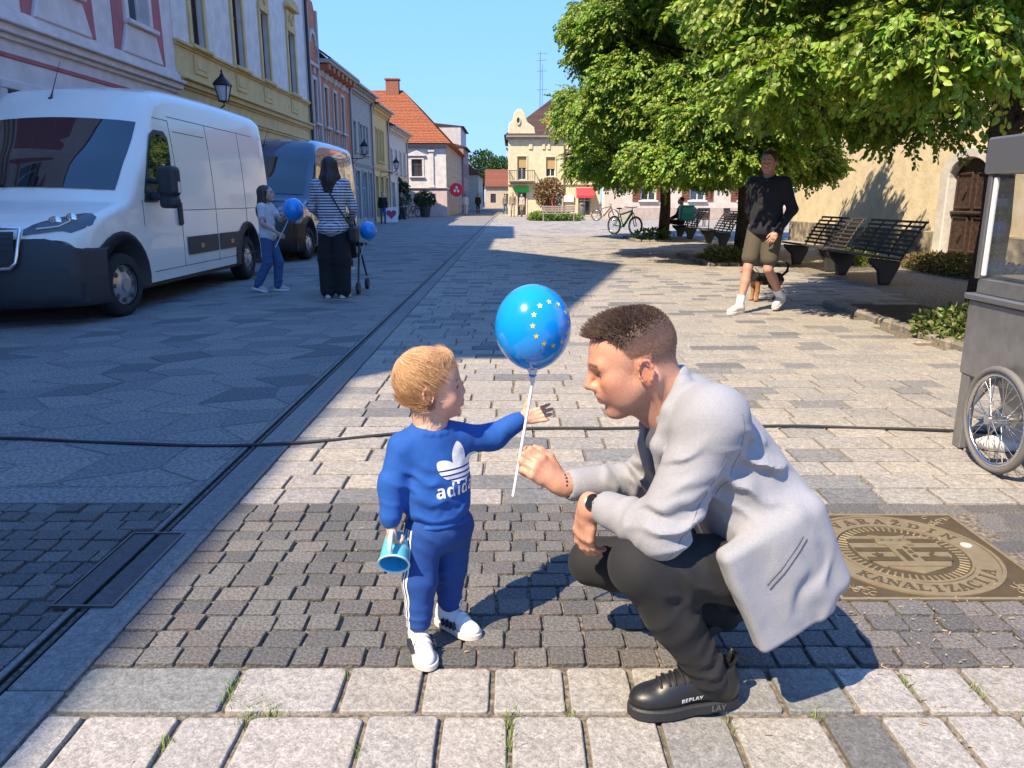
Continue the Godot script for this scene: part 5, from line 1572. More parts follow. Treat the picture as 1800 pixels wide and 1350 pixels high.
	for y: float in [0.2, 0.24, 0.32, 0.5, 0.62, 0.7, 0.86, 0.89]:
		var l := []
		for i in 33:
			var x := 1.05 * sin((i / 16.0 - 1.0) * PI / 2)
			var yy := y
			if y > 0.6: yy = y - 0.12 * smoothstep(0.62, 1.0, absf(x)) + 0.0
			var p := V.front(x, yy, [-0.06, -0.01, 0.02, 0.03, 0.02, 0.01, 0.0, -0.05][[0.2, 0.24, 0.32, 0.5, 0.62, 0.7, 0.86, 0.89].find(y)])
			l.append(p)
		br.append(l)
	g.sheet(br, false, false)
	var bp := part(t, "bumper", g, black)
	for s: float in [-1.0, 1.0]:
		g = G.new(); front_grid(g, V, 0.55 if s > 0 else -0.86, 0.86 if s > 0 else -0.55, 0.48, 0.6, 0.034, 6, 2)
		part(bp, "fog_recess", g, black)
	g = G.new(); front_grid(g, V, -0.46, 0.46, 0.62, 0.95, 0.055, 8, 3, 0.12)
	var grl := part(t, "grille", g, black)
	g = G.new()
	for i in 5: front_grid(g, V, -0.47, 0.47, 0.65 + i * 0.06, 0.668 + i * 0.06, 0.066, 8, 1, 0.1)
	part(grl, "grille_bars", g, black)
	var cr := []
	for q in [[-0.52, 0.98], [-0.47, 0.66], [-0.42, 0.605], [-0.2, 0.59], [0.0, 0.588], [0.2, 0.59], [0.42, 0.605], [0.47, 0.66], [0.52, 0.98], [0.3, 0.985], [0.0, 0.99], [-0.3, 0.985], [-0.52, 0.98]]: cr.append(V.front(q[0], q[1], 0.075))
	part(grl, "chrome_surround", G.new().tube(cr, 0.02, 6), metal("chrome", Color(0.75, 0.76, 0.78), 0.12))
	for s: float in [-1.0, 1.0]:
		var hp := []
		for j in 6:
			var l := []
			for i in 10:
				var u := i / 9.0; var v := j / 5.0
				var x := s * lerpf(0.5, 0.965, u)
				var z := lerpf(-0.012 - 0.03 * u, -0.03 - 0.40 * pow(u, 0.9), v)
				if u > 0.8: z = lerpf(z, -0.24, (u - 0.8) / 0.2 * 0.75)
				l.append(V.bend(Vector2(x, V.skin_y(z, x) + 0.006), z) + Vector3(0, 0, 0.008))
			hp.append(l)
		g = G.new(); g.sheet(hp, false, s < 0)
		var hl := part(t, "headlight", g, metal("headlight_glass", Color(0.10, 0.105, 0.115), 0.1, 0.3))
		var c: Vector3 = hp[3][4]; var c2: Vector3 = hp[3][6]
		g = G.new().ball(c + Vector3(0, 0, 0.0), Vector3(0.07, 0.055, 0.03)); 
		part(hl, "reflector", g, metal("reflector", Color(0.8, 0.8, 0.8), 0.1))
		part(hl, "reflector", G.new().ball(c2, Vector3(0.06, 0.06, 0.03)), metal("reflector", Color(0.8, 0.8, 0.8), 0.1))
		g = G.new().tube([hp[1][2] + Vector3(0, 0, 0.008), hp[1][5] + Vector3(0, 0, 0.008), hp[2][6] + Vector3(s * 0.004, 0, 0.01), hp[4][6] + Vector3(s * 0.004, 0, 0.01)], 0.01, 5)
		part(hl, "light_strip", g, mat("lamp_clear", Color(0.6, 0.56, 0.5), 0.15))
	var np := part(t, "number_plate", G.new().box(V.front(0, 0.4, 0.065), Vector3(0.52, 0.11, 0.012), Basis(), 0.003), mat("plate_white", Color(0.72, 0.72, 0.72), 0.4))
	if plate:
		var tx := MeshInstance3D.new(); tx.name = "plate_lettering"; tx.mesh = words(plate, 0.1, 0.003); tx.material_override = mat("plate_black", Color(0.01, 0.01, 0.012), 0.6)
		np.add_child(tx); tx.position = V.front(0, 0.4, 0.073)
	part(t, "bonnet_seam", G.new().tube([V.bend(Vector2(-0.86, 1.1), -0.55), V.bend(Vector2(-0.6, 0.985), -0.1) + Vector3(0, 0.03, 0.0), V.bend(Vector2(0, 0.995), -0.06) + Vector3(0, 0.012, 0), V.bend(Vector2(0.6, 0.985), -0.1) + Vector3(0, 0.03, 0), V.bend(Vector2(0.86, 1.1), -0.55)], 0.004, 4, false), mat("seam_dark", Color(0.10, 0.10, 0.10), 0.8))
	var an := Vector3(-0.15, 2.4, -2.02)
	g = G.new().tube([an, an + Vector3(0.02, 0.1, -0.03), an + Vector3(0.08, 0.42, -0.14)], [0.014, 0.006, 0.003], 5); g.ball(an, Vector3(0.03, 0.02, 0.03))
	part(t, "aerial", g, black)
	if lights_on: pass

func build_vans() -> void:
	var white := mat("white_paint", Color(0.78, 0.745, 0.66), 0.22); white.clearcoat_enabled = true; white.clearcoat = 0.45; white.clearcoat_roughness = 0.05
	var navy := mat("navy_paint", Color(0.012, 0.032, 0.075), 0.25); navy.clearcoat_enabled = true; navy.clearcoat = 1.0; navy.clearcoat_roughness = 0.03
	var black := mat("black_plastic", Color(0.028, 0.03, 0.036), 0.55)
	van("white_van", "white panel van with black bumper parked at the left edge", Vector3(-5.24, 0, -7.49), white, black, "VŽ 318-DJ", false)
	van("navy_van", "dark blue van parked behind the white van", Vector3(-5.35, 0, -15.75), navy, mat("van_black", Color(0.012, 0.012, 0.014), 0.35), "", false)

# ---------------------------------------------------------------- cart, cover, benches, bicycles, chairs, signs
func text_geo(t: String, size: float, depth: float, serif := false, weight := 700) -> G:
	var g := G.new()
	var tm := words(t, size, depth, serif, weight)
	var a := tm.get_mesh_arrays()
	var v: PackedVector3Array = a[Mesh.ARRAY_VERTEX]; var n: PackedVector3Array = a[Mesh.ARRAY_NORMAL]
	var ix: PackedInt32Array = a[Mesh.ARRAY_INDEX]
	for i in ix: g.v.append(v[i]); g.n.append(n[i]); g.c.append(Color.WHITE)
	return g

func arc_words(t: String, size: float, rad: float, a0: float, a1: float, flip: bool) -> G:
	var g := G.new()
	for i in t.length():
		if t[i] == " ": continue
		var a := lerpf(a0, a1, (i + 0.5) / t.length())
		var b := Basis(Vector3(0, 0, 1), (a + PI / 2) if flip else (a - PI / 2))
		g.add(text_geo(t[i], size, 0.004, true, 700), Transform3D(b, Vector3(cos(a) * rad, sin(a) * rad, 0.002)))
	return g

func ring(g: G, r0: float, r1: float, z: float, h: float, n := 56) -> void:
	for i in n:
		var a := TAU * i / n; var b := TAU * (i + 1) / n
		var q := [Vector3(cos(a) * r0, sin(a) * r0, z + h), Vector3(cos(a) * r1, sin(a) * r1, z + h), Vector3(cos(b) * r1, sin(b) * r1, z + h), Vector3(cos(b) * r0, sin(b) * r0, z + h)]
		g.quad(q[0], q[1], q[2], q[3])
		var d := Vector3(0, 0, -h)
		g.quad(q[1], q[1] + d, q[2] + d, q[2]); g.quad(q[3], q[3] + d, q[0] + d, q[0])

func build_manhole() -> void:
	var t := thing("manhole_cover", "square bronze manhole cover with town coat of arms and lettering", "manhole cover", Vector3(1.425, -0.004, -2.585))
	var X := Transform3D(Basis(Vector3.RIGHT, -PI / 2), Vector3.ZERO)
	var bz := mat("bronze_plate", Color(0.13, 0.095, 0.052), 0.55, noise_tex("plaster", 0.012, 0.93, 1.06, 6, 512), 2.0); bz.metallic = 0.35
	var hi := mat("bronze_relief", Color(0.33, 0.265, 0.165), 0.5, noise_tex("plaster", 0.012, 0.93, 1.06, 6, 512), 3.0); hi.metallic = 0.35
	part(t, "plate", G.new().box(Vector3(0, -0.015, 0), Vector3(0.73, 0.03, 0.69), Basis(), 0.002), bz)
	var g := G.new()
	for s in [-1, 1]:
		g.box(Vector3(0, s * 0.338, 0.003), Vector3(0.73, 0.012, 0.006), Basis(), 0.0015); g.box(Vector3(s * 0.358, 0, 0.003), Vector3(0.012, 0.662, 0.006), Basis(), 0.0015)
	part(t, "rim", G.new().add(g, X), hi)
	g = G.new(); ring(g, 0.312, 0.325, 0, 0.006); part(t, "outer_ring", G.new().add(g, X), hi)
	g = G.new(); ring(g, 0.222, 0.232, 0, 0.006); part(t, "inner_ring", G.new().add(g, X), hi)
	g = G.new(); ring(g, 0.233, 0.311, 0, 0.0018); part(t, "lettering_band", G.new().add(g, X), hi)
	part(t, "lettering", G.new().add(arc_words("GRAD VARAŽDIN", 0.062, 0.272, deg_to_rad(196), deg_to_rad(22), false), X), mat("letter_dark", Color(0.07, 0.05, 0.028), 0.6))
	part(t, "lettering", G.new().add(arc_words("KANALIZACIJA", 0.062, 0.272, deg_to_rad(214), deg_to_rad(330), true), X), mat("letter_dark", Color(0.07, 0.05, 0.028), 0.6))
	g = G.new()
	for i in 56:
		var a := TAU * i / 56.0
		g.box(Vector3(cos(a) * 0.2, sin(a) * 0.2, 0.002), Vector3(0.034, 0.008, 0.004), Basis(Vector3(0, 0, 1), a), 0.001)
	var rays := part(t, "ray_ring", G.new().add(g, X), hi); rays.set_meta("kind", "stuff")
	# shield with bands, tower, star and moon
	var sh := PackedVector2Array([Vector2(-0.165, 0.115), Vector2(-0.14, 0.135), Vector2(0.14, 0.135), Vector2(0.165, 0.115), Vector2(0.165, -0.03), Vector2(0.12, -0.11), Vector2(0.0, -0.165), Vector2(-0.12, -0.11), Vector2(-0.165, -0.03)])
	part(t, "shield", G.new().add(G.new().extr(sh, 0.004, Transform3D(Basis(), Vector3(0, 0, 0.001))), X), hi)
	for k in 3: part(t, "shield_band", G.new().add(G.new().box(Vector3(0, 0.09 - 0.075 * k, 0.0045), Vector3(0.325 - 0.03 * maxi(0, k - 1), 0.03, 0.004)), X), bz)
	g = G.new()
	g.box(Vector3(0, -0.02, 0.006), Vector3(0.075, 0.15, 0.007)); g.box(Vector3(0, 0.062, 0.007), Vector3(0.13, 0.03, 0.008))
	for i in 4: g.box(Vector3(-0.05 + 0.033 * i, 0.084, 0.007), Vector3(0.018, 0.018, 0.008))
	g.extr(PackedVector2Array([Vector2(-0.11, -0.12), Vector2(0.11, -0.12), Vector2(0.05, -0.09), Vector2(-0.05, -0.09)]), 0.006, Transform3D(Basis(), Vector3(0, 0, 0.006)))
	g.extr(PackedVector2Array([Vector2(-0.05, 0.095), Vector2(0.05, 0.095), Vector2(0.07, 0.13), Vector2(0.0, 0.11), Vector2(-0.07, 0.13)]), 0.007, Transform3D(Basis(), Vector3(0, 0, 0.007)))
	part(t, "tower", G.new().add(g, X), hi)
	g = G.new(); g.box(Vector3(-0.01, -0.04, 0.0105), Vector3(0.022, 0.09, 0.004))
	for y in [0.02, -0.015, -0.05]: g.box(Vector3(0.022, y, 0.0105), Vector3(0.014, 0.018, 0.004))
	part(t, "tower_openings", G.new().add(g, X), bz)
	var st := PackedVector2Array()
	for i in 10: st.append(Vector2(-0.1, -0.03) + Vector2.from_angle(PI / 2 + TAU * i / 10.0) * (0.022 if i % 2 == 0 else 0.009))
	part(t, "star", G.new().add(G.new().extr(st, 0.004, Transform3D(Basis(), Vector3(0, 0, 0.006))), X), bz)
	var mo := PackedVector2Array()
	for i in 9: mo.append(Vector2(0.105, -0.03) + Vector2.from_angle(PI * 0.5 + PI * i / 8.0) * 0.02)
	for i in 7: mo.append(Vector2(0.113, -0.03) + Vector2.from_angle(PI * 1.45 - PI * 0.9 * i / 6.0) * 0.016)
	part(t, "moon", G.new().add(G.new().extr(mo, 0.004, Transform3D(Basis(), Vector3(0, 0, 0.006))), X), bz)
	rng.seed = 9
	for c in [[-1, 1], [1, 1], [1, -1], [-1, -1]]:
		g = G.new()
		for k in 9:
			var p := []
			var o := Vector2(c[0] * rng.randf_range(0.24, 0.325), c[1] * rng.randf_range(0.235, 0.31))
			if o.length() < 0.34: o = o.normalized() * 0.35
			for i in 8:
				var a := i * 0.75 + k
				p.append(Vector3(o.x + cos(a) * 0.005 * (8 - i) * 0.5, o.y + sin(a) * 0.005 * (8 - i) * 0.5, 0.002))
			g.tube(p, 0.0022, 4, false)
		var sc := part(t, "corner_scrolls", G.new().add(g, X), hi); sc.set_meta("kind", "stuff")
	g = G.new(); ring(g, 0.0, 0.02, 0.002, 0.003, 14)
	part(t, "lift_plug", G.new().add(g, X * Transform3D(Basis(), Vector3(0.265, 0.055, 0))), mat("plug_pale", Color(0.5, 0.45, 0.36), 0.6))

func spoke_wheel(par: Node, nm: String, c: Vector3, ax: Basis, r: float, tyre_r: float, tm: Material, rm: Material, spokes: int) -> void:
	# wheel turning about the local x axis of ax
	var g := G.new(); var pts := []
	for i in 41: pts.append(c + ax * Vector3(0, cos(TAU * i / 40.0) * (r - tyre_r), sin(TAU * i / 40.0) * (r - tyre_r)))
	var w := part(par, nm, G.new().tube(pts, tyre_r, 8, false), tm)
	pts = []
	for i in 41: pts.append(c + ax * Vector3(0, cos(TAU * i / 40.0) * (r - tyre_r * 2.3), sin(TAU * i / 40.0) * (r - tyre_r * 2.3)))
	part(w, "rim", G.new().tube(pts, tyre_r * 0.7, 6, false), rm)
	for i in spokes:
		var a := TAU * i / spokes; var b := a + (0.5 if i % 2 == 0 else -0.5)
		var s := 1.0 if (i / 2) % 2 == 0 else -1.0
		part(w, "spoke", G.new().tube([c + ax * Vector3(s * 0.028, cos(b) * 0.022, sin(b) * 0.022), c + ax * Vector3(0, cos(a) * (r - tyre_r * 2.4), sin(a) * (r - tyre_r * 2.4))], 0.0022 if r < 0.3 else 0.002, 4, false), rm)
	part(w, "hub", G.new().tube([c + ax * Vector3(-0.045, 0, 0), c + ax * Vector3(0.045, 0, 0)], 0.022, 10), rm)

func build_cart() -> void:
	var t := thing("popcorn_cart", "grey steel popcorn cart with glass case and spoked wheel", "cart", Vector3(2.3, 0, -3.86))
	# local: z 0 is the far end, grows towards the viewer; x 0 is the face on the street side
	var st := metal("brushed_steel", Color(0.38, 0.38, 0.385), 0.36, 0.7)
	st.albedo_texture = noise_tex("plaster", 0.012, 0.93, 1.06, 6, 512); st.uv1_triplanar = true; st.uv1_scale = Vector3(1.5, 1.5, 1.5)
	var dk := metal("dark_steel", Color(0.25, 0.25, 0.255), 0.4, 0.7)
	var L := 1.15; var W := 0.62
	part(t, "cabinet", G.new().box(Vector3(W / 2, 0.575, L / 2), Vector3(W, 0.38, L), Basis(), 0.008), st)
	part(t, "ledge", G.new().box(Vector3(W / 2 - 0.005, 0.782, L / 2), Vector3(W + 0.03, 0.03, L + 0.03), Basis(), 0.006), dk)
	part(t, "case_base", G.new().box(Vector3(W / 2, 0.835, L / 2 + 0.01), Vector3(W - 0.03, 0.075, L - 0.03), Basis(), 0.005), st)
	for q in [[0.02, 0.03], [W - 0.02, 0.03], [0.02, L - 0.03], [W - 0.02, L - 0.03]]: part(t, "corner_post", G.new().box(Vector3(q[0], 1.12, q[1]), Vector3(0.035, 0.5, 0.035), Basis(), 0.004), dk)
	part(t, "light_strip", G.new().box(Vector3(0.016, 1.12, 0.068), Vector3(0.02, 0.47, 0.022), Basis(), 0.005), mat("strip_white", Color(0.8, 0.82, 0.85), 0.4))
	part(t, "roof_box", G.new().box(Vector3(W / 2, 1.455, L / 2), Vector3(W + 0.02, 0.17, L + 0.02), Basis(), 0.01), dk)
	var gm := glass("cart_glass", Color(0.25, 0.28, 0.28), 0.06)
	part(t, "pane", G.new().box(Vector3(0.012, 1.12, L / 2), Vector3(0.005, 0.49, L - 0.1)), gm)
	part(t, "pane", G.new().box(Vector3(W - 0.012, 1.12, L / 2), Vector3(0.005, 0.49, L - 0.1)), gm)
	part(t, "pane", G.new().box(Vector3(W / 2, 1.12, 0.022), Vector3(W - 0.08, 0.49, 0.005)), gm)
	var ke := part(t, "kettle", G.new().lathe([Vector2(0.0, 1.02), Vector2(0.12, 1.02), Vector2(0.135, 1.05), Vector2(0.135, 1.2), Vector2(0.12, 1.21), Vector2(0.0, 1.22)], 20, Transform3D(Basis(), Vector3(W / 2, 0, 0.48))), metal("kettle_steel", Color(0.6, 0.6, 0.6), 0.2))
	part(ke, "hanger", G.new().tube([Vector3(W / 2, 1.37, 0.32), Vector3(W / 2, 1.15, 0.32), Vector3(W / 2, 1.12, 0.38)], 0.012, 6), metal("kettle_steel", Color(0.6, 0.6, 0.6), 0.2))
	part(ke, "drive_box", G.new().box(Vector3(W / 2, 1.31, 0.42), Vector3(0.22, 0.11, 0.4), Basis(), 0.01), st)
	part(t, "tray", G.new().box(Vector3(W / 2, 0.885, L / 2), Vector3(W - 0.1, 0.012, L - 0.12)), metal("tray_steel", Color(0.6, 0.6, 0.6), 0.25))
	var s := S.new(); s.rbox(Vector3(0.3, 0.74, -0.03), Vector3(0.26, 0.016, 0.03), Basis(), 0.014)
	var g := G.new(); s.build(g, 0.008, Vector3(0.0, 0.68, -0.1), Vector3(0.6, 0.8, 0.04))
	part(t, "side_handle", g, mat("handle_pale_blue", Color(0.5, 0.6, 0.7), 0.4))
	for q in [0.03, W - 0.03]:
		part(t, "leg", G.new().box(Vector3(q, 0.195, 0.05), Vector3(0.05, 0.385, 0.07), Basis(), 0.004), st)
		part(t, "brace", G.new().beam(Vector3(q, 0.2, 0.06), Vector3(q, 0.385, 0.22), 0.014, 0.03), st)
	part(t, "axle", G.new().tube([Vector3(-0.06, 0.252, 0.42), Vector3(W + 0.06, 0.252, 0.42)], 0.012, 8), st)
	part(t, "axle_plate", G.new().extr(PackedVector2Array([Vector2(-0.14, 0.4), Vector2(0.14, 0.4), Vector2(0.03, 0.22), Vector2(-0.03, 0.22)]), 0.01, Transform3D(Basis(Vector3.UP, PI / 2), Vector3(0.03, 0, 0.42))), st)
	for q in [-0.045, W + 0.045]: spoke_wheel(t, "wheel", Vector3(q, 0.252, 0.42), Basis(), 0.252, 0.017, mat("cart_tyre", Color(0.14, 0.14, 0.135), 0.7), metal("wheel_chrome", Color(0.62, 0.63, 0.65), 0.22), 28)

func build_benches() -> void:
	var wood := mat("bench_wood", Color(0.085, 0.062, 0.048), 0.6, noise_tex("wood_patch", 0.03, 0.6, 1.2, 4, 256), 3.0)
	var iron := metal("bench_iron", Color(0.06, 0.062, 0.068), 0.55, 0.4)
	var spots := [[Vector3(5.35, 0, -12.45), 0.0, "park bench nearest to the popcorn cart, facing the street"], [Vector3(5.38, 0, -14.6), 0.02, "second park bench, half hidden behind the walking man"], [Vector3(5.5, 0, -22.2), 0.0, "farther park bench beyond the middle linden"], [Vector3(5.55, 0, -26.4), 0.0, "farthest park bench beside the seated rider"]]
	var L := 1.85
	var t := thing("park_bench", spots[0][2], "bench", spots[0][0], spots[0][1], "slatted benches under the lindens")
	for k in 5:
		part(t, "seat_slat", G.new().box(Vector3(0.04 + 0.095 * k, 0.43 - 0.012 * k, 0), Vector3(0.075, 0.035, L), Basis(Vector3.FORWARD, 0.1), 0.008), wood)
	for k in 8:
		var f := k / 7.0
		part(t, "back_slat", G.new().box(Vector3(0.47 + 0.24 * f + 0.06 * f * f, 0.45 + 0.47 * f, 0), Vector3(0.022, 0.036, L), Basis(Vector3.FORWARD, 0.45 + 0.1 * f), 0.006), wood)
	for z in [-0.87, -0.44, 0.0, 0.44, 0.87]:
		part(t, "back_rib", G.new().tube([Vector3(0.46, 0.38, z), Vector3(0.56, 0.58, z), Vector3(0.67, 0.78, z), Vector3(0.78, 0.93, z)], 0.016, 6), iron)
	for z in [-0.78, 0.78]:
		var g := G.new()
		g.extr(PackedVector2Array([Vector2(0.0, 0.40), Vector2(0.5, 0.35), Vector2(0.48, 0.26), Vector2(0.36, 0.0), Vector2(0.2, 0.0), Vector2(0.16, 0.2), Vector2(0.02, 0.33)]), 0.09, Transform3D(Basis(), Vector3(0, 0, z)), 0.02)
		part(t, "leg", g, iron)
	for i in range(1, 4): copy(t, spots[i][2], spots[i][0], spots[i][1])

func bicycle(label: String, at: Vector3, turn: float, col: Material, small: bool) -> void:
	# local: wheels along x, front at +x
	var t := thing("bicycle", label, "bicycle", at, turn)
	var blk := mat("bike_black", Color(0.02, 0.02, 0.02), 0.6)
	var R := 0.34
	var fork := Basis(Vector3.UP, PI / 2)
	spoke_wheel(t, "wheel", Vector3(0.55, R, 0), fork, R, 0.028, mat("tyre", Color(0.018, 0.018, 0.018), 0.85), metal("wheel_chrome", Color(0.62, 0.63, 0.65), 0.22), 12)
	spoke_wheel(t, "wheel", Vector3(-0.5, R, 0), fork, R, 0.028, mat("tyre", Color(0.018, 0.018, 0.018), 0.85), metal("wheel_chrome", Color(0.62, 0.63, 0.65), 0.22), 12)
	var g := G.new()
	for q in [[Vector3(0.38, 0.82, 0), Vector3(-0.05, 0.3, 0), 0.045], [Vector3(0.36, 0.86, 0), Vector3(-0.2, 0.72, 0), 0.034], [Vector3(-0.05, 0.3, 0), Vector3(-0.24, 0.78, 0), 0.022], [Vector3(-0.05, 0.3, 0.03), Vector3(-0.5, R, 0.05), 0.014], [Vector3(-0.05, 0.3, -0.03), Vector3(-0.5, R, -0.05), 0.014], [Vector3(-0.2, 0.68, 0), Vector3(-0.5, R, 0.05), 0.012], [Vector3(-0.2, 0.68, 0), Vector3(-0.5, R, -0.05), 0.012]]: g.tube([q[0], q[1]], q[2], 7)
	part(t, "frame", g, col)
	g = G.new()
	for s in [-0.055, 0.055]: g.tube([Vector3(0.4, 0.78, s), Vector3(0.55, R, s)], 0.017, 6)
	g.tube([Vector3(0.4, 0.76, -0.055), Vector3(0.4, 0.76, 0.055)], 0.018, 6); g.tube([Vector3(0.4, 0.76, 0), Vector3(0.36, 0.96, 0)], 0.018, 6)
	part(t, "fork", g, blk)
	part(t, "handlebar", G.new().tube([Vector3(0.3, 1.0, -0.33), Vector3(0.37, 0.98, -0.1), Vector3(0.37, 0.98, 0.1), Vector3(0.3, 1.0, 0.33)], 0.014, 6), blk)
	part(t, "saddle", G.new().ball(Vector3(-0.27, 0.94, 0), Vector3(0.14, 0.03, 0.065)), blk)
	part(t, "seat_post", G.new().tube([Vector3(-0.22, 0.72, 0), Vector3(-0.28, 0.94, 0)], 0.014, 6), blk)
	part(t, "crank", G.new().tube([Vector3(-0.17, 0.18, 0.08), Vector3(0.07, 0.42, 0.08)], 0.012, 5), blk)
	if small: t.scale = Vector3.ONE * 0.9

func build_objects() -> void:
	build_manhole()
	build_cart()
	build_benches()
	bicycle("bright green mountain bike parked beside the farther linden", Vector3(4.05, 0, -28.3), deg_to_rad(-52), mat("bike_green", Color(0.1, 0.5, 0.03), 0.3), false)
	bicycle("small brown bicycle far off before the white house", Vector3(5.6, 0, -47.5), deg_to_rad(-20), mat("bike_brown", Color(0.15, 0.08, 0.04), 0.4), false)
	bicycle("dark bicycle leaning by the round planter shrub", Vector3(-7.1, 0, -56.6), deg_to_rad(60), mat("bike_black", Color(0.02, 0.02, 0.02), 0.6), false)
	# café chairs and tables
	var wick := mat("wicker_dark", Color(0.035, 0.03, 0.028), 0.8)
	var t := thing("cafe_chair", "", "chair", Vector3.ZERO, 0.0, "dark wicker chairs on the café terrace")
	var s := S.new()
	part(t, "seat", G.new().box(Vector3(0, 0.42, 0), Vector3(0.52, 0.07, 0.5), Basis(), 0.02), wick)
	part(t, "backrest", G.new().box(Vector3(0, 0.66, -0.23), Vector3(0.54, 0.48, 0.05), Basis(Vector3.RIGHT, -0.15), 0.02), wick)
	for q in [-0.25, 0.25]:
		part(t, "armrest", G.new().box(Vector3(q, 0.56, 0), Vector3(0.05, 0.26, 0.48), Basis(), 0.015), wick)
		for z in [-0.2, 0.2]: part(t, "leg", G.new().box(Vector3(q, 0.2, z), Vector3(0.04, 0.4, 0.04)), wick)
	var spots := [[7.6, -34.5, 0.3, "leftmost dark wicker café chair, beyond the second bench"], [8.5, -34.9, 2.9, "dark wicker café chair beside the leftmost table"], [9.4, -33.6, 0.8, "dark wicker café chair just left of the middle trunk"], [10.4, -34.3, -0.6, "dark wicker café chair right of the middle linden trunk"], [11.3, -33.5, 2.2, "dark wicker café chair nearest to the walking man"], [9.0, -37.6, 1.5, "dark wicker café chair in the back row by the shutters"]]
	for i in spots.size():
		var q: Array = spots[i]
		if i == 0:
			t.position = Vector3(q[0], 0, q[1]); t.rotation.y = q[2]; t.set_meta("label", q[3])
		else: copy(t, q[3], Vector3(q[0], 0, q[1]), q[2])
	var tb := thing("cafe_table", "small pale café table between the left wicker chairs", "table", Vector3(8.05, 0, -34.0), 0.0, "tables on the café terrace")
	part(tb, "top", G.new().box(Vector3(0, 0.74, 0), Vector3(0.7, 0.03, 0.7), Basis(), 0.01), mat("table_pale", Color(0.5, 0.48, 0.44), 0.5))
	part(tb, "column", G.new().tube([Vector3(0, 0.02, 0), Vector3(0, 0.73, 0)], 0.035, 8), wick)
	part(tb, "foot", G.new().box(Vector3(0, 0.02, 0), Vector3(0.42, 0.03, 0.42), Basis(), 0.01), wick)
	copy(tb, "small pale café table beside the middle linden trunk", Vector3(10.0, 0, -33.4), 0.3)
	# heart board, round sign, litter bin, notice post
	var hb := thing("heart_board", "white pavement board with a red heart by the house row", "sign board", Vector3(-6.75, 0, -44.0), 0.25)
	part(hb, "panel", G.new().box(Vector3(0, 0.42, 0), Vector3(0.72, 0.84, 0.04), Basis(Vector3.RIGHT, -0.12), 0.01), mat("board_white", Color(0.7, 0.68, 0.68), 0.5))
	var pl := PackedVector2Array()
	for i in 24:
		var a := TAU * i / 24.0
		pl.append(Vector2(16 * pow(sin(a), 3), 13 * cos(a) - 5 * cos(2 * a) - 2 * cos(3 * a) - cos(4 * a)) * 0.0175)
	part(hb, "heart", G.new().extr(pl, 0.012, Transform3D(Basis(Vector3.RIGHT, -0.12), Vector3(0, 0.47, 0.028))), mat("heart_red", Color(0.35, 0.03, 0.07), 0.5))
	var rs := thing("round_sign", "round red projecting shop sign on the corner house wall", "sign", Vector3(-4.35, 2.0, -62.0))
	part(rs, "disc", G.new().lathe([Vector2(0.0, -0.06), Vector2(0.5, -0.06), Vector2(0.53, 0.0), Vector2(0.5, 0.06), Vector2(0.0, 0.06)], 22, Transform3D(Basis(Vector3.RIGHT, PI / 2), Vector3.ZERO)), mat("sign_red", Color(0.55, 0.02, 0.05), 0.4))
	part(rs, "arm", G.new().tube([Vector3(-0.62, 0, 0), Vector3(-0.3, 0, 0)], 0.03, 6), mat("lamp_iron", Color(0.02, 0.02, 0.022), 0.5))
	for i in 3: part(rs, "petal", G.new().ball(Vector3(cos(i * 2.1 + 1.5) * 0.15, sin(i * 2.1 + 1.5) * 0.17, 0.07), Vector3(0.1, 0.12, 0.02)), mat("sign_white", Color(0.7, 0.68, 0.68), 0.5))
	var bn := thing("litter_bin", "grey litter bin beside the red awning entrance", "bin", Vector3(5.35, 0, -60.3))
	part(bn, "drum", G.new().lathe([Vector2(0.0, 0.0), Vector2(0.25, 0.0), Vector2(0.28, 0.95), Vector2(0.2, 1.02), Vector2(0.0, 1.05)], 14), mat("bin_grey", Color(0.08, 0.08, 0.085), 0.5))
	part(bn, "slot", G.new().box(Vector3(0, 0.85, 0.27), Vector3(0.26, 0.1, 0.03)), mat("slot_grey", Color(0.03, 0.03, 0.032), 0.7))
	# bench in front of the planting bed
	var pb := thing("backless_bench", "weathered wooden bench standing before the planting bed", "bench", Vector3(2.75, 0, -46.6))
	var ww := mat("weathered_wood", Color(0.24, 0.2, 0.17), 0.8)
	for k in 3: part(pb, "seat_slat", G.new().box(Vector3(0, 0.44, 0.14 * (k - 1)), Vector3(2.0, 0.04, 0.12), Basis(), 0.01), ww)
	for k in 3: part(pb, "back_slat", G.new().box(Vector3(0, 0.58 + 0.13 * k, -0.24 - 0.02 * k), Vector3(2.0, 0.1, 0.04), Basis(), 0.01), ww)
	for x in [-0.9, 0.9]: part(pb, "leg", G.new().extr(PackedVector2Array([Vector2(-0.22, 0), Vector2(-0.12, 0), Vector2(-0.1, 0.4), Vector2(0.2, 0.4), Vector2(0.22, 0), Vector2(0.28, 0), Vector2(0.26, 0.85), Vector2(0.22, 0.85), Vector2(0.2, 0.42), Vector2(-0.2, 0.42)]), 0.06, Transform3D(Basis(Vector3.UP, PI / 2), Vector3(x, 0, 0))), ww)

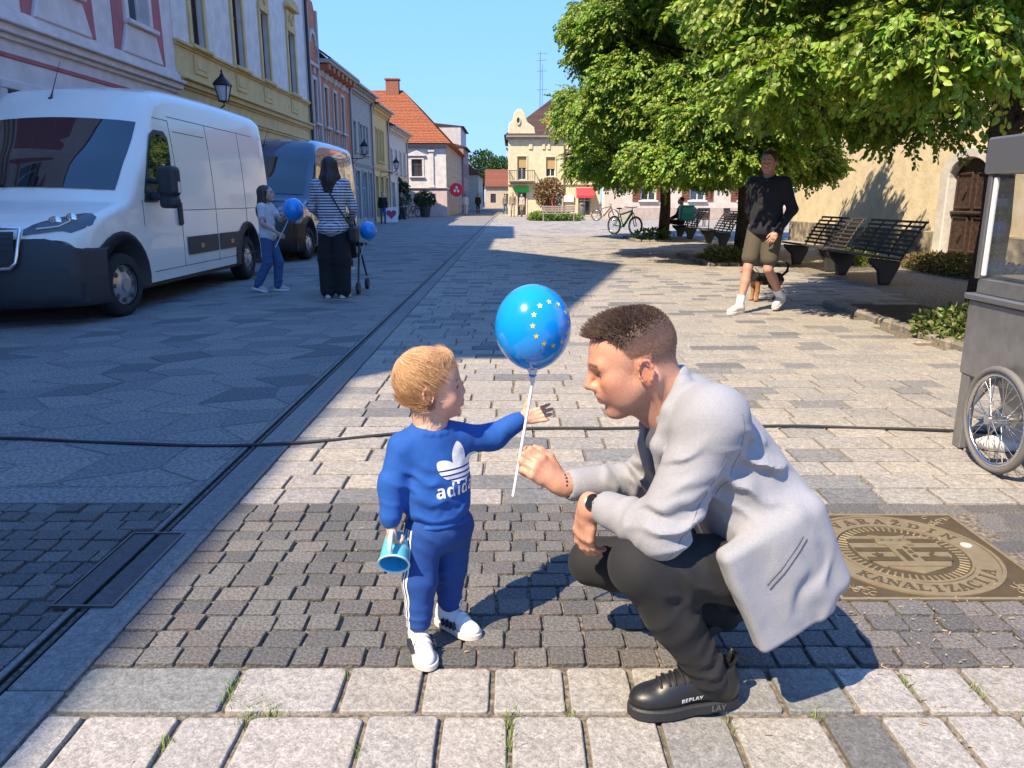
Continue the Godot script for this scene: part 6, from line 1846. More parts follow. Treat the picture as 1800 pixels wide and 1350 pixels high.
# ---------------------------------------------------------------- people: shared heads, hands, shoes
class Flesh extends S:
	var tone := Color(0.56, 0.33, 0.235)
	var lip := Color(0.42, 0.17, 0.14)
	var hairc := Color(0.05, 0.03, 0.022)
	var HX := Transform3D()      # head frame: x forward, y up, z to the right ear
	var beard := 0.0
	var fade := 0.0             # short hair on the sides of the head
	var nz: FastNoiseLite
	func paint(p: Vector3, n: Vector3) -> Color:
		var q := HX.affine_inverse() * p
		var c := tone
		var v := nz.get_noise_3dv(p * 60.0)
		c = c * (1.0 + 0.05 * v)
		if q.length() > 0.16: return c
		var az := absf(q.z)
		# cheeks, nose and ears redder, lips, brows, eyes
		var red := exp(-(Vector3(q.x - 0.07, q.y + 0.02, az - 0.045) / 0.03).length_squared()) + exp(-(Vector3(q.x - 0.12, q.y + 0.008, az) / 0.016).length_squared()) + (0.9 if az > 0.074 and q.y < 0.035 and absf(q.x) < 0.03 else 0.0)
		c = c.lerp(Color(c.r * 1.02, c.g * 0.78, c.b * 0.75), clampf(red, 0, 1) * 0.75)
		if q.x > 0.085 and absf(q.y + 0.0475) < 0.0105 and az < 0.024: c = c.lerp(lip, 0.8)
		if q.x > 0.07 and absf(q.y - 0.034 - 0.006 * sin(az * 60.0)) < 0.005 and az > 0.012 and az < 0.05: c = c.lerp(hairc, 0.75)
		if q.x > 0.06 and absf(q.y - 0.0115) < 0.0035 and absf(az - 0.031) < 0.0125: c = Color(0.03, 0.022, 0.02)
		if beard > 0.0 and q.y < -0.02 and q.x > -0.01:
			c = c.lerp(Color(0.20, 0.13, 0.105), beard * clampf((-q.y - 0.02) / 0.03, 0, 1) * (0.75 + 0.5 * v))
		if fade > 0.0 and not (az > 0.068 and q.x > -0.03 and q.x < 0.03 and q.y < 0.03):
			var line := 0.096 if q.x > 0.045 else lerpf(0.096, 0.03, clampf((0.045 - q.x) / 0.03, 0, 1)) if q.x > 0.015 else (0.0 if q.x > -0.035 else -0.05)
			var over := clampf((q.y - line + az * 0.12) / 0.012 + 0.5 * v, 0, 1)
			var f := clampf((q.y + 0.05) / 0.09, 0, 1)
			c = c.lerp(hairc, fade * over * clampf(f * (0.85 + 0.2 * v) + 0.3 * smoothstep(0.045, 0.075, q.y), 0, 1))
		return c

class Cloth extends S:
	var folds := []   # [centre, direction, wave length, reach, height]
	var cuts := []
	var wob: FastNoiseLite
	func warp(p: Vector3) -> float:
		var d := 0.0
		for f in folds:
			var q: Vector3 = p - f[0]
			var r: float = q.length_squared() / (f[3] * f[3])
			if r < 4.0:
				var n := wob.get_noise_3dv(p)
				var w := 0.5 + 0.5 * sin(TAU * q.dot(f[1]) / (f[2] * 1.35) + 2.6 * n)
				d -= f[4] * 2.0 * exp(-r) * (w * w - 0.3) * (0.65 + 0.9 * wob.get_noise_3dv(p * 0.6 + Vector3(3, 1, 7)))
		return d

func add_head(s: S, X: Transform3D, child := false) -> void:
	s.frame(X)
	if child:
		s.he(-0.016, 0.05, 0.0, Vector3(0.108, 0.092, 0.088), 0.02)
		s.he(0.04, 0.005, 0.0, Vector3(0.056, 0.085, 0.07), 0.04)
		s.he(0.04, -0.05, 0.0, Vector3(0.054, 0.046, 0.056), 0.03)
		s.he(0.08, -0.08, 0.0, Vector3(0.02, 0.017, 0.02), 0.025)
	else:
		s.he(-0.012, 0.045, 0.0, Vector3(0.098, 0.083, 0.076), 0.02)
		s.he(0.042, 0.018, 0.0, Vector3(0.058, 0.088, 0.064), 0.03)
		s.he(0.042, -0.05, 0.0, Vector3(0.055, 0.05, 0.05), 0.03)
		s.he(0.086, -0.09, 0.0, Vector3(0.019, 0.017, 0.022), 0.02)
	for z: float in [-1.0, 1.0]:
		if child: s.he(0.062, -0.032, z * 0.042, Vector3(0.03, 0.03, 0.026), 0.025)
		else:
			s.hc(Vector3(-0.005, -0.03, z * 0.056), Vector3(0.07, -0.088, z * 0.02), 0.017, 0.015, 0.03)
			s.he(0.066, -0.006, z * 0.044, Vector3(0.024, 0.02, 0.02), 0.025)
			s.he(0.052, -0.038, z * 0.038, Vector3(0.034, 0.036, 0.022), 0.03)
			s.hc(Vector3(0.096, 0.033, z * 0.012), Vector3(0.08, 0.034, z * 0.046), 0.0095, 0.009, 0.02)
		s.he(0.106, 0.012, z * 0.033, Vector3(0.017, 0.012, 0.017), 0.014, 1)
		s.he(0.0785, 0.0105, z * 0.031, Vector3(0.0145, 0.0135, 0.016), 0.006)
	var nl := 0.013 if child else 0.0
	s.hc(Vector3(0.097, 0.024, 0), Vector3(0.122 - nl, -0.01, 0), 0.0085, 0.0115, 0.012)
	for z: float in [-1.0, 1.0]: s.he(0.109 - nl, -0.016, z * 0.0105, Vector3(0.012, 0.0085, 0.0085), 0.008)
	s.he(0.09, -0.04, 0, Vector3(0.022, 0.026, 0.03), 0.02)
	s.he(0.1065, -0.0415, 0, Vector3(0.009, 0.0065, 0.021), 0.007)
	s.he(0.104, -0.0545, 0, Vector3(0.0095, 0.0072, 0.018), 0.007)
	s.hc(Vector3(0.116, -0.0478, -0.02), Vector3(0.116, -0.0478, 0.02), 0.0028, 0.0028, 0.004, 1)
	s.hc(Vector3(0.105, -0.068, -0.012), Vector3(0.105, -0.068, 0.012), 0.0035, 0.0035, 0.008, 1)
	# ears: rim, bowl, lobe
	for z: float in [-1.0, 1.0]:
		var w := 0.084 if child else 0.0745
		s.he(-0.004, -0.006, z * w, Vector3(0.0145, 0.026, 0.0065), 0.010, 0, Basis(Vector3.FORWARD, 0.2) * Basis(Vector3.UP, z * 0.45))
		var l := []
		for i in 9:
			var a := lerpf(-0.9, 4.1, i / 8.0)
			l.append(Vector3(-0.006 + cos(a) * 0.0155 - sin(a) * 0.004, -0.004 + sin(a) * 0.027, z * (w + 0.006 + 0.007 * (1.0 if cos(a) < 0 else 0.3))))
		for i in 8: s.hc(l[i], l[i + 1], 0.0038, 0.0038, 0.005)
		s.he(0.001, -0.006, z * (w + 0.012), Vector3(0.0085, 0.014, 0.006), 0.006, 1)

# hand: X has its origin at the wrist, x along the fingers, y out of the back of the hand, z towards the thumb
func add_hand(s: S, X: Transform3D, curl: Array, thumb: Array, spread := 1.0) -> void:
	s.frame(X)
	s.he(0.052, -0.002, 0.002, Vector3(0.046, 0.0155, 0.037), 0.012)
	s.hc(Vector3(-0.02, 0, 0), Vector3(0.03, 0, 0), 0.024, 0.022, 0.02)
	s.he(0.036, -0.010, 0.026, Vector3(0.03, 0.015, 0.017), 0.014)
	var zs := [0.0285, 0.0095, -0.0095, -0.0275]
	var ln := [[0.040, 0.025, 0.021], [0.045, 0.029, 0.022], [0.041, 0.027, 0.021], [0.032, 0.020, 0.019]]
	for i in 4:
		var p := Vector3(0.084 - absf(zs[i] - 0.006) * 0.22, 0.001, zs[i])
		var yaw: float = -zs[i] * 3.0 * spread
		var ang := 0.0
		s.hc(Vector3(0.05, 0.0, zs[i] * 0.85), p, 0.0105, 0.0105, 0.01)
		for j in 3:
			ang += curl[i][j]
			var d := Vector3(cos(ang) * cos(yaw), -sin(ang), -sin(yaw) * cos(ang))
			var q: Vector3 = p + d * ln[i][j]
			var r0: float = [0.0098, 0.0090, 0.0082][j] * (0.88 if i == 3 else 1.0); var r1: float = [0.0090, 0.0082, 0.0070][j] * (0.88 if i == 3 else 1.0)
			s.hc(p, q, r0, r1, 0.007 if j > 0 else 0.009)
			p = q
	var b := Vector3(0.022, -0.008, 0.027)
	var q1: Vector3 = b + Vector3(thumb[0]).normalized() * 0.042
	var q2: Vector3 = q1 + Vector3(thumb[1]).normalized() * 0.031
	var q3: Vector3 = q2 + Vector3(thumb[2]).normalized() * 0.022
	s.hc(b, q1, 0.0145, 0.0115, 0.012); s.hc(q1, q2, 0.0112, 0.010, 0.005); s.hc(q2, q3, 0.010, 0.0078, 0.004)

func basis_xy(x: Vector3, y: Vector3) -> Basis:
	x = x.normalized(); y = (y - x * x.dot(y)).normalized()
	return Basis(x, y, x.cross(y))

# the nearest point of a field along a line
func cast(s: S, ids: PackedInt32Array, o: Vector3, d: Vector3, reach := 0.4) -> Vector3:
	var t := 0.0
	for i in 40:
		var e := s.ev(o + d * t, ids)
		if e < 0.0004: break
		t += e * 0.85
		if t > reach: return Vector3.INF
	return o + d * t

func all_ids(s: S) -> PackedInt32Array:
	var l := PackedInt32Array()
	for i in s.ty.size(): l.append(i)
	return l

# lay flat shapes (x right, y up) on the surface of a field
func lay_on(s: S, g: G, X: Transform3D, lift: float, reach := 0.4) -> G:
	var ids := all_ids(s)
	var o := G.new()
	var cache := {}
	for i in g.v.size():
		var key := Vector2i(roundi(g.v[i].x * 20000), roundi(g.v[i].y * 20000))
		if not cache.has(key):
			var hit := cast(s, ids, X * Vector3(g.v[i].x, g.v[i].y, 0), -X.basis.z, reach)
			cache[key] = hit + X.basis.z.normalized() * lift if hit.is_finite() else hit
		o.v.append(cache[key]); o.n.append(X.basis.z.normalized()); o.c.append(g.c[i])
	var kept := G.new()
	for i in range(0, o.v.size(), 3):
		if o.v[i].is_finite() and o.v[i + 1].is_finite() and o.v[i + 2].is_finite():
			for e in 3: kept.v.append(o.v[i + e]); kept.n.append(o.n[i + e]); kept.c.append(o.c[i + e])
	o = kept
	# face normals from the laid triangles
	for i in range(0, o.v.size(), 3):
		var m := (o.v[i + 2] - o.v[i]).cross(o.v[i + 1] - o.v[i]).normalized()
		if m.dot(X.basis.z) < 0: m = -m
		for k in 3: o.n[i + k] = m
	return o

func flat_poly(g: G, pl: PackedVector2Array, step := 0.006) -> void:
	# cut into small squares so that it can follow a curved surface
	var r := Rect2(pl[0], Vector2.ZERO)
	for p in pl: r = r.expand(p)
	var x := r.position.x
	while x < r.end.x:
		var y := r.position.y
		while y < r.end.y:
			var sq := PackedVector2Array([Vector2(x, y), Vector2(x + step, y), Vector2(x + step, y + step), Vector2(x, y + step)])
			for c in Geometry2D.intersect_polygons(pl, sq):
				var ix := Geometry2D.triangulate_polygon(c)
				for i in range(0, ix.size(), 3):
					var a: Vector2 = c[ix[i]]; var b: Vector2 = c[ix[i + 1]]; var e: Vector2 = c[ix[i + 2]]
					if (b - a).cross(e - a) < 0: g.tri(Vector3(a.x, a.y, 0), Vector3(e.x, e.y, 0), Vector3(b.x, b.y, 0))
					else: g.tri(Vector3(a.x, a.y, 0), Vector3(b.x, b.y, 0), Vector3(e.x, e.y, 0))
			y += step
		x += step

var last_shoe: S

# shoe in its own frame: x to the toe, y up from the ground, origin under the ankle
func shoe_parts(par: Node, nm: String, X: Transform3D, upper: Material, sole: Material, lace: Material, straps := false, high := 0.0) -> MeshInstance3D:
	var k := X.basis.x.length()
	var s := S.new()
	s.frame(X)
	s.hc(Vector3(-0.035, 0.062, 0), Vector3(0.075, 0.052, 0), 0.041, 0.034, 0.02)
	s.he(0.125, 0.04, 0.004, Vector3(0.068, 0.034, 0.043), 0.03)
	s.he(-0.04, 0.045, 0, Vector3(0.045, 0.045, 0.036), 0.02)
	s.hc(Vector3(-0.03, 0.075, 0), Vector3(-0.028, 0.105 + high, 0), 0.042, 0.041, 0.02)
	s.hc(Vector3(-0.03, 0.09, 0), Vector3(0.1, 0.066, 0), 0.03, 0.02, 0.03)
	s.he(-0.03, 0.13 + high, 0, Vector3(0.036, 0.03, 0.034), 0.01, 1)
	s._p(3, Vector3(1, 0.5, 1) * k, Vector3.ZERO, 0.0, 0.0, 0.004, 1, Transform3D(X.basis.orthonormalized(), X * Vector3(0, -0.5 + 0.016, 0)).affine_inverse(), 1.0)
	var g := G.new()
	var c := X * Vector3(0.05, 0.07, 0)
	s.build(g, 0.0055 * maxf(k, 0.6), c - Vector3.ONE * 0.19 * k, c + Vector3.ONE * 0.19 * k)
	var sh := part(par, nm, g, upper)
	var pl := PackedVector2Array()
	for q in [[-0.088, 0.0], [-0.08, 0.024], [-0.05, 0.038], [0.0, 0.039], [0.06, 0.044], [0.11, 0.052], [0.155, 0.046], [0.185, 0.026], [0.197, 0.002], [0.185, -0.024], [0.15, -0.042], [0.1, -0.047], [0.04, -0.039], [-0.03, -0.037], [-0.075, -0.028]]: pl.append(Vector2(q[0], -q[1]))
	var sm := PackedVector2Array()
	for i in pl.size():
		for e in 3: sm.append(pl[i].cubic_interpolate(pl[(i + 1) % pl.size()], pl[(i + pl.size() - 1) % pl.size()], pl[(i + 2) % pl.size()], e / 3.0))
	pl = sm
	last_shoe = s
	g = G.new(); g.extr(pl, 0.03, X * Transform3D(Basis(Vector3.RIGHT, -PI / 2), Vector3(0, 0.016, 0)), 0.004)
	part(sh, "sole", g, sole)
	var ids := all_ids(s)
	if straps:
		for q in [0.035, 0.075]:
			var rows := [[], []]
			for i in 11:
				var a := lerpf(-1.2, 1.2, i / 10.0)
				for e in 2:
					var o := X * Vector3(q + e * 0.026, 0.05 + cos(a) * 0.14, sin(a) * 0.14)
					rows[e].append(cast(s, ids, o, (X * Vector3(q + e * 0.026, 0.045, 0) - o).normalized()) + (o - X * Vector3(q, 0.05, 0)).normalized() * 0.0035)
			part(sh, "strap", G.new().sheet(rows, false, true), upper)
	else:
		for i in 6:
			var x := 0.035 + 0.017 * i
			var pts := []
			for j in 7:
				var a := lerpf(-0.62, 0.62, j / 6.0)
				var o := X * Vector3(x + (0.012 if i % 2 == 0 else -0.012) * (j / 6.0 - 0.5), 0.05 + cos(a) * 0.14, sin(a) * 0.14)
				pts.append(cast(s, ids, o, (X * Vector3(x, 0.045, 0) - o).normalized()) + (X.basis.y.normalized()) * 0.0025)
			part(sh, "lace", G.new().tube(pts, 0.0033 * k, 5), lace)
	return sh

func strands(par: Node, nm: String, list: Array, m: Material) -> void:
	# tapered locks: [root, dir0, dir1, length, width]
	var g := G.new()
	for q in list:
		g.col = q[5]
		var p: Vector3 = q[0]; var d0: Vector3 = q[1]; var d1: Vector3 = q[2]
		var l: float = q[3]
		var a := p + d0 * l * 0.5; var b := a + d1 * l * 0.5
		g.tube([p, a, b], [q[4], q[4] * 0.75, q[4] * 0.15], 3, false)
	part(par, nm, g, m).set_meta("kind", "stuff")

# ---------------------------------------------------------------- passers-by. Own axes: y up, facing +z, x to the figure's left
func stripe_cloth() -> StandardMaterial3D:
	if mats.has("striped_cloth"): return mats["striped_cloth"]
	var im := Image.create(8, 64, false, Image.FORMAT_RGB8)
	im.fill(Color(0.80, 0.82, 0.86)); im.fill_rect(Rect2i(0, 0, 8, 29), Color(0.07, 0.085, 0.17))
	var m := mat("striped_cloth", Color.WHITE, 0.9, ImageTexture.create_from_image(im), 29.0, null, 1.0, false)
	return m

func figure(o: Dictionary) -> Node3D:
	var t := thing("person", o.label, "person", o.at, o.turn, o.get("group", ""))
	var k: float = o.h / 1.75
	var c: float = o.get("cell", 0.016)
	var near: bool = c < 0.02
	var s := Flesh.new(); s.painted = true; s.nz = noise3(4, 3.0, 2)
	s.tone = o.get("skin", Color(0.56, 0.32, 0.23)); s.hairc = o.hair; s.beard = o.get("beard", 0.0); s.fade = o.get("fade", 0.0)
	var J := {}
	var D := {"hipL": Vector3(0.09, 0.92, 0), "hipR": Vector3(-0.09, 0.92, 0), "kneL": Vector3(0.1, 0.5, 0.02), "kneR": Vector3(-0.1, 0.5, 0.02), "ankL": Vector3(0.1, 0.09, -0.02), "ankR": Vector3(-0.1, 0.09, -0.02), "shoL": Vector3(0.175, 1.42, 0), "shoR": Vector3(-0.175, 1.42, 0), "elbL": Vector3(0.23, 1.14, -0.02), "elbR": Vector3(-0.23, 1.14, -0.02), "wriL": Vector3(0.24, 0.88, 0.05), "wriR": Vector3(-0.24, 0.88, 0.05), "neck": Vector3(0, 1.46, -0.01), "head": Vector3(0, 1.625, 0.02), "toeL": Vector3(0.15, 0, 1), "toeR": Vector3(-0.15, 0, 1), "look": Vector3(0, 0, 1)}
	for n in D: J[n] = o[n] if o.has(n) else D[n]
	for n in J: if not n.begins_with("toe") and n != "look": J[n] = J[n] * k
	var X := Transform3D(basis_xy(J.look, Vector3(0, 1, 0.0)).scaled_local(Vector3.ONE * 0.98 * (0.55 + 0.45 * k)), J.head)
	s.HX = X
	add_head(s, X, o.h < 1.3)
	s.cap(X * Vector3(-0.03, -0.05, 0), J.neck, 0.052 * k, 0.056 * k, 0.03)
	var g := G.new()
	s.build(g, 0.006 if near else 0.02, X.origin - Vector3(0.15, 0.2 * k, 0.15), X.origin + Vector3(0.15, 0.16, 0.15))
	var mid: Vector3 = (J.hipL + J.hipR) / 2
	var b := Flesh.new(); b.painted = true; b.nz = s.nz; b.tone = s.tone; b.HX = Transform3D(Basis(), Vector3(99, 0, 0))
	b.cap(J.neck, mid, 0.07 * k, 0.1 * k, 0.05)
	for q in ["L", "R"]:
		b.cap(J["sho" + q], J["elb" + q], 0.045 * k, 0.037 * k, 0.02); b.cap(J["elb" + q], J["wri" + q], 0.038 * k, 0.025 * k, 0.02)
		b.cap(J["hip" + q], J["kne" + q], 0.075 * k, 0.052 * k, 0.03)
		var cv: Vector3 = J["kne" + q].lerp(J["ank" + q], 0.35) + Vector3(0, 0, -0.012)
		b.cap(J["kne" + q], cv, 0.05 * k, 0.054 * k, 0.02); b.cap(cv, J["ank" + q], 0.052 * k, 0.035 * k, 0.02)
		if near:
			var hd: Vector3 = (J["wri" + q] - J["elb" + q]).normalized()
			var hs := Flesh.new(); hs.painted = true; hs.nz = s.nz; hs.tone = s.tone; hs.HX = b.HX
			var up: Vector3 = o.get("palm" + q, Vector3(1 if q == "L" else -1, 0, 0.2))
			add_hand(hs, Transform3D(basis_xy(hd, up).scaled_local(Vector3(1, 1, 1 if q == "R" else -1) * 0.95 * k) if false else basis_xy(hd, up).scaled_local(Vector3.ONE * 0.95 * k), J["wri" + q]), [[0.35, 0.5, 0.3], [0.4, 0.55, 0.3], [0.45, 0.6, 0.3], [0.5, 0.6, 0.3]], [Vector3(0.75, -0.3, 0.5), Vector3(0.9, -0.3, 0.2), Vector3(0.9, -0.3, 0.0)])
			hs.build(g, 0.0055, J["wri" + q] - Vector3.ONE * 0.2 * k, J["wri" + q] + Vector3.ONE * 0.2 * k)
		else: b.cap(J["wri" + q], J["wri" + q] + (J["wri" + q] - J["elb" + q]).normalized() * 0.12 * k, 0.03 * k, 0.02 * k, 0.02)
	var lo := Vector3(-0.7, 0.0, -0.7) * k; var hi := Vector3(0.7, 1.6, 0.7) * k
	b.build(g, c, lo, hi)
	part(t, "body", g, skin_mat())
	# top
	var st := Cloth.new()
	if st is Cloth:
		st.warped = true; st.wob = noise3(77, 7.0, 2); st.folds = [[mid + Vector3(0, 0.12, 0.1) * k, Vector3(0.3, 1, 0).normalized(), 0.07, 0.16, 0.007], [J.elbL, Vector3(0.2, 1, 0).normalized(), 0.05, 0.09, 0.006], [J.elbR, Vector3(-0.2, 1, 0).normalized(), 0.05, 0.09, 0.006], [J.neck + Vector3(0, -0.25, 0.1), Vector3(0.5, 0.8, 0).normalized(), 0.09, 0.15, 0.005]]
	var fat: float = o.get("girth", 1.0)
	st.ell(J.neck.lerp(mid, 0.28), Vector3(0.185 * fat, 0.2, 0.122 * fat) * k, Basis(), 0.05); st.ell(J.neck.lerp(mid, 0.68), Vector3(0.165 * fat, 0.2, 0.122 * fat) * k, Basis(), 0.06)
	st.ell(mid + Vector3(0, o.get("drop", 0.03), 0) * k, Vector3(0.188 * fat, 0.12, 0.145 * fat) * k, Basis(), 0.05)
	for q in ["L", "R"]:
		st.cap(J.neck + Vector3(0, -0.03, 0) * k, J["sho" + q], 0.055 * k, 0.066 * k, 0.04)
		var se: float = o.get("sleeve", 1.0)
		if se > 0.6:
			st.cap(J["sho" + q], J["elb" + q], 0.068 * k, 0.056 * k, 0.03); st.cap(J["elb" + q], J["elb" + q].lerp(J["wri" + q], 0.95), 0.056 * k, 0.04 * k, 0.03)
		else: st.cap(J["sho" + q], J["sho" + q].lerp(J["elb" + q], 0.55), 0.066 * k, 0.06 * k, 0.03)
	st.cap(J.neck + Vector3(0, 0.12, 0.02) * k, J.neck + Vector3(0, 0.0, 0.01) * k, 0.062 * k, 0.06 * k, 0.01, 1)
	g = G.new(); st.build(g, c * 0.75 if near else c, lo, hi)
	part(t, "top", g, o.top)
	# trousers, shorts or skirt
	var tr := Cloth.new(); tr.warped = true; tr.wob = noise3(78, 6.0, 2)
	tr.folds = [[J.kneL, Vector3(0.2, 1, 0).normalized(), 0.06, 0.12, 0.008], [J.kneR, Vector3(-0.2, 1, 0).normalized(), 0.06, 0.12, 0.008], [J.ankL + Vector3(0, 0.06, 0), Vector3(0, 1, 0), 0.05, 0.1, 0.008], [J.ankR + Vector3(0, 0.06, 0), Vector3(0, 1, 0), 0.05, 0.1, 0.008]]
	if o.get("leg", 1.0) < 0.6: tr.folds = []
	var wide: float = o.get("wide", 1.0); var len: float = o.get("leg", 1.0)
	tr.ell(mid + Vector3(0, -0.02, -0.01) * k, Vector3(0.155 * fat, 0.11, 0.112 * fat) * k, Basis(), 0.04)
	for q in ["L", "R"]:
		if len > 0.6:
			tr.cap(J["hip" + q], J["kne" + q], 0.092 * k, 0.068 * wide * k, 0.03); tr.cap(J["kne" + q], J["kne" + q].lerp(J["ank" + q], 0.98), 0.066 * wide * k, 0.056 * wide * k, 0.03)
		else: tr.cap(J["hip" + q], J["hip" + q].lerp(J["kne" + q], 0.72), 0.102 * k, 0.094 * k, 0.03)
	if o.has("skirt"): tr.cap(mid, Vector3(mid.x, 0.12, mid.z), 0.14 * k, 0.2 * k, 0.05)
	g = G.new(); tr.build(g, c, lo, hi)
	part(t, "trousers" if len > 0.6 else "shorts", g, o.bottom)
	# shoes
	for q in ["L", "R"]:
		var a: Vector3 = J["ank" + q]
		var toe: Vector3 = J["toe" + q]
		var sX := Transform3D(basis_xy(toe, Vector3.UP).scaled_local(Vector3.ONE * 0.98 * k), a - basis_xy(toe, Vector3.UP).y * 0.085 * k)
		if near: shoe_parts(t, "shoe", sX, o.shoe, o.get("sole", o.shoe), o.get("lace", o.shoe))
		else:
			g = G.new(); g.ball(sX * Vector3(0.05, 0.04, 0), Vector3(0.14, 0.045, 0.045) * k, sX.basis.orthonormalized(), 8, 5)
			part(t, "shoe", g, o.shoe)
		if o.has("sock"): part(t, "sock", G.new().tube([a + Vector3(0, -0.02, 0), a.lerp(J["kne" + q], 0.28)], [0.042 * k, 0.047 * k], 12), o.sock)
	# hair
	if o.has("hairlen"):
		var hl: float = o.hairlen
		var hs := S.new(); hs.frame(X)
		hs.he(-0.018, 0.052, 0, Vector3(0.106, 0.088, 0.088), 0.02)
		if hl > 0.12:
			hs.hc(Vector3(-0.05, 0.03, 0), Vector3(-0.10, -hl * 0.5, 0), 0.08, 0.085, 0.05); hs.hc(Vector3(-0.10, -hl * 0.45, 0.03), Vector3(-0.135, -hl, 0.03), 0.07, 0.035, 0.05); hs.hc(Vector3(-0.10, -hl * 0.45, -0.03), Vector3(-0.135, -hl * 0.96, -0.04), 0.07, 0.035, 0.05)
			for z: float in [-1.0, 1.0]: hs.hc(Vector3(-0.01, 0.05, z * 0.07), Vector3(-0.035, -hl * 0.4, z * 0.095), 0.032, 0.036, 0.03); hs.hc(Vector3(-0.035, -hl * 0.4, z * 0.095), Vector3(-0.05, -hl * 0.9, z * 0.12), 0.04, 0.028, 0.03)
		hs.he(0.085, -0.02, 0, Vector3(0.075, 0.098, 0.062), 0.015, 1)
		hs.noise = noise3(5, 28.0, 2); hs.namp = 0.007; hs.nscale = Vector3(1, 0.15, 1)
		g = G.new(); g.col = o.hair
		hs.build(g, 0.009 if near else 0.025, X.origin - Vector3(0.26, hl + 0.15, 0.26), X.origin + Vector3(0.26, 0.2, 0.26))
		part(t, "hair", g, mat("passer_hair", Color.WHITE, 0.5))
	return t

# ---------------------------------------------------------------- the crouching man, the toddler, balloon and cup
func fabric(key: String, col: Color, rough := 0.9, fine := 9.0) -> StandardMaterial3D:
	var m := mat(key, col, rough, noise_tex("weave", 0.16, 0.92, 1.08, 3, 256, FastNoiseLite.TYPE_VALUE), fine, bump_tex("weave_bump", 0.2, 2.0, 2, 256, FastNoiseLite.TYPE_VALUE), 0.10)
	m.rim_enabled = true; m.rim = 0.15
	return m

func skin_mat() -> StandardMaterial3D:
	var m := mat("skin", Color.WHITE, 0.5, noise_tex("pores", 0.06, 0.99, 1.13, 4, 256), 7.0, bump_tex("pore_bump", 0.16, 2.0, 3, 256), 0.16)
	m.subsurf_scatter_enabled = true; m.subsurf_scatter_strength = 0.12
	return m

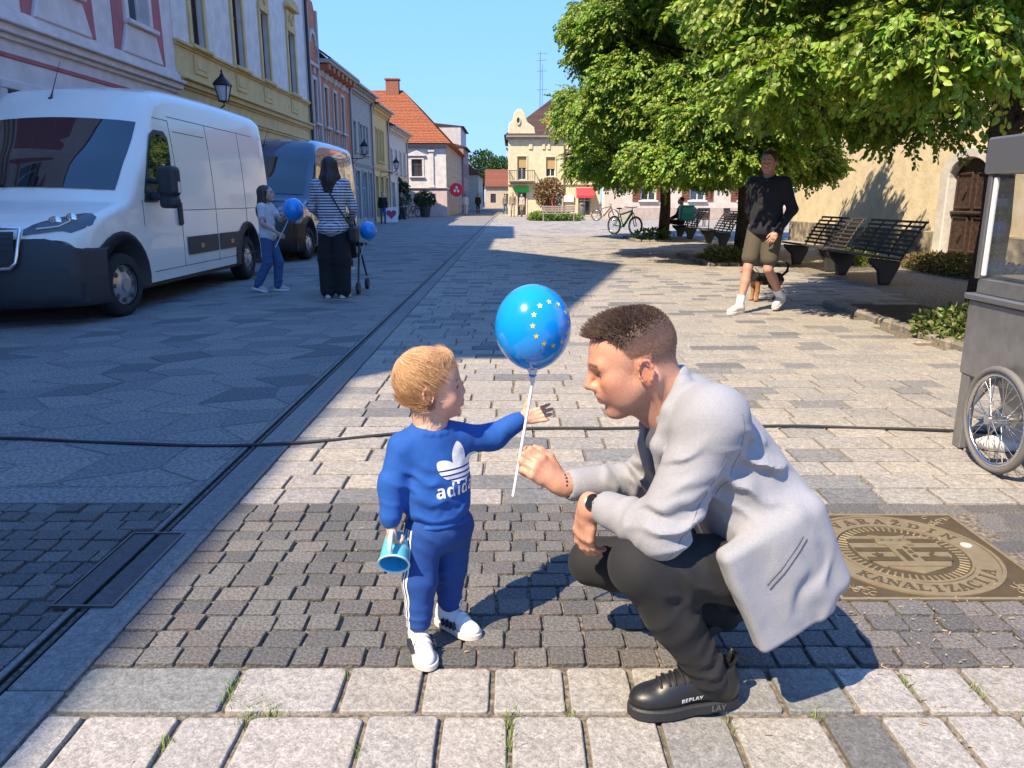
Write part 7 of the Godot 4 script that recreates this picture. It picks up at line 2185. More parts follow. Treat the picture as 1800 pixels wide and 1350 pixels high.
func build_man() -> void:
	var t := thing("person", "crouching man in light grey blazer and black jeans holding out a balloon", "person", Vector3(0.45, 0, -1.75))
	var O := -t.position
	# --- head frame
	var F := Vector3(-0.938, -0.345, 0.03).normalized(); var U := Vector3(-0.345, 0.938, 0.0); var B := basis_xy(F, U)
	var X := Transform3D(B.scaled_local(Vector3.ONE * 1.02), Vector3(0.297, 0.868, -1.80) + O)
	var neck0 := X * Vector3(-0.035, -0.045, 0); var neck1 := Vector3(0.405, 0.745, -1.81) + O
	var s := Flesh.new()
	s.painted = true; s.nz = noise3(4, 3.0, 2); s.HX = X; s.beard = 0.42; s.fade = 0.9
	s.tone = Color(0.56, 0.285, 0.19); s.lip = Color(0.45, 0.19, 0.16); s.hairc = Color(0.045, 0.028, 0.022)
	add_head(s, X)
	s.cap(neck0, neck1, 0.058, 0.066, 0.035)
	s.cap(X * Vector3(0.03, -0.075, 0), neck1 + Vector3(-0.03, -0.02, 0), 0.03, 0.045, 0.03)
	for z: float in [-1.0, 1.0]: s.cap(X * Vector3(-0.02, -0.035, z * 0.06), neck1 + Vector3(-0.045, -0.01, -z * 0.02), 0.015, 0.014, 0.02)
	var g := G.new()
	var hc := X.origin
	s.build(g, 0.0042, hc + Vector3(-0.16, -0.22, -0.13), hc + Vector3(0.2, 0.16, 0.13))
	# --- hands
	var grip := Vector3(0.0255, 0.590, -1.98) + O     # where the stick is held
	var wr := Vector3(0.126, 0.497, -1.972) + O
	var hs := Flesh.new(); hs.painted = true; hs.nz = s.nz; hs.tone = s.tone; hs.HX = Transform3D(Basis(), Vector3(9, 9, 9))
	var hx := (grip + Vector3(0.0, -0.006, 0.020) - wr).normalized()
	var HB := basis_xy(hx, Vector3(0.55, 0.05, 0.75))
	add_hand(hs, Transform3D(HB, wr), [[0.35, 1.15, 0.9], [0.45, 1.2, 0.9], [0.55, 1.25, 0.9], [0.7, 1.25, 0.9]], [Vector3(0.85, -0.05, 0.5), Vector3(0.95, -0.2, 0.0), Vector3(0.9, -0.4, -0.15)], 0.4)
	hs.cap(wr, Vector3(0.21, 0.487, -1.995) + O, 0.026, 0.032, 0.02)
	var hg := G.new()
	hs.build(hg, 0.0038, wr - Vector3(0.17, 0.11, 0.11), wr + Vector3(0.1, 0.17, 0.11))
	g.add(hg)
	var wl := Vector3(0.203, 0.512, -1.79) + O
	hs = Flesh.new(); hs.painted = true; hs.nz = s.nz; hs.tone = s.tone; hs.HX = Transform3D(Basis(), Vector3(9, 9, 9))
	add_hand(hs, Transform3D(basis_xy(Vector3(-0.10, -0.97, -0.16), Vector3(-0.82, 0.0, 0.5)), wl + Vector3(-0.012, -0.012, -0.005)), [[0.25, 0.35, 0.25], [0.32, 0.42, 0.3], [0.4, 0.5, 0.3], [0.5, 0.55, 0.35]], [Vector3(0.75, -0.3, 0.55), Vector3(0.95, -0.25, 0.15), Vector3(0.95, -0.3, 0.0)], 0.6)
	hs.cap(wl + Vector3(-0.01, -0.01, 0), Vector3(0.245, 0.513, -1.73) + O, 0.026, 0.03, 0.02)
	hg = G.new(); hs.build(hg, 0.0038, wl - Vector3(0.12, 0.24, 0.12), wl + Vector3(0.12, 0.08, 0.12)); g.add(hg)
	# --- plain body under the clothes, joined to head and hands
	var bs := Flesh.new(); bs.painted = true; bs.nz = s.nz; bs.tone = s.tone; bs.HX = hs.HX
	var shL := Vector3(0.455, 0.765, -1.665) + O; var elL := Vector3(0.338, 0.515, -1.615) + O; var cuL := Vector3(0.232, 0.515, -1.755) + O
	var shR := Vector3(0.43, 0.715, -1.965) + O; var elR := Vector3(0.385, 0.478, -2.06) + O; var cuR := Vector3(0.172, 0.489, -1.985) + O
	var hpL := Vector3(0.655, 0.36, -1.735) + O; var knL := Vector3(0.292, 0.425, -1.63) + O; var anL := Vector3(0.487, 0.12, -1.69) + O
	var hpR := Vector3(0.69, 0.32, -1.90) + O; var knR := Vector3(0.225, 0.262, -1.985) + O; var anR := Vector3(0.60, 0.11, -1.965) + O
	bs.cap(neck1 + Vector3(0.0, 0.0, 0), Vector3(0.56, 0.58, -1.81) + O, 0.075, 0.11, 0.05); bs.cap(Vector3(0.56, 0.58, -1.81) + O, Vector3(0.67, 0.36, -1.8) + O, 0.11, 0.12, 0.05)
	for q in [[shL, elL, cuL], [shR, elR, cuR]]: bs.cap(q[0], q[1], 0.045, 0.036, 0.03); bs.cap(q[1], q[2], 0.036, 0.026, 0.02)
	for q in [[hpL, knL, anL], [hpR, knR, anR]]: bs.cap(q[0], q[1], 0.075, 0.05, 0.03); bs.cap(q[1], q[2], 0.05, 0.034, 0.02)
	hg = G.new(); bs.build(hg, 0.02, Vector3(0.05, 0.0, -2.2) + O, Vector3(0.9, 0.95, -1.5) + O); g.add(hg)
	part(t, "body", g, skin_mat())
	# --- hair: brushed up at the front, cropped behind
	rng.seed = 21
	var ids := all_ids(s)
	var locks := []
	for i in 19000:
		var q := Vector3(rng.randfn(), rng.randfn() + 0.35, rng.randfn()).normalized()
		var o := X * (Vector3(-0.005, 0.03, 0) + q * 0.16)
		var p := cast(s, ids, o, (X * Vector3(-0.005, 0.03, 0) - o).normalized())
		var lq := X.affine_inverse() * p
		var az := absf(lq.z)
		var line := 0.096 if lq.x > 0.045 else lerpf(0.096, 0.03, clampf((0.045 - lq.x) / 0.03, 0, 1)) if lq.x > 0.015 else (0.025 if lq.x > -0.035 else -0.005)
		if lq.y < line - az * 0.12: continue
		var high := smoothstep(0.05, 0.112, lq.y + 0.22 * maxf(lq.x, -0.02) - 0.1 * az)
		var l := lerpf(0.0042, lerpf(0.011, 0.033, smoothstep(-0.04, 0.06, lq.x)), high) * rng.randf_range(0.6, 1.15)
		if high < 0.3 and rng.randf() < 0.35 * (1.0 - smoothstep(0.0, 0.3, high)): continue
		var nrm := (B * q).normalized()
		var jit := Vector3(rng.randfn(0, 0.2), rng.randfn(0, 0.2), rng.randfn(0, 0.26))
		var fw := lerpf(-0.1, 0.8, smoothstep(-0.06, 0.06, lq.x))
		var down := Vector3(-0.1, -0.6, 0).lerp(Vector3(fw, 0.3, 0), smoothstep(0.1, 0.75, high))
		var d0 := (nrm * 0.75 + B * down + jit).normalized()
		var d1 := (nrm * 0.5 + B * (down + Vector3(0, 0.55 * high, 0)) + jit).normalized()
		var c := rng.randf()
		locks.append([p - nrm * 0.002, d0, d1, l, lerpf(0.0006, 0.0015, high) * rng.randf_range(0.8, 1.2), Color(0.07 + 0.10 * c, 0.046 + 0.064 * c, 0.035 + 0.046 * c)])
	strands(t, "hair", locks, mat("dark_hair", Color.WHITE, 0.45))
	# --- shirt and jeans
	var sh := S.new(); sh.ell(Vector3(0.445, 0.665, -1.81) + O, Vector3(0.068, 0.12, 0.08), Basis(Vector3(0, 0, 1), -0.5), 0.02); sh.cap(neck1 + Vector3(-0.02, -0.02, 0), neck1 + Vector3(-0.02, -0.06, 0), 0.057, 0.06, 0.03)
	g = G.new(); sh.build(g, 0.012, Vector3(0.25, 0.5, -1.98) + O, Vector3(0.55, 0.85, -1.62) + O)
	part(t, "shirt", g, fabric("shirt_slate", Color(0.09, 0.10, 0.13)))
	var j := Cloth.new(); j.warped = true; j.wob = noise3(77, 7.0, 2); j.noise = noise3(8, 5.0, 2); j.namp = 0.004
	j.cap(hpL, knL, 0.098, 0.066, 0.04); j.cap(knL, knL.lerp(anL, 0.5), 0.064, 0.058, 0.03); j.cap(knL.lerp(anL, 0.4), anL + Vector3(0.0, -0.015, 0), 0.06, 0.048, 0.03)
	j.cap(hpR, knR, 0.095, 0.062, 0.04); j.cap(knR, anR, 0.06, 0.048, 0.03); j.ell(Vector3(0.68, 0.35, -1.8) + O, Vector3(0.13, 0.12, 0.19), Basis(), 0.05)
	var dsh := (anL - knL).normalized()
	j.folds = [[anL + Vector3(0.02, 0.05, 0.03), (dsh + Vector3(0.55, 0, 0)).normalized(), 0.034, 0.06, 0.008], [anL + Vector3(-0.03, 0.02, 0.03), (dsh + Vector3(-0.5, 0, 0)).normalized(), 0.032, 0.05, 0.008], [knL.lerp(anL, 0.5), (dsh + Vector3(0.3, 0.2, 0)).normalized(), 0.05, 0.10, 0.005], [knL + Vector3(0.1, -0.02, 0.05), Vector3(0.6, 0.8, 0), 0.045, 0.08, 0.006], [Vector3(0.4, 0.33, -1.6) + O, Vector3(0.9, 0.3, 0), 0.05, 0.08, 0.006], [knR.lerp(anR, 0.2), Vector3(0.8, 0.5, 0), 0.04, 0.08, 0.006]]
	g = G.new(); j.build(g, 0.0075, Vector3(0.1, 0.02, -2.15) + O, Vector3(0.88, 0.56, -1.52) + O)
	part(t, "jeans", g, fabric("jeans_black", Color(0.013, 0.0135, 0.016), 0.85))
	# --- blazer
	var k := Cloth.new(); k.warped = true; k.wob = noise3(77, 7.0, 2); k.noise = noise3(9, 3.5, 2); k.namp = 0.005
	var sp := Vector3(0.33, -0.5, 0).normalized(); var TB := basis_xy(sp, Vector3(0.83, 0.55, 0))
	k.ell(Vector3(0.475, 0.685, -1.81) + O, Vector3(0.16, 0.112, 0.175), TB, 0.05)
	k.ell(Vector3(0.560, 0.575, -1.81) + O, Vector3(0.18, 0.126, 0.175), TB, 0.06)
	k.ell(Vector3(0.635, 0.45, -1.80) + O, Vector3(0.16, 0.122, 0.18), TB, 0.06)
	k.cap(Vector3(0.41, 0.765, -1.80) + O, shL + Vector3(0.0, 0.0, 0.0), 0.062, 0.078, 0.05); k.cap(Vector3(0.41, 0.755, -1.82) + O, shR, 0.062, 0.076, 0.05)
	k.cap(shL, elL, 0.074, 0.058, 0.035); k.cap(elL, cuL, 0.057, 0.044, 0.03)
	k.cap(shR, elR, 0.072, 0.056, 0.035); k.cap(elR, cuR, 0.056, 0.044, 0.03)
	# skirt of the blazer: near panel, back and far panel, its hem cut square
	var e1 := Vector3(0.205, 0.095, -0.06).normalized(); var e2 := Vector3(-0.40, 0.9, 0.06); var SB := basis_xy(e1, e2)
	k.rbox(Vector3(0.632, 0.425, -1.795) + O, Vector3(0.108, 0.14, 0.185), SB, 0.045, 0.05)
	k.rbox(Vector3(0.612, 0.392, -1.618) + O, Vector3(0.108, 0.142, 0.028), SB, 0.018, 0.03)
	# cut for the opening at the neck and front
	k.cap(neck0, neck1 + Vector3(0.01, -0.01, 0), 0.066, 0.064, 0.012, 1)
	k.cap(neck1 + Vector3(-0.05, -0.03, 0), Vector3(0.335, 0.56, -1.82) + O, 0.04, 0.045, 0.02, 1)
	for q in [[cuL, (cuL - elL).normalized(), 0.036], [cuR, (cuR - elR).normalized(), 0.036]]: k.cap(q[0] + q[1] * 0.035, q[0] + q[1] * 0.1, q[2], q[2], 0.004, 1); 
	for q in [[cuL, (cuL - elL).normalized()], [cuR, (cuR - elR).normalized()]]: k.rbox(q[0] + q[1] * 0.085, Vector3(0.045, 0.09, 0.09), basis_xy(q[1], Vector3.UP), 0.001, 0.006, 1)
	# collar and lapels
	for z: float in [-1.0, 1.0]:
		var c0 := Vector3(0.408, 0.846, -1.805) + O; var zc := -1.805
		k.chain([c0, Vector3(0.398, 0.835, zc + z * 0.066) + O, Vector3(0.365, 0.775, zc + z * 0.088) + O, Vector3(0.345, 0.69, zc + z * 0.085) + O, Vector3(0.36, 0.585, zc + z * 0.07) + O], [0.015, 0.016, 0.017, 0.018, 0.012], 0.018)
	var da := (elL - shL).normalized(); var df := (cuL - elL).normalized()
	k.folds = [[elL + Vector3(0.03, 0.05, 0.02), (da * 0.8 + Vector3(0.5, 0, 0)).normalized(), 0.042, 0.075, 0.013], [elL.lerp(cuL, 0.35), (df + Vector3(0, 0.5, 0)).normalized(), 0.04, 0.07, 0.007], [Vector3(0.555, 0.66, -1.64) + O, Vector3(0.45, 0.85, 0.1).normalized(), 0.042, 0.085, 0.015], [Vector3(0.64, 0.62, -1.66) + O, Vector3(0.3, 0.95, 0.0).normalized(), 0.05, 0.08, 0.008], [shL.lerp(elL, 0.45) + Vector3(-0.04, 0, 0.05), (da + Vector3(0.7, 0, 0)).normalized(), 0.05, 0.09, 0.009], [Vector3(0.60, 0.40, -1.60) + O, Vector3(0.9, 0.25, 0).normalized(), 0.085, 0.11, 0.007], [Vector3(0.70, 0.36, -1.61) + O, Vector3(0.95, 0.1, 0).normalized(), 0.09, 0.10, 0.005], [elR.lerp(cuR, 0.35) + Vector3(0, 0.02, 0.05), Vector3(0.9, 0.35, 0), 0.04, 0.09, 0.011], [shR.lerp(elR, 0.8) + Vector3(-0.04, 0, 0.03), Vector3(0.5, 0.85, 0), 0.04, 0.07, 0.008]]
	g = G.new(); k.build(g, 0.0068, Vector3(0.1, 0.12, -2.2) + O, Vector3(0.92, 0.95, -1.5) + O)
	var bm := fabric("blazer_grey", Color(0.335, 0.342, 0.37), 0.92, 12.0)
	var bl := part(t, "blazer", g, bm)
	# pocket welt, seams, cuff buttons
	var kid := all_ids(k)
	var seam := mat("blazer_seam", Color(0.15, 0.15, 0.165), 0.9)
	for q in [[Vector3(0.575, 0.405, -1.4), Vector3(0.655, 0.515, -1.4), 0.0009], [Vector3(0.582, 0.396, -1.4), Vector3(0.664, 0.508, -1.4), 0.0021]]:
		var pts := []
		for i in 10: pts.append(cast(k, kid, q[0].lerp(q[1], i / 9.0) + O, Vector3(0, 0, -1)) + Vector3(0, 0, 0.0015))
		part(bl, "pocket_edge", G.new().tube(pts, q[2], 5), seam)
	for q in [[Vector3(0.50, 0.80, -1.4), Vector3(0.52, 0.66, -1.4), Vector3(0.44, 0.56, -1.4)], [Vector3(0.47, 0.70, -1.4), Vector3(0.41, 0.58, -1.4), Vector3(0.33, 0.45, -1.4)]]:
		var pts := []
		for i in 18:
			var f := i / 17.0
			var p: Vector3 = q[0].lerp(q[1], f).lerp(q[1].lerp(q[2], f), f) + O
			pts.append(cast(k, kid, p, Vector3(0, 0, -1)) + Vector3(0, 0, 0.0002))
		part(bl, "seam", G.new().tube(pts, 0.0007, 4), seam)
	# --- shoes
	var leather := mat("shoe_black", Color(0.012, 0.013, 0.015), 0.42)
	var solem := mat("sole_black", Color(0.018, 0.019, 0.021), 0.6)
	var lacem := mat("lace_black", Color(0.012, 0.012, 0.013), 0.8)
	var toe := Vector3(-0.262, -0.0, 0.05).normalized()
	var XL := Transform3D(basis_xy(toe, Vector3.UP).scaled_local(Vector3.ONE * 1.03), Vector3(0.487, 0.002, -1.705) + O)
	var so := shoe_parts(t, "shoe", XL, leather, solem, lacem)
	for q in [["REPLAY", 0.016, Vector3(0.05, 0.05, 0.0), 0.1], ["LAY", 0.022, Vector3(-0.02, 0.017, 0.0), 0.0]]:
		var tg := text_geo(q[0], q[1], 0.001)
		var fg := G.new()
		for i in range(0, tg.v.size(), 3):
			if tg.n[i].z > 0.5 and tg.n[i + 1].z > 0.5:
				for e in 3: fg.v.append(tg.v[i + e] * Vector3(1, 1, 0)); fg.n.append(tg.n[i]); fg.c.append(Color.WHITE)
		var LX := XL * Transform3D(Basis(Vector3.UP, PI) * Basis(Vector3(0, 0, 1), q[3]), q[2] + Vector3(0, 0, -0.1 if q[1] < 0.02 else -0.0385))
		var lg := lay_on(last_shoe, fg, Transform3D(LX.basis.orthonormalized(), LX.origin), 0.001) if q[1] < 0.02 else G.new().add(fg, LX)
		part(so, "lettering", lg, mat("shoe_print", Color(0.65, 0.65, 0.65), 0.6) if q[1] < 0.02 else mat("sole_print", Color(0.10, 0.10, 0.10), 0.6))
	part(so, "heel_tab", G.new().tube([XL * Vector3(-0.065, 0.1, 0), XL * Vector3(-0.078, 0.135, 0), XL * Vector3(-0.062, 0.15, 0), XL * Vector3(-0.058, 0.12, 0)], 0.006, 6, true, 2.0), leather)
	var XR := Transform3D(basis_xy(Vector3(-0.86, -0.5, -0.05), Vector3(-0.5, 0.86, 0)).scaled_local(Vector3.ONE * 1.03), Vector3(0.632, 0.098, -1.965) + O)
	shoe_parts(t, "shoe", XR, leather, solem, lacem)
	# --- watch and bracelet
	var wd := (cuL - elL).normalized()
	var wc := wl + Vector3(0.014, -0.001, 0.016)
	var WB := basis_xy(wd, Vector3(-0.45, 0.55, 0.6))
	var pts := []
	for i in 25: pts.append(wc + WB * Vector3(0, cos(TAU * i / 24.0) * 0.031, sin(TAU * i / 24.0) * 0.031))
	var wa := part(t, "watch", G.new().tube(pts, 0.009, 6, false, 0.35, WB.x), mat("strap_orange", Color(0.30, 0.05, 0.025), 0.6))
	var WX := Transform3D(WB, wc + WB.y * 0.032)
	part(wa, "case", G.new().lathe([Vector2(0, -0.004), Vector2(0.02, -0.004), Vector2(0.0215, 0.003), Vector2(0.019, 0.007), Vector2(0.0165, 0.006)], 22, WX), metal("watch_case", Color(0.12, 0.12, 0.13), 0.3))
	part(wa, "dial", G.new().lathe([Vector2(0.0168, 0.0058), Vector2(0.0, 0.0062)], 22, WX), mat("watch_dial", Color(0.012, 0.014, 0.018), 0.08))
	rng.seed = 3
	var rb := (cuR - elR).normalized()
	var RB := basis_xy(rb, Vector3.UP)
	for i in 18:
		var a := TAU * i / 18.0
		part(t, "bracelet_bead", G.new().ball(wr - rb * 0.012 + RB * Vector3(0.002 * sin(a * 2.0), cos(a) * 0.0285, sin(a) * 0.0285), Vector3.ONE * 0.0042, Basis(), 7, 5), mat("bead_dark", Color(0.05, 0.045, 0.045), 0.3))

func trefoil() -> Array:
	# three leaves crossed by stripes, about one unit high
	var out := []
	var stripes := []
	for k in 3: stripes.append(PackedVector2Array([Vector2(-1, 0.04 + 0.13 * k), Vector2(1, 0.04 + 0.13 * k), Vector2(1, 0.085 + 0.13 * k), Vector2(-1, 0.085 + 0.13 * k)]))
	for a: float in [0.0, 0.86, -0.86]:
		var pl := PackedVector2Array()
		for i in 28:
			var f := i / 28.0 * TAU
			var y := 0.5 - 0.5 * cos(f)
			var wd := 0.235 * sin(f) * (0.55 + 0.65 * pow(y, 0.7)) * (1.0 - 0.45 * pow(y, 5.0))
			pl.append(Vector2(wd, y * (1.0 if a == 0.0 else 0.86)).rotated(a) * Vector2(1.0, 1.0))
		var bits := [pl]
		for st in stripes:
			var nx := []
			for b in bits: nx.append_array(Geometry2D.clip_polygons(b, st))
			bits = nx
		out.append_array(bits)
	return out

func build_toddler() -> void:
	var t := thing("person", "toddler in blue tracksuit reaching towards the balloon with a cup in hand", "person", Vector3(-0.22, 0, -2.0))
	var O := -t.position
	var F := Vector3(0.985, 0.0, -0.10).normalized(); var B := basis_xy(F, Vector3(-0.06, 1, 0.0))
	var X := Transform3D(B.scaled_local(Vector3.ONE * 0.80), Vector3(-0.222, 0.752, -2.02) + O)
	var s := Flesh.new(); s.painted = true; s.nz = noise3(4, 3.0, 2); s.HX = X
	s.fade = 0.0; s.tone = Color(0.66, 0.385, 0.275); s.lip = Color(0.55, 0.22, 0.2); s.hairc = Color(0.36, 0.2, 0.1)
	var nb := Vector3(-0.222, 0.645, -2.015) + O
	add_head(s, X, true)
	s.cap(X * Vector3(-0.02, -0.05, 0), nb, 0.042, 0.046, 0.03)
	var g := G.new()
	s.build(g, 0.0036, X.origin + Vector3(-0.14, -0.16, -0.13), X.origin + Vector3(0.14, 0.13, 0.13))
	# joints
	var shR := Vector3(-0.292, 0.595, -1.985) + O; var elR := Vector3(-0.322, 0.505, -1.955) + O; var wrR := Vector3(-0.327, 0.398, -1.935) + O
	var shL := Vector3(-0.15, 0.60, -2.055) + O; var elL := Vector3(-0.055, 0.588, -2.10) + O; var wrL := Vector3(0.022, 0.635, -2.12) + O
	var hpR := Vector3(-0.245, 0.35, -1.985) + O; var knR := Vector3(-0.258, 0.215, -1.965) + O; var anR := Vector3(-0.263, 0.075, -1.955) + O
	var hpL := Vector3(-0.165, 0.345, -2.045) + O; var knL := Vector3(-0.180, 0.21, -2.06) + O; var anL := Vector3(-0.187, 0.07, -2.075) + O
	# hands
	var hs := Flesh.new(); hs.painted = true; hs.nz = s.nz; hs.tone = s.tone; hs.HX = Transform3D(Basis(), Vector3(9, 9, 9))
	add_hand(hs, Transform3D(basis_xy(Vector3(0.92, 0.25, 0.05), Vector3(0.1, -0.3, -0.95)).scaled_local(Vector3.ONE * 0.56), wrL + Vector3(0.006, 0.002, 0)), [[0.15, 0.25, 0.2], [0.2, 0.3, 0.2], [0.25, 0.3, 0.2], [0.3, 0.35, 0.2]], [Vector3(0.45, -0.2, 0.85), Vector3(0.6, -0.2, 0.75), Vector3(0.75, -0.2, 0.6)], 1.6)
	hs.cap(elL.lerp(wrL, 0.6), wrL, 0.019, 0.017, 0.01)
	var hg := G.new(); hs.build(hg, 0.0026, wrL - Vector3(0.03, 0.06, 0.06), wrL + Vector3(0.13, 0.09, 0.06)); g.add(hg)
	hs = Flesh.new(); hs.painted = true; hs.nz = s.nz; hs.tone = s.tone; hs.HX = Transform3D(Basis(), Vector3(9, 9, 9))
	add_hand(hs, Transform3D(basis_xy(Vector3(0.05, -0.93, 0.3), Vector3(-0.75, 0.1, 0.55)).scaled_local(Vector3.ONE * 0.56), wrR + Vector3(0, -0.004, 0.002)), [[0.9, 1.2, 0.7], [1.0, 1.2, 0.7], [1.1, 1.2, 0.7], [1.2, 1.2, 0.7]], [Vector3(0.8, -0.5, 0.3), Vector3(0.85, -0.5, -0.1), Vector3(0.8, -0.4, -0.3)], 0.4)
	hs.cap(elR.lerp(wrR, 0.6), wrR, 0.019, 0.017, 0.01)
	hg = G.new(); hs.build(hg, 0.0026, wrR - Vector3(0.06, 0.1, 0.06), wrR + Vector3(0.06, 0.05, 0.08)); g.add(hg)
	var bs := Flesh.new(); bs.painted = true; bs.nz = s.nz; bs.tone = s.tone; bs.HX = hs.HX
	bs.cap(nb, Vector3(-0.21, 0.40, -2.01) + O, 0.05, 0.07, 0.04)
	for q in [[shR, elR, wrR], [shL, elL, wrL]]: bs.cap(q[0], q[1], 0.024, 0.02, 0.02); bs.cap(q[1], q[2], 0.02, 0.016, 0.02)
	for q in [[hpR, knR, anR], [hpL, knL, anL]]: bs.cap(q[0], q[1], 0.04, 0.03, 0.02); bs.cap(q[1], q[2], 0.03, 0.024, 0.02)
	hg = G.new(); bs.build(hg, 0.012, Vector3(-0.42, 0.0, -2.2) + O, Vector3(0.1, 0.72, -1.85) + O); g.add(hg)
	part(t, "body", g, skin_mat())
	# hair: fine, straw coloured, combed forward from the crown
	rng.seed = 33
	var ids := all_ids(s)
	var locks := []
	var whorl := Vector3(-0.75, 0.62, -0.1).normalized()
	for i in 16000:
		var q := Vector3(rng.randfn(), rng.randfn(), rng.randfn()).normalized()
		var o := X * (Vector3(-0.01, 0.035, 0) + q * 0.17)
		var p := cast(s, ids, o, (X * Vector3(-0.01, 0.035, 0) - o).normalized())
		var lq := X.affine_inverse() * p
		var az := absf(lq.z)
		var front := 0.085 - 0.4 * maxf(0.0, az - 0.05) 
		if lq.y < -0.055 or (lq.x > front - 0.06 and lq.y < 0.075 - (front - 0.02 - lq.x) * 0.9) or (lq.x > 0.02 and lq.y < 0.045) or (az > 0.07 and lq.y < 0.03 and lq.x > -0.03): continue
		var nrm := q
		var flow := (q - whorl * q.dot(whorl))
		flow = (flow - nrm * flow.dot(nrm)).normalized()
		flow = (flow + Vector3(0.25, -0.35, 0) + whorl.cross(q) * 0.35 + Vector3(rng.randfn(0, 0.08), rng.randfn(0, 0.08), rng.randfn(0, 0.08))).normalized()
		var l := rng.randf_range(0.032, 0.06)
		var c := rng.randf()
		locks.append([p + B * nrm * 0.0005, B * (flow + nrm * 0.08).normalized(), B * (flow - nrm * 0.36).normalized(), l, rng.randf_range(0.0005, 0.0010), Color(0.40 + 0.22 * c, 0.22 + 0.15 * c, 0.105 + 0.085 * c)])
	strands(t, "hair", locks, mat("straw_hair", Color.WHITE, 0.38))
	# sweatshirt
	var blue := fabric("tracksuit_blue", Color(0.008, 0.092, 0.40), 0.85, 11.0)
	var navy := fabric("trousers_blue", Color(0.008, 0.062, 0.28), 0.85, 11.0)
	var N := Vector3(0.50, 0.06, 0.86).normalized(); var R := Vector3(0.86, 0.0, -0.50).normalized()
	var TB := Basis(R, N.cross(R), N)
	var k := Cloth.new(); k.warped = true; k.wob = noise3(77, 7.0, 2); k.noise = noise3(12, 13.0, 2); k.namp = 0.0028
	k.ell(Vector3(-0.215, 0.575, -2.02) + O, Vector3(0.098, 0.075, 0.070), TB, 0.03)
	k.ell(Vector3(-0.212, 0.485, -2.012) + O, Vector3(0.100, 0.11, 0.083), TB, 0.04)
	k.ell(Vector3(-0.208, 0.415, -2.01) + O, Vector3(0.093, 0.05, 0.078), TB, 0.03)
	k.ell(Vector3(-0.208, 0.378, -2.01) + O, Vector3(0.092, 0.020, 0.078), TB, 0.004)
	k.cap(nb + Vector3(0, -0.02, 0), shR, 0.047, 0.042, 0.03); k.cap(nb + Vector3(0, -0.02, 0), shL, 0.047, 0.042, 0.03)
	k.cap(shR, elR, 0.043, 0.038, 0.02); k.cap(elR, wrR + Vector3(0, 0.022, 0), 0.038, 0.031, 0.02); k.cap(wrR + Vector3(0, 0.03, 0), wrR + Vector3(0, 0.008, 0.0), 0.024, 0.0245, 0.006)
	k.cap(shL, elL, 0.043, 0.036, 0.02); k.cap(elL, elL.lerp(wrL, 0.8), 0.036, 0.030, 0.02); k.cap(elL.lerp(wrL, 0.72), elL.lerp(wrL, 0.97), 0.025, 0.025, 0.006)
	k.cap(nb + Vector3(0, 0.07, 0), nb + Vector3(0.0, -0.005, 0), 0.05, 0.044, 0.008, 1)
	var ring := []
	for i in 17: ring.append(nb + Vector3(0.0, -0.002, 0) + TB * Vector3(cos(TAU * i / 16.0) * 0.05, 0.008 * -sin(TAU * i / 16.0), sin(TAU * i / 16.0) * 0.05))
	for i in 16: k.cap(ring[i], ring[i + 1], 0.0075, 0.0075, 0.006)
	k.folds = [[elR, Vector3(0.3, 1, 0).normalized(), 0.032, 0.04, 0.003], [Vector3(-0.26, 0.52, -1.95) + O, Vector3(0.5, 0.8, 0).normalized(), 0.035, 0.05, 0.004], [Vector3(-0.2, 0.44, -1.93) + O, Vector3(0.15, 1, 0).normalized(), 0.036, 0.06, 0.006], [Vector3(-0.15, 0.46, -1.96) + O, Vector3(-0.7, 0.7, 0).normalized(), 0.04, 0.06, 0.004], [elL, Vector3(0.9, 0.5, 0).normalized(), 0.032, 0.04, 0.003], [wrR + Vector3(0, 0.05, 0), Vector3(0.3, 1, 0), 0.026, 0.03, 0.003]]
	g = G.new(); k.build(g, 0.0048, Vector3(-0.4, 0.345, -2.2) + O, Vector3(0.06, 0.72, -1.86) + O)
	var sw := part(t, "sweatshirt", g, blue)
	# waistband ribbing and chest print
	var prt := mat("print_white", Color(0.78, 0.78, 0.78), 0.6)
	var PX := Transform3D(Basis(R, N.cross(R), N), Vector3(-0.178, 0.535, -2.04) + O + N * 0.2)
	g = G.new()
	for b in trefoil():
		var pl := PackedVector2Array()
		for p in b: pl.append(Vector2(p.x, p.y - 0.5) * 0.105 + Vector2(0.0, 0.022))
		flat_poly(g, pl, 0.008)
	part(sw, "trefoil_print", lay_on(k, g, PX, 0.0012), prt)
	var tg := text_geo("adidas", 0.05, 0.001)
	g = G.new()
	for i in range(0, tg.v.size(), 3):
		if tg.n[i].z > 0.5 and tg.n[i + 1].z > 0.5:
			for q in 3: g.v.append(tg.v[i + q] * Vector3(1, 1, 0) + Vector3(0.0, -0.052, 0)); g.n.append(tg.n[i]); g.c.append(Color.WHITE)
	part(sw, "lettering", lay_on(k, g, PX, 0.0014), prt)
	# trousers with three white stripes down each side
	var j := Cloth.new(); j.warped = true; j.wob = noise3(77, 7.0, 2); j.noise = noise3(13, 12.0, 2); j.namp = 0.003
	j.ell(Vector3(-0.206, 0.355, -2.012) + O, Vector3(0.086, 0.075, 0.077), TB, 0.03)
	j.cap(hpR, knR, 0.056, 0.046, 0.025); j.cap(knR, anR + Vector3(0, 0.02, 0), 0.046, 0.036, 0.02)
	j.cap(hpL, knL, 0.056, 0.046, 0.025); j.cap(knL, anL + Vector3(0, 0.02, 0), 0.046, 0.036, 0.02)
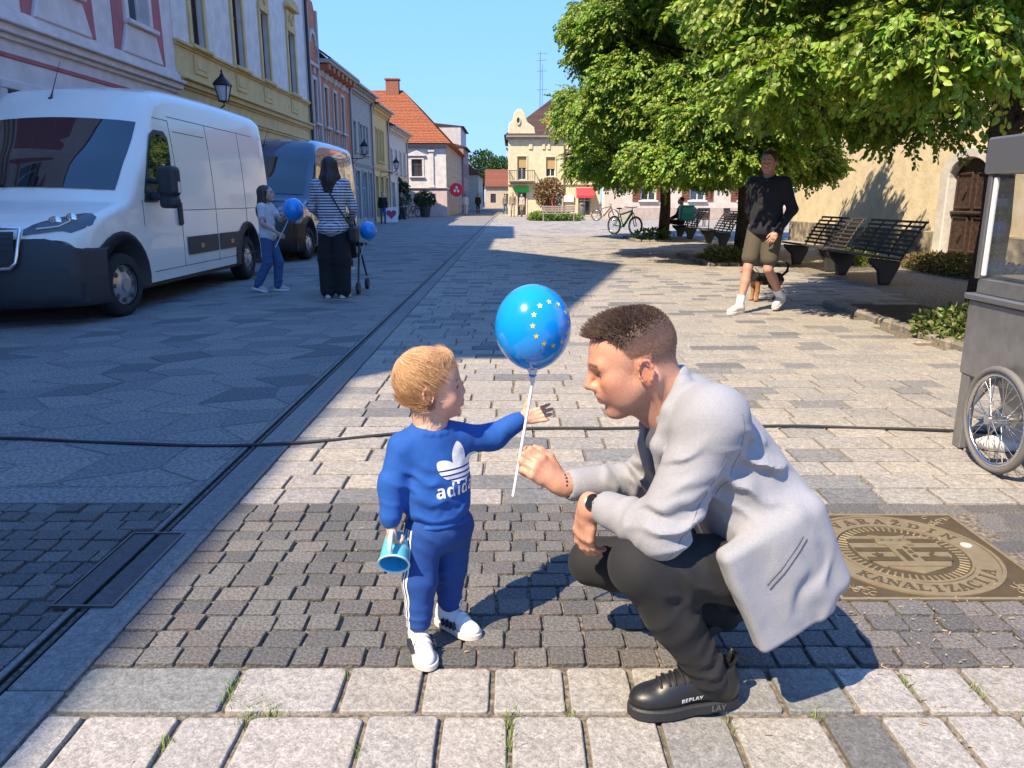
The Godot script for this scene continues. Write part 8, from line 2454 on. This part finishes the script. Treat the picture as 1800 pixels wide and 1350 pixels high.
	j.folds = [[knR, Vector3(0.2, 1, 0).normalized(), 0.03, 0.05, 0.005], [anR + Vector3(0, 0.035, 0), Vector3(0.1, 1, 0), 0.026, 0.045, 0.007], [knL, Vector3(-0.2, 1, 0).normalized(), 0.032, 0.05, 0.005], [anL + Vector3(0, 0.035, 0), Vector3(0.1, 1, 0), 0.026, 0.045, 0.007], [Vector3(-0.205, 0.32, -1.94) + O, Vector3(0.7, 0.7, 0), 0.035, 0.05, 0.005]]
	g = G.new(); j.build(g, 0.0048, Vector3(-0.36, 0.04, -2.17) + O, Vector3(-0.06, 0.45, -1.86) + O)
	var tr := part(t, "trousers", g, navy)
	for sgn: float in [-1.0, 1.0]:
		for q in 3:
			g = G.new()
			var x := (q - 1) * 0.0105
			flat_poly(g, PackedVector2Array([Vector2(x - 0.0026, -0.15), Vector2(x + 0.0026, -0.15), Vector2(x + 0.0026, 0.16), Vector2(x - 0.0026, 0.16)]), 0.01)
			var out := -R if sgn < 0 else R
			var face := (out * 1.0 + N * 0.18).normalized()
			var c := ((hpR + anR) / 2 if sgn < 0 else (hpL + anL) / 2) + face * 0.12
			var yx := Vector3.UP
			part(tr, "side_stripe", lay_on(j, g, Transform3D(Basis(yx.cross(face).normalized(), yx, face), c), 0.0014, 0.11), prt)
	# shoes
	var lea := mat("shoe_white", Color(0.74, 0.73, 0.71), 0.45)
	var sol := mat("sole_cream", Color(0.62, 0.56, 0.48), 0.6)
	var dark := mat("print_dark", Color(0.03, 0.035, 0.05), 0.6)
	for q in [[anR, Vector3(0.36, 0, 0.93)], [anL, Vector3(0.80, 0, 0.6)]]:
		var XS := Transform3D(basis_xy(q[1], Vector3.UP).scaled_local(Vector3(0.60, 0.62, 0.72)), Vector3(q[0].x, 0.002, q[0].z))
		var sh := shoe_parts(t, "shoe", XS, lea, sol, lea, true)
		for i in 4:
			g = G.new(); g.box(XS * Vector3(0.0 + 0.024 * i, 0.048 + 0.0 * i, 0.0), Vector3(0.004, 0.02, 0.0735), XS.basis.orthonormalized() * Basis(Vector3(0, 0, 1), 0.25))
			part(sh, "side_mark", g, dark)

func build_balloon() -> void:
	var c := Vector3(0.055, 0.925, -1.995)
	var ax := Vector3(0.035, 1, -0.02).normalized()
	var t := thing("balloon", "large blue balloon with ring of yellow stars on a white stick", "balloon", Vector3(0.003, 0.462, -1.97))
	var O := -t.position
	var BX := Transform3D(basis_xy(Vector3.RIGHT, ax), c + O)
	var prof := []
	for i in 25:
		var a := -PI / 2 + PI * i / 24.0
		var r := 0.1005 * cos(a)
		var y := 0.112 * sin(a)
		if y < 0: y *= 1.03; r *= 1.0 - 0.10 * pow(-sin(a), 3.0)
		prof.append(Vector2(maxf(r, 0.0), y))
	var bm := mat("balloon_blue", Color(0.004, 0.26, 0.76), 0.16); bm.clearcoat_enabled = true; bm.clearcoat = 0.6; bm.clearcoat_roughness = 0.1
	var bal := part(t, "envelope", G.new().lathe(prof, 40, BX), bm)
	part(t, "neck", G.new().lathe([Vector2(0.006, -0.135), Vector2(0.011, -0.13), Vector2(0.007, -0.122), Vector2(0.014, -0.112), Vector2(0.02, -0.109)], 12, BX), bm)
	var white := mat("stick_white", Color(0.75, 0.75, 0.77), 0.35)
	part(t, "cup", G.new().lathe([Vector2(0.0, -0.152), Vector2(0.006, -0.15), Vector2(0.007, -0.13), Vector2(0.016, -0.112), Vector2(0.014, -0.112)], 12, BX), white)
	part(t, "stick", G.new().tube([Vector3.ZERO, BX * Vector3(0, -0.148, 0)], 0.0042, 8), white)
	var n0 := Vector3(0.50, 0.22, 0.84).normalized()
	var u := n0.cross(Vector3.UP).normalized(); var w := u.cross(n0)
	for k in 12:
		var a := TAU * k / 12.0
		var dir := (n0 * cos(0.56) + (u * cos(a) + w * sin(a)) * sin(0.56)).normalized()
		var tx := Vector3.UP.cross(dir).normalized(); var ty := dir.cross(tx)
		var g := G.new()
		var ctr := dir
		var ring := []
		for i in 10: ring.append((dir + (tx * sin(TAU * i / 10.0) + ty * cos(TAU * i / 10.0)) * (0.078 if i % 2 == 0 else 0.032)).normalized())
		for i in 10:
			var q := []
			for d in [dir, ring[(i + 1) % 10], ring[i]]:
				var l: Vector3 = BX.basis.inverse() * d
				q.append(BX * (l / Vector3(l.x / 0.1005, l.y / (0.112 if l.y > 0 else 0.1154), l.z / 0.1005).length() * 1.008))
			g.t3(q[0], q[1], q[2], dir, dir, dir)
		part(bal, "star", g, mat("star_yellow", Color(0.72, 0.62, 0.04), 0.4))

func build_cup() -> void:
	var t := thing("toy_cup", "light blue plastic cup with white handle in the toddler's hand", "cup", Vector3(-0.318, 0.318, -1.93))
	var ax := Vector3(0.06, -0.52, 0.85).normalized()
	var X := Transform3D(basis_xy(Vector3.RIGHT, ax), Vector3.ZERO)
	part(t, "shell", G.new().lathe([Vector2(0.0, -0.045), Vector2(0.03, -0.045), Vector2(0.033, -0.04), Vector2(0.0415, 0.036), Vector2(0.043, 0.04)], 28, X), mat("cup_teal", Color(0.10, 0.42, 0.50), 0.3))
	part(t, "rim", G.new().lathe([Vector2(0.0415, 0.037), Vector2(0.044, 0.0385), Vector2(0.044, 0.0425), Vector2(0.0395, 0.0425), Vector2(0.0385, 0.0395)], 28, X), mat("cup_pale", Color(0.45, 0.72, 0.78), 0.3))
	part(t, "lining", G.new().lathe([Vector2(0.0395, 0.041), Vector2(0.03, -0.038), Vector2(0.0, -0.04)], 28, X), mat("cup_blue", Color(0.03, 0.36, 0.66), 0.25))
	part(t, "handle", G.new().tube([X * Vector3(-0.005, 0.028, -0.04), X * Vector3(-0.005, 0.03, -0.062), X * Vector3(-0.005, 0.0, -0.07), X * Vector3(-0.005, -0.028, -0.058), X * Vector3(-0.005, -0.03, -0.034)], 0.0068, 8), mat("cup_pale", Color(0.45, 0.72, 0.78), 0.3))

func build_heroes() -> void:
	build_man()
	build_toddler()
	build_balloon()
	build_cup()

# ---------------------------------------------------------------- passers-by, dog, pushchair
func small_balloon(label: String, c: Vector3, hand: Vector3, tail: Vector3, r: float) -> void:
	var t := thing("balloon", label, "balloon", c)
	var ax := (c - hand).normalized()
	var X := Transform3D(basis_xy(Vector3.RIGHT, ax), Vector3.ZERO)
	var prof := []
	for i in 15:
		var a := -PI / 2 + PI * i / 14.0
		prof.append(Vector2(maxf(0.0, r * cos(a) * (1.0 - (0.1 * pow(-sin(a), 3.0) if a < 0 else 0.0))), r * 1.1 * sin(a)))
	var m := mat("balloon_blue", Color(0.004, 0.26, 0.76), 0.16)
	part(t, "envelope", G.new().lathe(prof, 24, X), m)
	part(t, "neck", G.new().lathe([Vector2(0.004, -r * 1.3), Vector2(0.016, -r * 1.08)], 8, X), m)
	part(t, "stick", G.new().tube([tail - c, hand - c, -ax * r * 1.2], 0.006, 6), mat("stick_white", Color(0.75, 0.75, 0.77), 0.35))

func build_passers() -> void:
	var navy := fabric("sweater_black", Color(0.012, 0.014, 0.02))
	var white := fabric("tee_white", Color(0.68, 0.68, 0.70))
	var denim := fabric("denim_blue", Color(0.055, 0.12, 0.27))
	var blackc := fabric("black_cloth", Color(0.012, 0.012, 0.014))
	var shoew := mat("shoe_white", Color(0.74, 0.73, 0.71), 0.45)
	var shoed := mat("shoe_dark", Color(0.02, 0.02, 0.02), 0.6)
	figure({"label": "man in black sweater and olive shorts walking a small dog", "at": Vector3(2.82, 0, -8.72), "turn": deg_to_rad(-42), "h": 1.76, "cell": 0.014, "hair": Color(0.06, 0.035, 0.022), "fade": 0.9, "beard": 0.3, "skin": Color(0.5, 0.27, 0.19),
		"top": navy, "bottom": fabric("shorts_olive", Color(0.10, 0.085, 0.055)), "leg": 0.5, "shoe": mat("shoe_cream", Color(0.62, 0.58, 0.52), 0.6), "sole": mat("sole_cream", Color(0.62, 0.56, 0.48), 0.6), "sock": mat("sock_white", Color(0.75, 0.75, 0.75), 0.9), "drop": 0.0, "girth": 1.08,
		"kneR": Vector3(-0.11, 0.5, 0.13), "ankR": Vector3(-0.12, 0.085, 0.26), "kneL": Vector3(0.08, 0.49, 0.03), "ankL": Vector3(0.10, 0.16, -0.32), "toeL": Vector3(0.0, -0.35, 0.94), "toeR": Vector3(-0.2, 0.0, 1.0), "hipL": Vector3(0.09, 0.92, -0.02), "hipR": Vector3(-0.09, 0.92, 0.02),
		"elbL": Vector3(0.27, 1.14, -0.05), "wriL": Vector3(0.19, 0.90, 0.12), "elbR": Vector3(-0.25, 1.14, -0.12), "wriR": Vector3(-0.2, 0.92, -0.2), "look": Vector3(0.15, -0.12, 1.0), "palmL": Vector3(0.6, 0.2, 0.8), "head": Vector3(0.0, 1.63, 0.03), "hairlen": 0.0 })
	figure({"label": "person standing behind the popcorn cart with one white shoe under it", "at": Vector3(3.1, 0, -3.62), "turn": -PI / 2, "h": 1.75, "cell": 0.022, "hair": Color(0.05, 0.035, 0.03), "hairlen": 0.0, "top": white, "bottom": white, "shoe": shoew, "kneR": Vector3(-0.1, 0.5, 0.34), "ankR": Vector3(-0.1, 0.09, 0.56)})
	# dog behind his legs, and the leash
	var d := thing("dog", "small black and tan dog with raised tail behind the walking man", "dog", Vector3(3.22, 0, -9.75), deg_to_rad(-70))
	d.scale = Vector3.ONE * 0.84
	var s := DogCoat.new(); s.painted = true
	s.chain([Vector3(0, 0.34, 0.2), Vector3(0, 0.33, 0.02), Vector3(0, 0.345, -0.2)], [0.095, 0.085, 0.075], 0.04)
	s.chain([Vector3(0, 0.36, 0.24), Vector3(0, 0.45, 0.32)], [0.07, 0.055], 0.04); s.ell(Vector3(0, 0.49, 0.36), Vector3(0.055, 0.055, 0.065), Basis(), 0.03); s.cap(Vector3(0, 0.475, 0.4), Vector3(0, 0.455, 0.47), 0.03, 0.02, 0.02)
	for x: float in [-1.0, 1.0]:
		s.ell(Vector3(x * 0.05, 0.52, 0.34), Vector3(0.014, 0.045, 0.03), Basis(Vector3(0, 0, 1), -x * 0.5), 0.01)
		s.chain([Vector3(x * 0.055, 0.3, 0.2), Vector3(x * 0.055, 0.16, 0.19), Vector3(x * 0.055, 0.03, 0.2), Vector3(x * 0.055, 0.02, 0.235)], [0.045, 0.028, 0.02, 0.02], 0.02)
		s.chain([Vector3(x * 0.05, 0.31, -0.2), Vector3(x * 0.06, 0.21, -0.14), Vector3(x * 0.06, 0.13, -0.25), Vector3(x * 0.06, 0.03, -0.23), Vector3(x * 0.06, 0.02, -0.195)], [0.065, 0.042, 0.024, 0.019, 0.02], 0.02)
	s.chain([Vector3(0, 0.36, -0.26), Vector3(0, 0.43, -0.36), Vector3(0, 0.52, -0.38), Vector3(0, 0.57, -0.33)], [0.022, 0.02, 0.017, 0.012], 0.015)
	var g := G.new(); s.build(g, 0.012, Vector3(-0.15, -0.01, -0.45), Vector3(0.15, 0.65, 0.55))
	part(d, "body", g, mat("fur", Color.WHITE, 0.8))
	for x: float in [-1.0, 1.0]: part(d, "eye", G.new().ball(Vector3(x * 0.03, 0.5, 0.415), Vector3.ONE * 0.009, Basis(), 6, 4), shoed)
	solo("leash", "thin dark leash hanging between the walking man and his dog", "leash", G.new().tube([Vector3(3.05, 0.9, -9.0), Vector3(3.16, 0.5, -9.25), Vector3(3.1, 0.30, -9.5), Vector3(3.05, 0.42, -9.7)], 0.005, 5), shoed)

	figure({"label": "girl with long brown hair, white shirt and blue jeans holding a balloon", "at": Vector3(-3.36, 0, -10.75), "turn": deg_to_rad(84), "h": 1.42, "cell": 0.016, "hair": Color(0.05, 0.028, 0.02), "hairlen": 0.5, "skin": Color(0.55, 0.33, 0.25), "top": white, "sleeve": 0.4, "bottom": denim, "wide": 1.25, "shoe": mat("shoe_pink", Color(0.5, 0.36, 0.38), 0.6), "sole": shoew,
		"kneL": Vector3(0.09, 0.5, 0.12), "ankL": Vector3(0.09, 0.09, 0.08), "kneR": Vector3(-0.09, 0.5, 0.0), "ankR": Vector3(-0.1, 0.12, -0.2), "toeR": Vector3(0, -0.25, 1), "elbR": Vector3(-0.24, 1.16, 0.02), "wriR": Vector3(-0.16, 1.0, 0.24), "elbL": Vector3(0.2, 1.2, 0.16), "wriL": Vector3(0.12, 1.36, 0.34), "look": Vector3(0.1, 0.1, 1)})
	small_balloon("blue balloon held by the girl in blue jeans", Vector3(-2.93, 1.12, -10.55), Vector3(-3.12, 0.80, -10.6), Vector3(-3.22, 0.62, -10.6), 0.14)
	figure({"label": "woman in striped shirt and wide black trousers seen from behind", "at": Vector3(-2.3, 0, -10.05), "turn": PI, "h": 1.77, "cell": 0.015, "hair": Color(0.02, 0.013, 0.012), "hairlen": 0.30, "skin": Color(0.5, 0.3, 0.22), "top": stripe_cloth(), "bottom": blackc, "wide": 1.75, "girth": 1.1, "drop": -0.03, "shoe": mat("shoe_cream", Color(0.62, 0.58, 0.52), 0.6),
		"elbL": Vector3(0.26, 1.14, 0.05), "wriL": Vector3(0.2, 1.0, 0.28), "elbR": Vector3(-0.26, 1.14, 0.05), "wriR": Vector3(-0.2, 1.0, 0.28), "kneL": Vector3(0.1, 0.5, 0.03), "kneR": Vector3(-0.1, 0.5, -0.02)})
	var bag := thing("handbag", "small black shoulder bag with strap on the striped woman's back", "bag", Vector3(-2.3, 0, -10.05))
	part(bag, "strap", G.new().tube([Vector3(-0.07, 1.47, 0.12), Vector3(0.02, 1.34, 0.165), Vector3(0.12, 1.15, 0.165), Vector3(0.22, 0.98, 0.13), Vector3(0.26, 0.9, 0.06)], 0.011, 6), shoed)
	part(bag, "pouch", G.new().box(Vector3(0.27, 0.82, 0.02), Vector3(0.1, 0.2, 0.26), Basis(), 0.03), shoed)
	# pushchair in front of her, a small arm reaches out with a balloon
	var p := thing("pushchair", "dark pushchair half hidden in front of the striped woman", "pushchair", Vector3(-2.3, 0, -10.75))
	var pm := mat("pushchair_frame", Color(0.03, 0.03, 0.033), 0.45)
	for x: float in [-0.22, 0.22]:
		part(p, "side_frame", G.new().tube([Vector3(x, 1.02, 0.42), Vector3(x, 0.72, 0.22), Vector3(x, 0.2, -0.3)], 0.014, 6), pm)
		part(p, "rear_strut", G.new().tube([Vector3(x, 0.66, 0.15), Vector3(x, 0.12, 0.32)], 0.014, 6), pm)
		for z: float in [-0.32, 0.34]: part(p, "wheel", G.new().lathe([Vector2(0.0, -0.02), Vector2(0.08, -0.022), Vector2(0.085, 0.0), Vector2(0.08, 0.022), Vector2(0.0, 0.02)], 16, Transform3D(Basis(Vector3(0, 0, 1), PI / 2), Vector3(x, 0.085, z))), pm)
	part(p, "seat", G.new().box(Vector3(0, 0.5, 0.02), Vector3(0.36, 0.05, 0.36), Basis(), 0.02), blackc)
	part(p, "seat_back", G.new().box(Vector3(0, 0.72, 0.2), Vector3(0.36, 0.48, 0.05), Basis(Vector3.RIGHT, 0.3), 0.02), blackc)
	part(p, "handlebar", G.new().tube([Vector3(-0.22, 1.02, 0.42), Vector3(0.22, 1.02, 0.42)], 0.016, 6), pm)
	figure({"label": "small child sitting in the pushchair with one arm out", "at": Vector3(-2.33, 0.10, -10.77), "turn": PI, "h": 0.86, "cell": 0.016, "hair": Color(0.06, 0.035, 0.022), "hairlen": 0.0, "top": blackc, "bottom": fabric("grey_cloth", Color(0.1, 0.1, 0.11)), "shoe": shoew,
		"kneL": Vector3(0.1, 0.86, 0.4), "kneR": Vector3(-0.1, 0.86, 0.4), "ankL": Vector3(0.1, 0.45, 0.5), "ankR": Vector3(-0.1, 0.45, 0.5), "elbR": Vector3(-0.4, 1.1, 0.1), "wriR": Vector3(-0.62, 1.14, 0.12)})
	small_balloon("blue balloon held out from the pushchair", Vector3(-1.95, 0.84, -10.6), Vector3(-2.03, 0.645, -10.68), Vector3(-2.1, 0.45, -10.68), 0.115)
	# far figures
	var grey := fabric("far_grey", Color(0.2, 0.2, 0.2)); var tan := fabric("far_tan", Color(0.3, 0.24, 0.17))
	var far := [
		["old woman in dark coat and blue skirt walking by the house row", Vector3(-8.0 + 1.2, 0, -41.5), 0.2, 1.62, blackc, denim], ["person in dark clothes standing by the topiary planter", Vector3(-7.1, 0, -50.5), 1.4, 1.7, blackc, blackc],
		["person in white walking away down the sunny street", Vector3(-3.9, 0, -66.0), PI, 1.68, white, white], ["person in black walking beside the far side house", Vector3(-3.1, 0, -72.0), PI, 1.75, blackc, blackc],
		["woman in grey walking near the far end of the street", Vector3(-0.6, 0, -70.0), 0.4, 1.7, grey, denim], ["man in brown jacket and beige trousers before the corner shop", Vector3(0.05, 0, -58.5), 0.0, 1.78, tan, fabric("far_beige", Color(0.4, 0.35, 0.28))],
		["pale dressed woman beside the corner shop door", Vector3(0.75, 0, -59.5), -0.6, 1.66, fabric("far_pale", Color(0.5, 0.42, 0.36)), tan], ["person in teal shirt by the corner house window", Vector3(3.45, 0, -58.5), PI, 1.68, fabric("far_teal", Color(0.25, 0.4, 0.42)), blackc]]
	for f in far:
		figure({"label": f[0], "at": f[1], "turn": f[2], "h": f[3], "cell": 0.035, "hair": Color(0.05, 0.035, 0.03), "hairlen": 0.0, "top": f[4], "bottom": f[5], "shoe": shoed, "kneL": Vector3(0.1, 0.5, 0.1), "ankL": Vector3(0.1, 0.09, 0.12), "ankR": Vector3(-0.1, 0.09, -0.16), "group": "people far down the street"})
	# delivery rider seated on the farthest bench, big teal bag on the back
	figure({"label": "delivery rider in dark red trousers sitting on the farthest bench", "at": Vector3(5.72, -0.42, -26.6), "turn": -PI / 2, "h": 1.75, "cell": 0.03, "hair": Color(0.03, 0.02, 0.02), "hairlen": 0.0, "top": blackc, "bottom": fabric("maroon", Color(0.09, 0.012, 0.02)), "shoe": shoed, "kneL": Vector3(0.12, 0.95, 0.44), "kneR": Vector3(-0.12, 0.95, 0.44), "ankL": Vector3(0.12, 0.52, 0.5), "ankR": Vector3(-0.12, 0.52, 0.6), "elbL": Vector3(0.24, 1.15, 0.1), "wriL": Vector3(0.18, 1.05, 0.32), "elbR": Vector3(-0.24, 1.15, 0.1), "wriR": Vector3(-0.18, 1.05, 0.32)})
	var bk := thing("delivery_bag", "square teal delivery backpack on the seated rider", "backpack", Vector3(5.75, 0, -26.05))
	part(bk, "case", G.new().box(Vector3(0, 0.82, 0.12), Vector3(0.46, 0.5, 0.36), Basis(), 0.04), mat("bag_teal", Color(0.0, 0.27, 0.32), 0.5))
	part(bk, "flap", G.new().box(Vector3(0, 0.9, 0.31), Vector3(0.36, 0.2, 0.02), Basis(), 0.008), mat("bag_teal_light", Color(0.02, 0.36, 0.4), 0.5))

class DogCoat extends S:
	func paint(p: Vector3, _n: Vector3) -> Color:
		if p.y < 0.2 or (p.z > 0.4 and p.y < 0.49) or (p.y < 0.3 and absf(p.z) > 0.12): return Color(0.32, 0.14, 0.05)
		return Color(0.015, 0.013, 0.012)

func _ready() -> void:
	build_env()
	build_ground()
	build_houses()
	build_trees()
	build_vans()
	build_objects()
	build_heroes()
	build_passers()
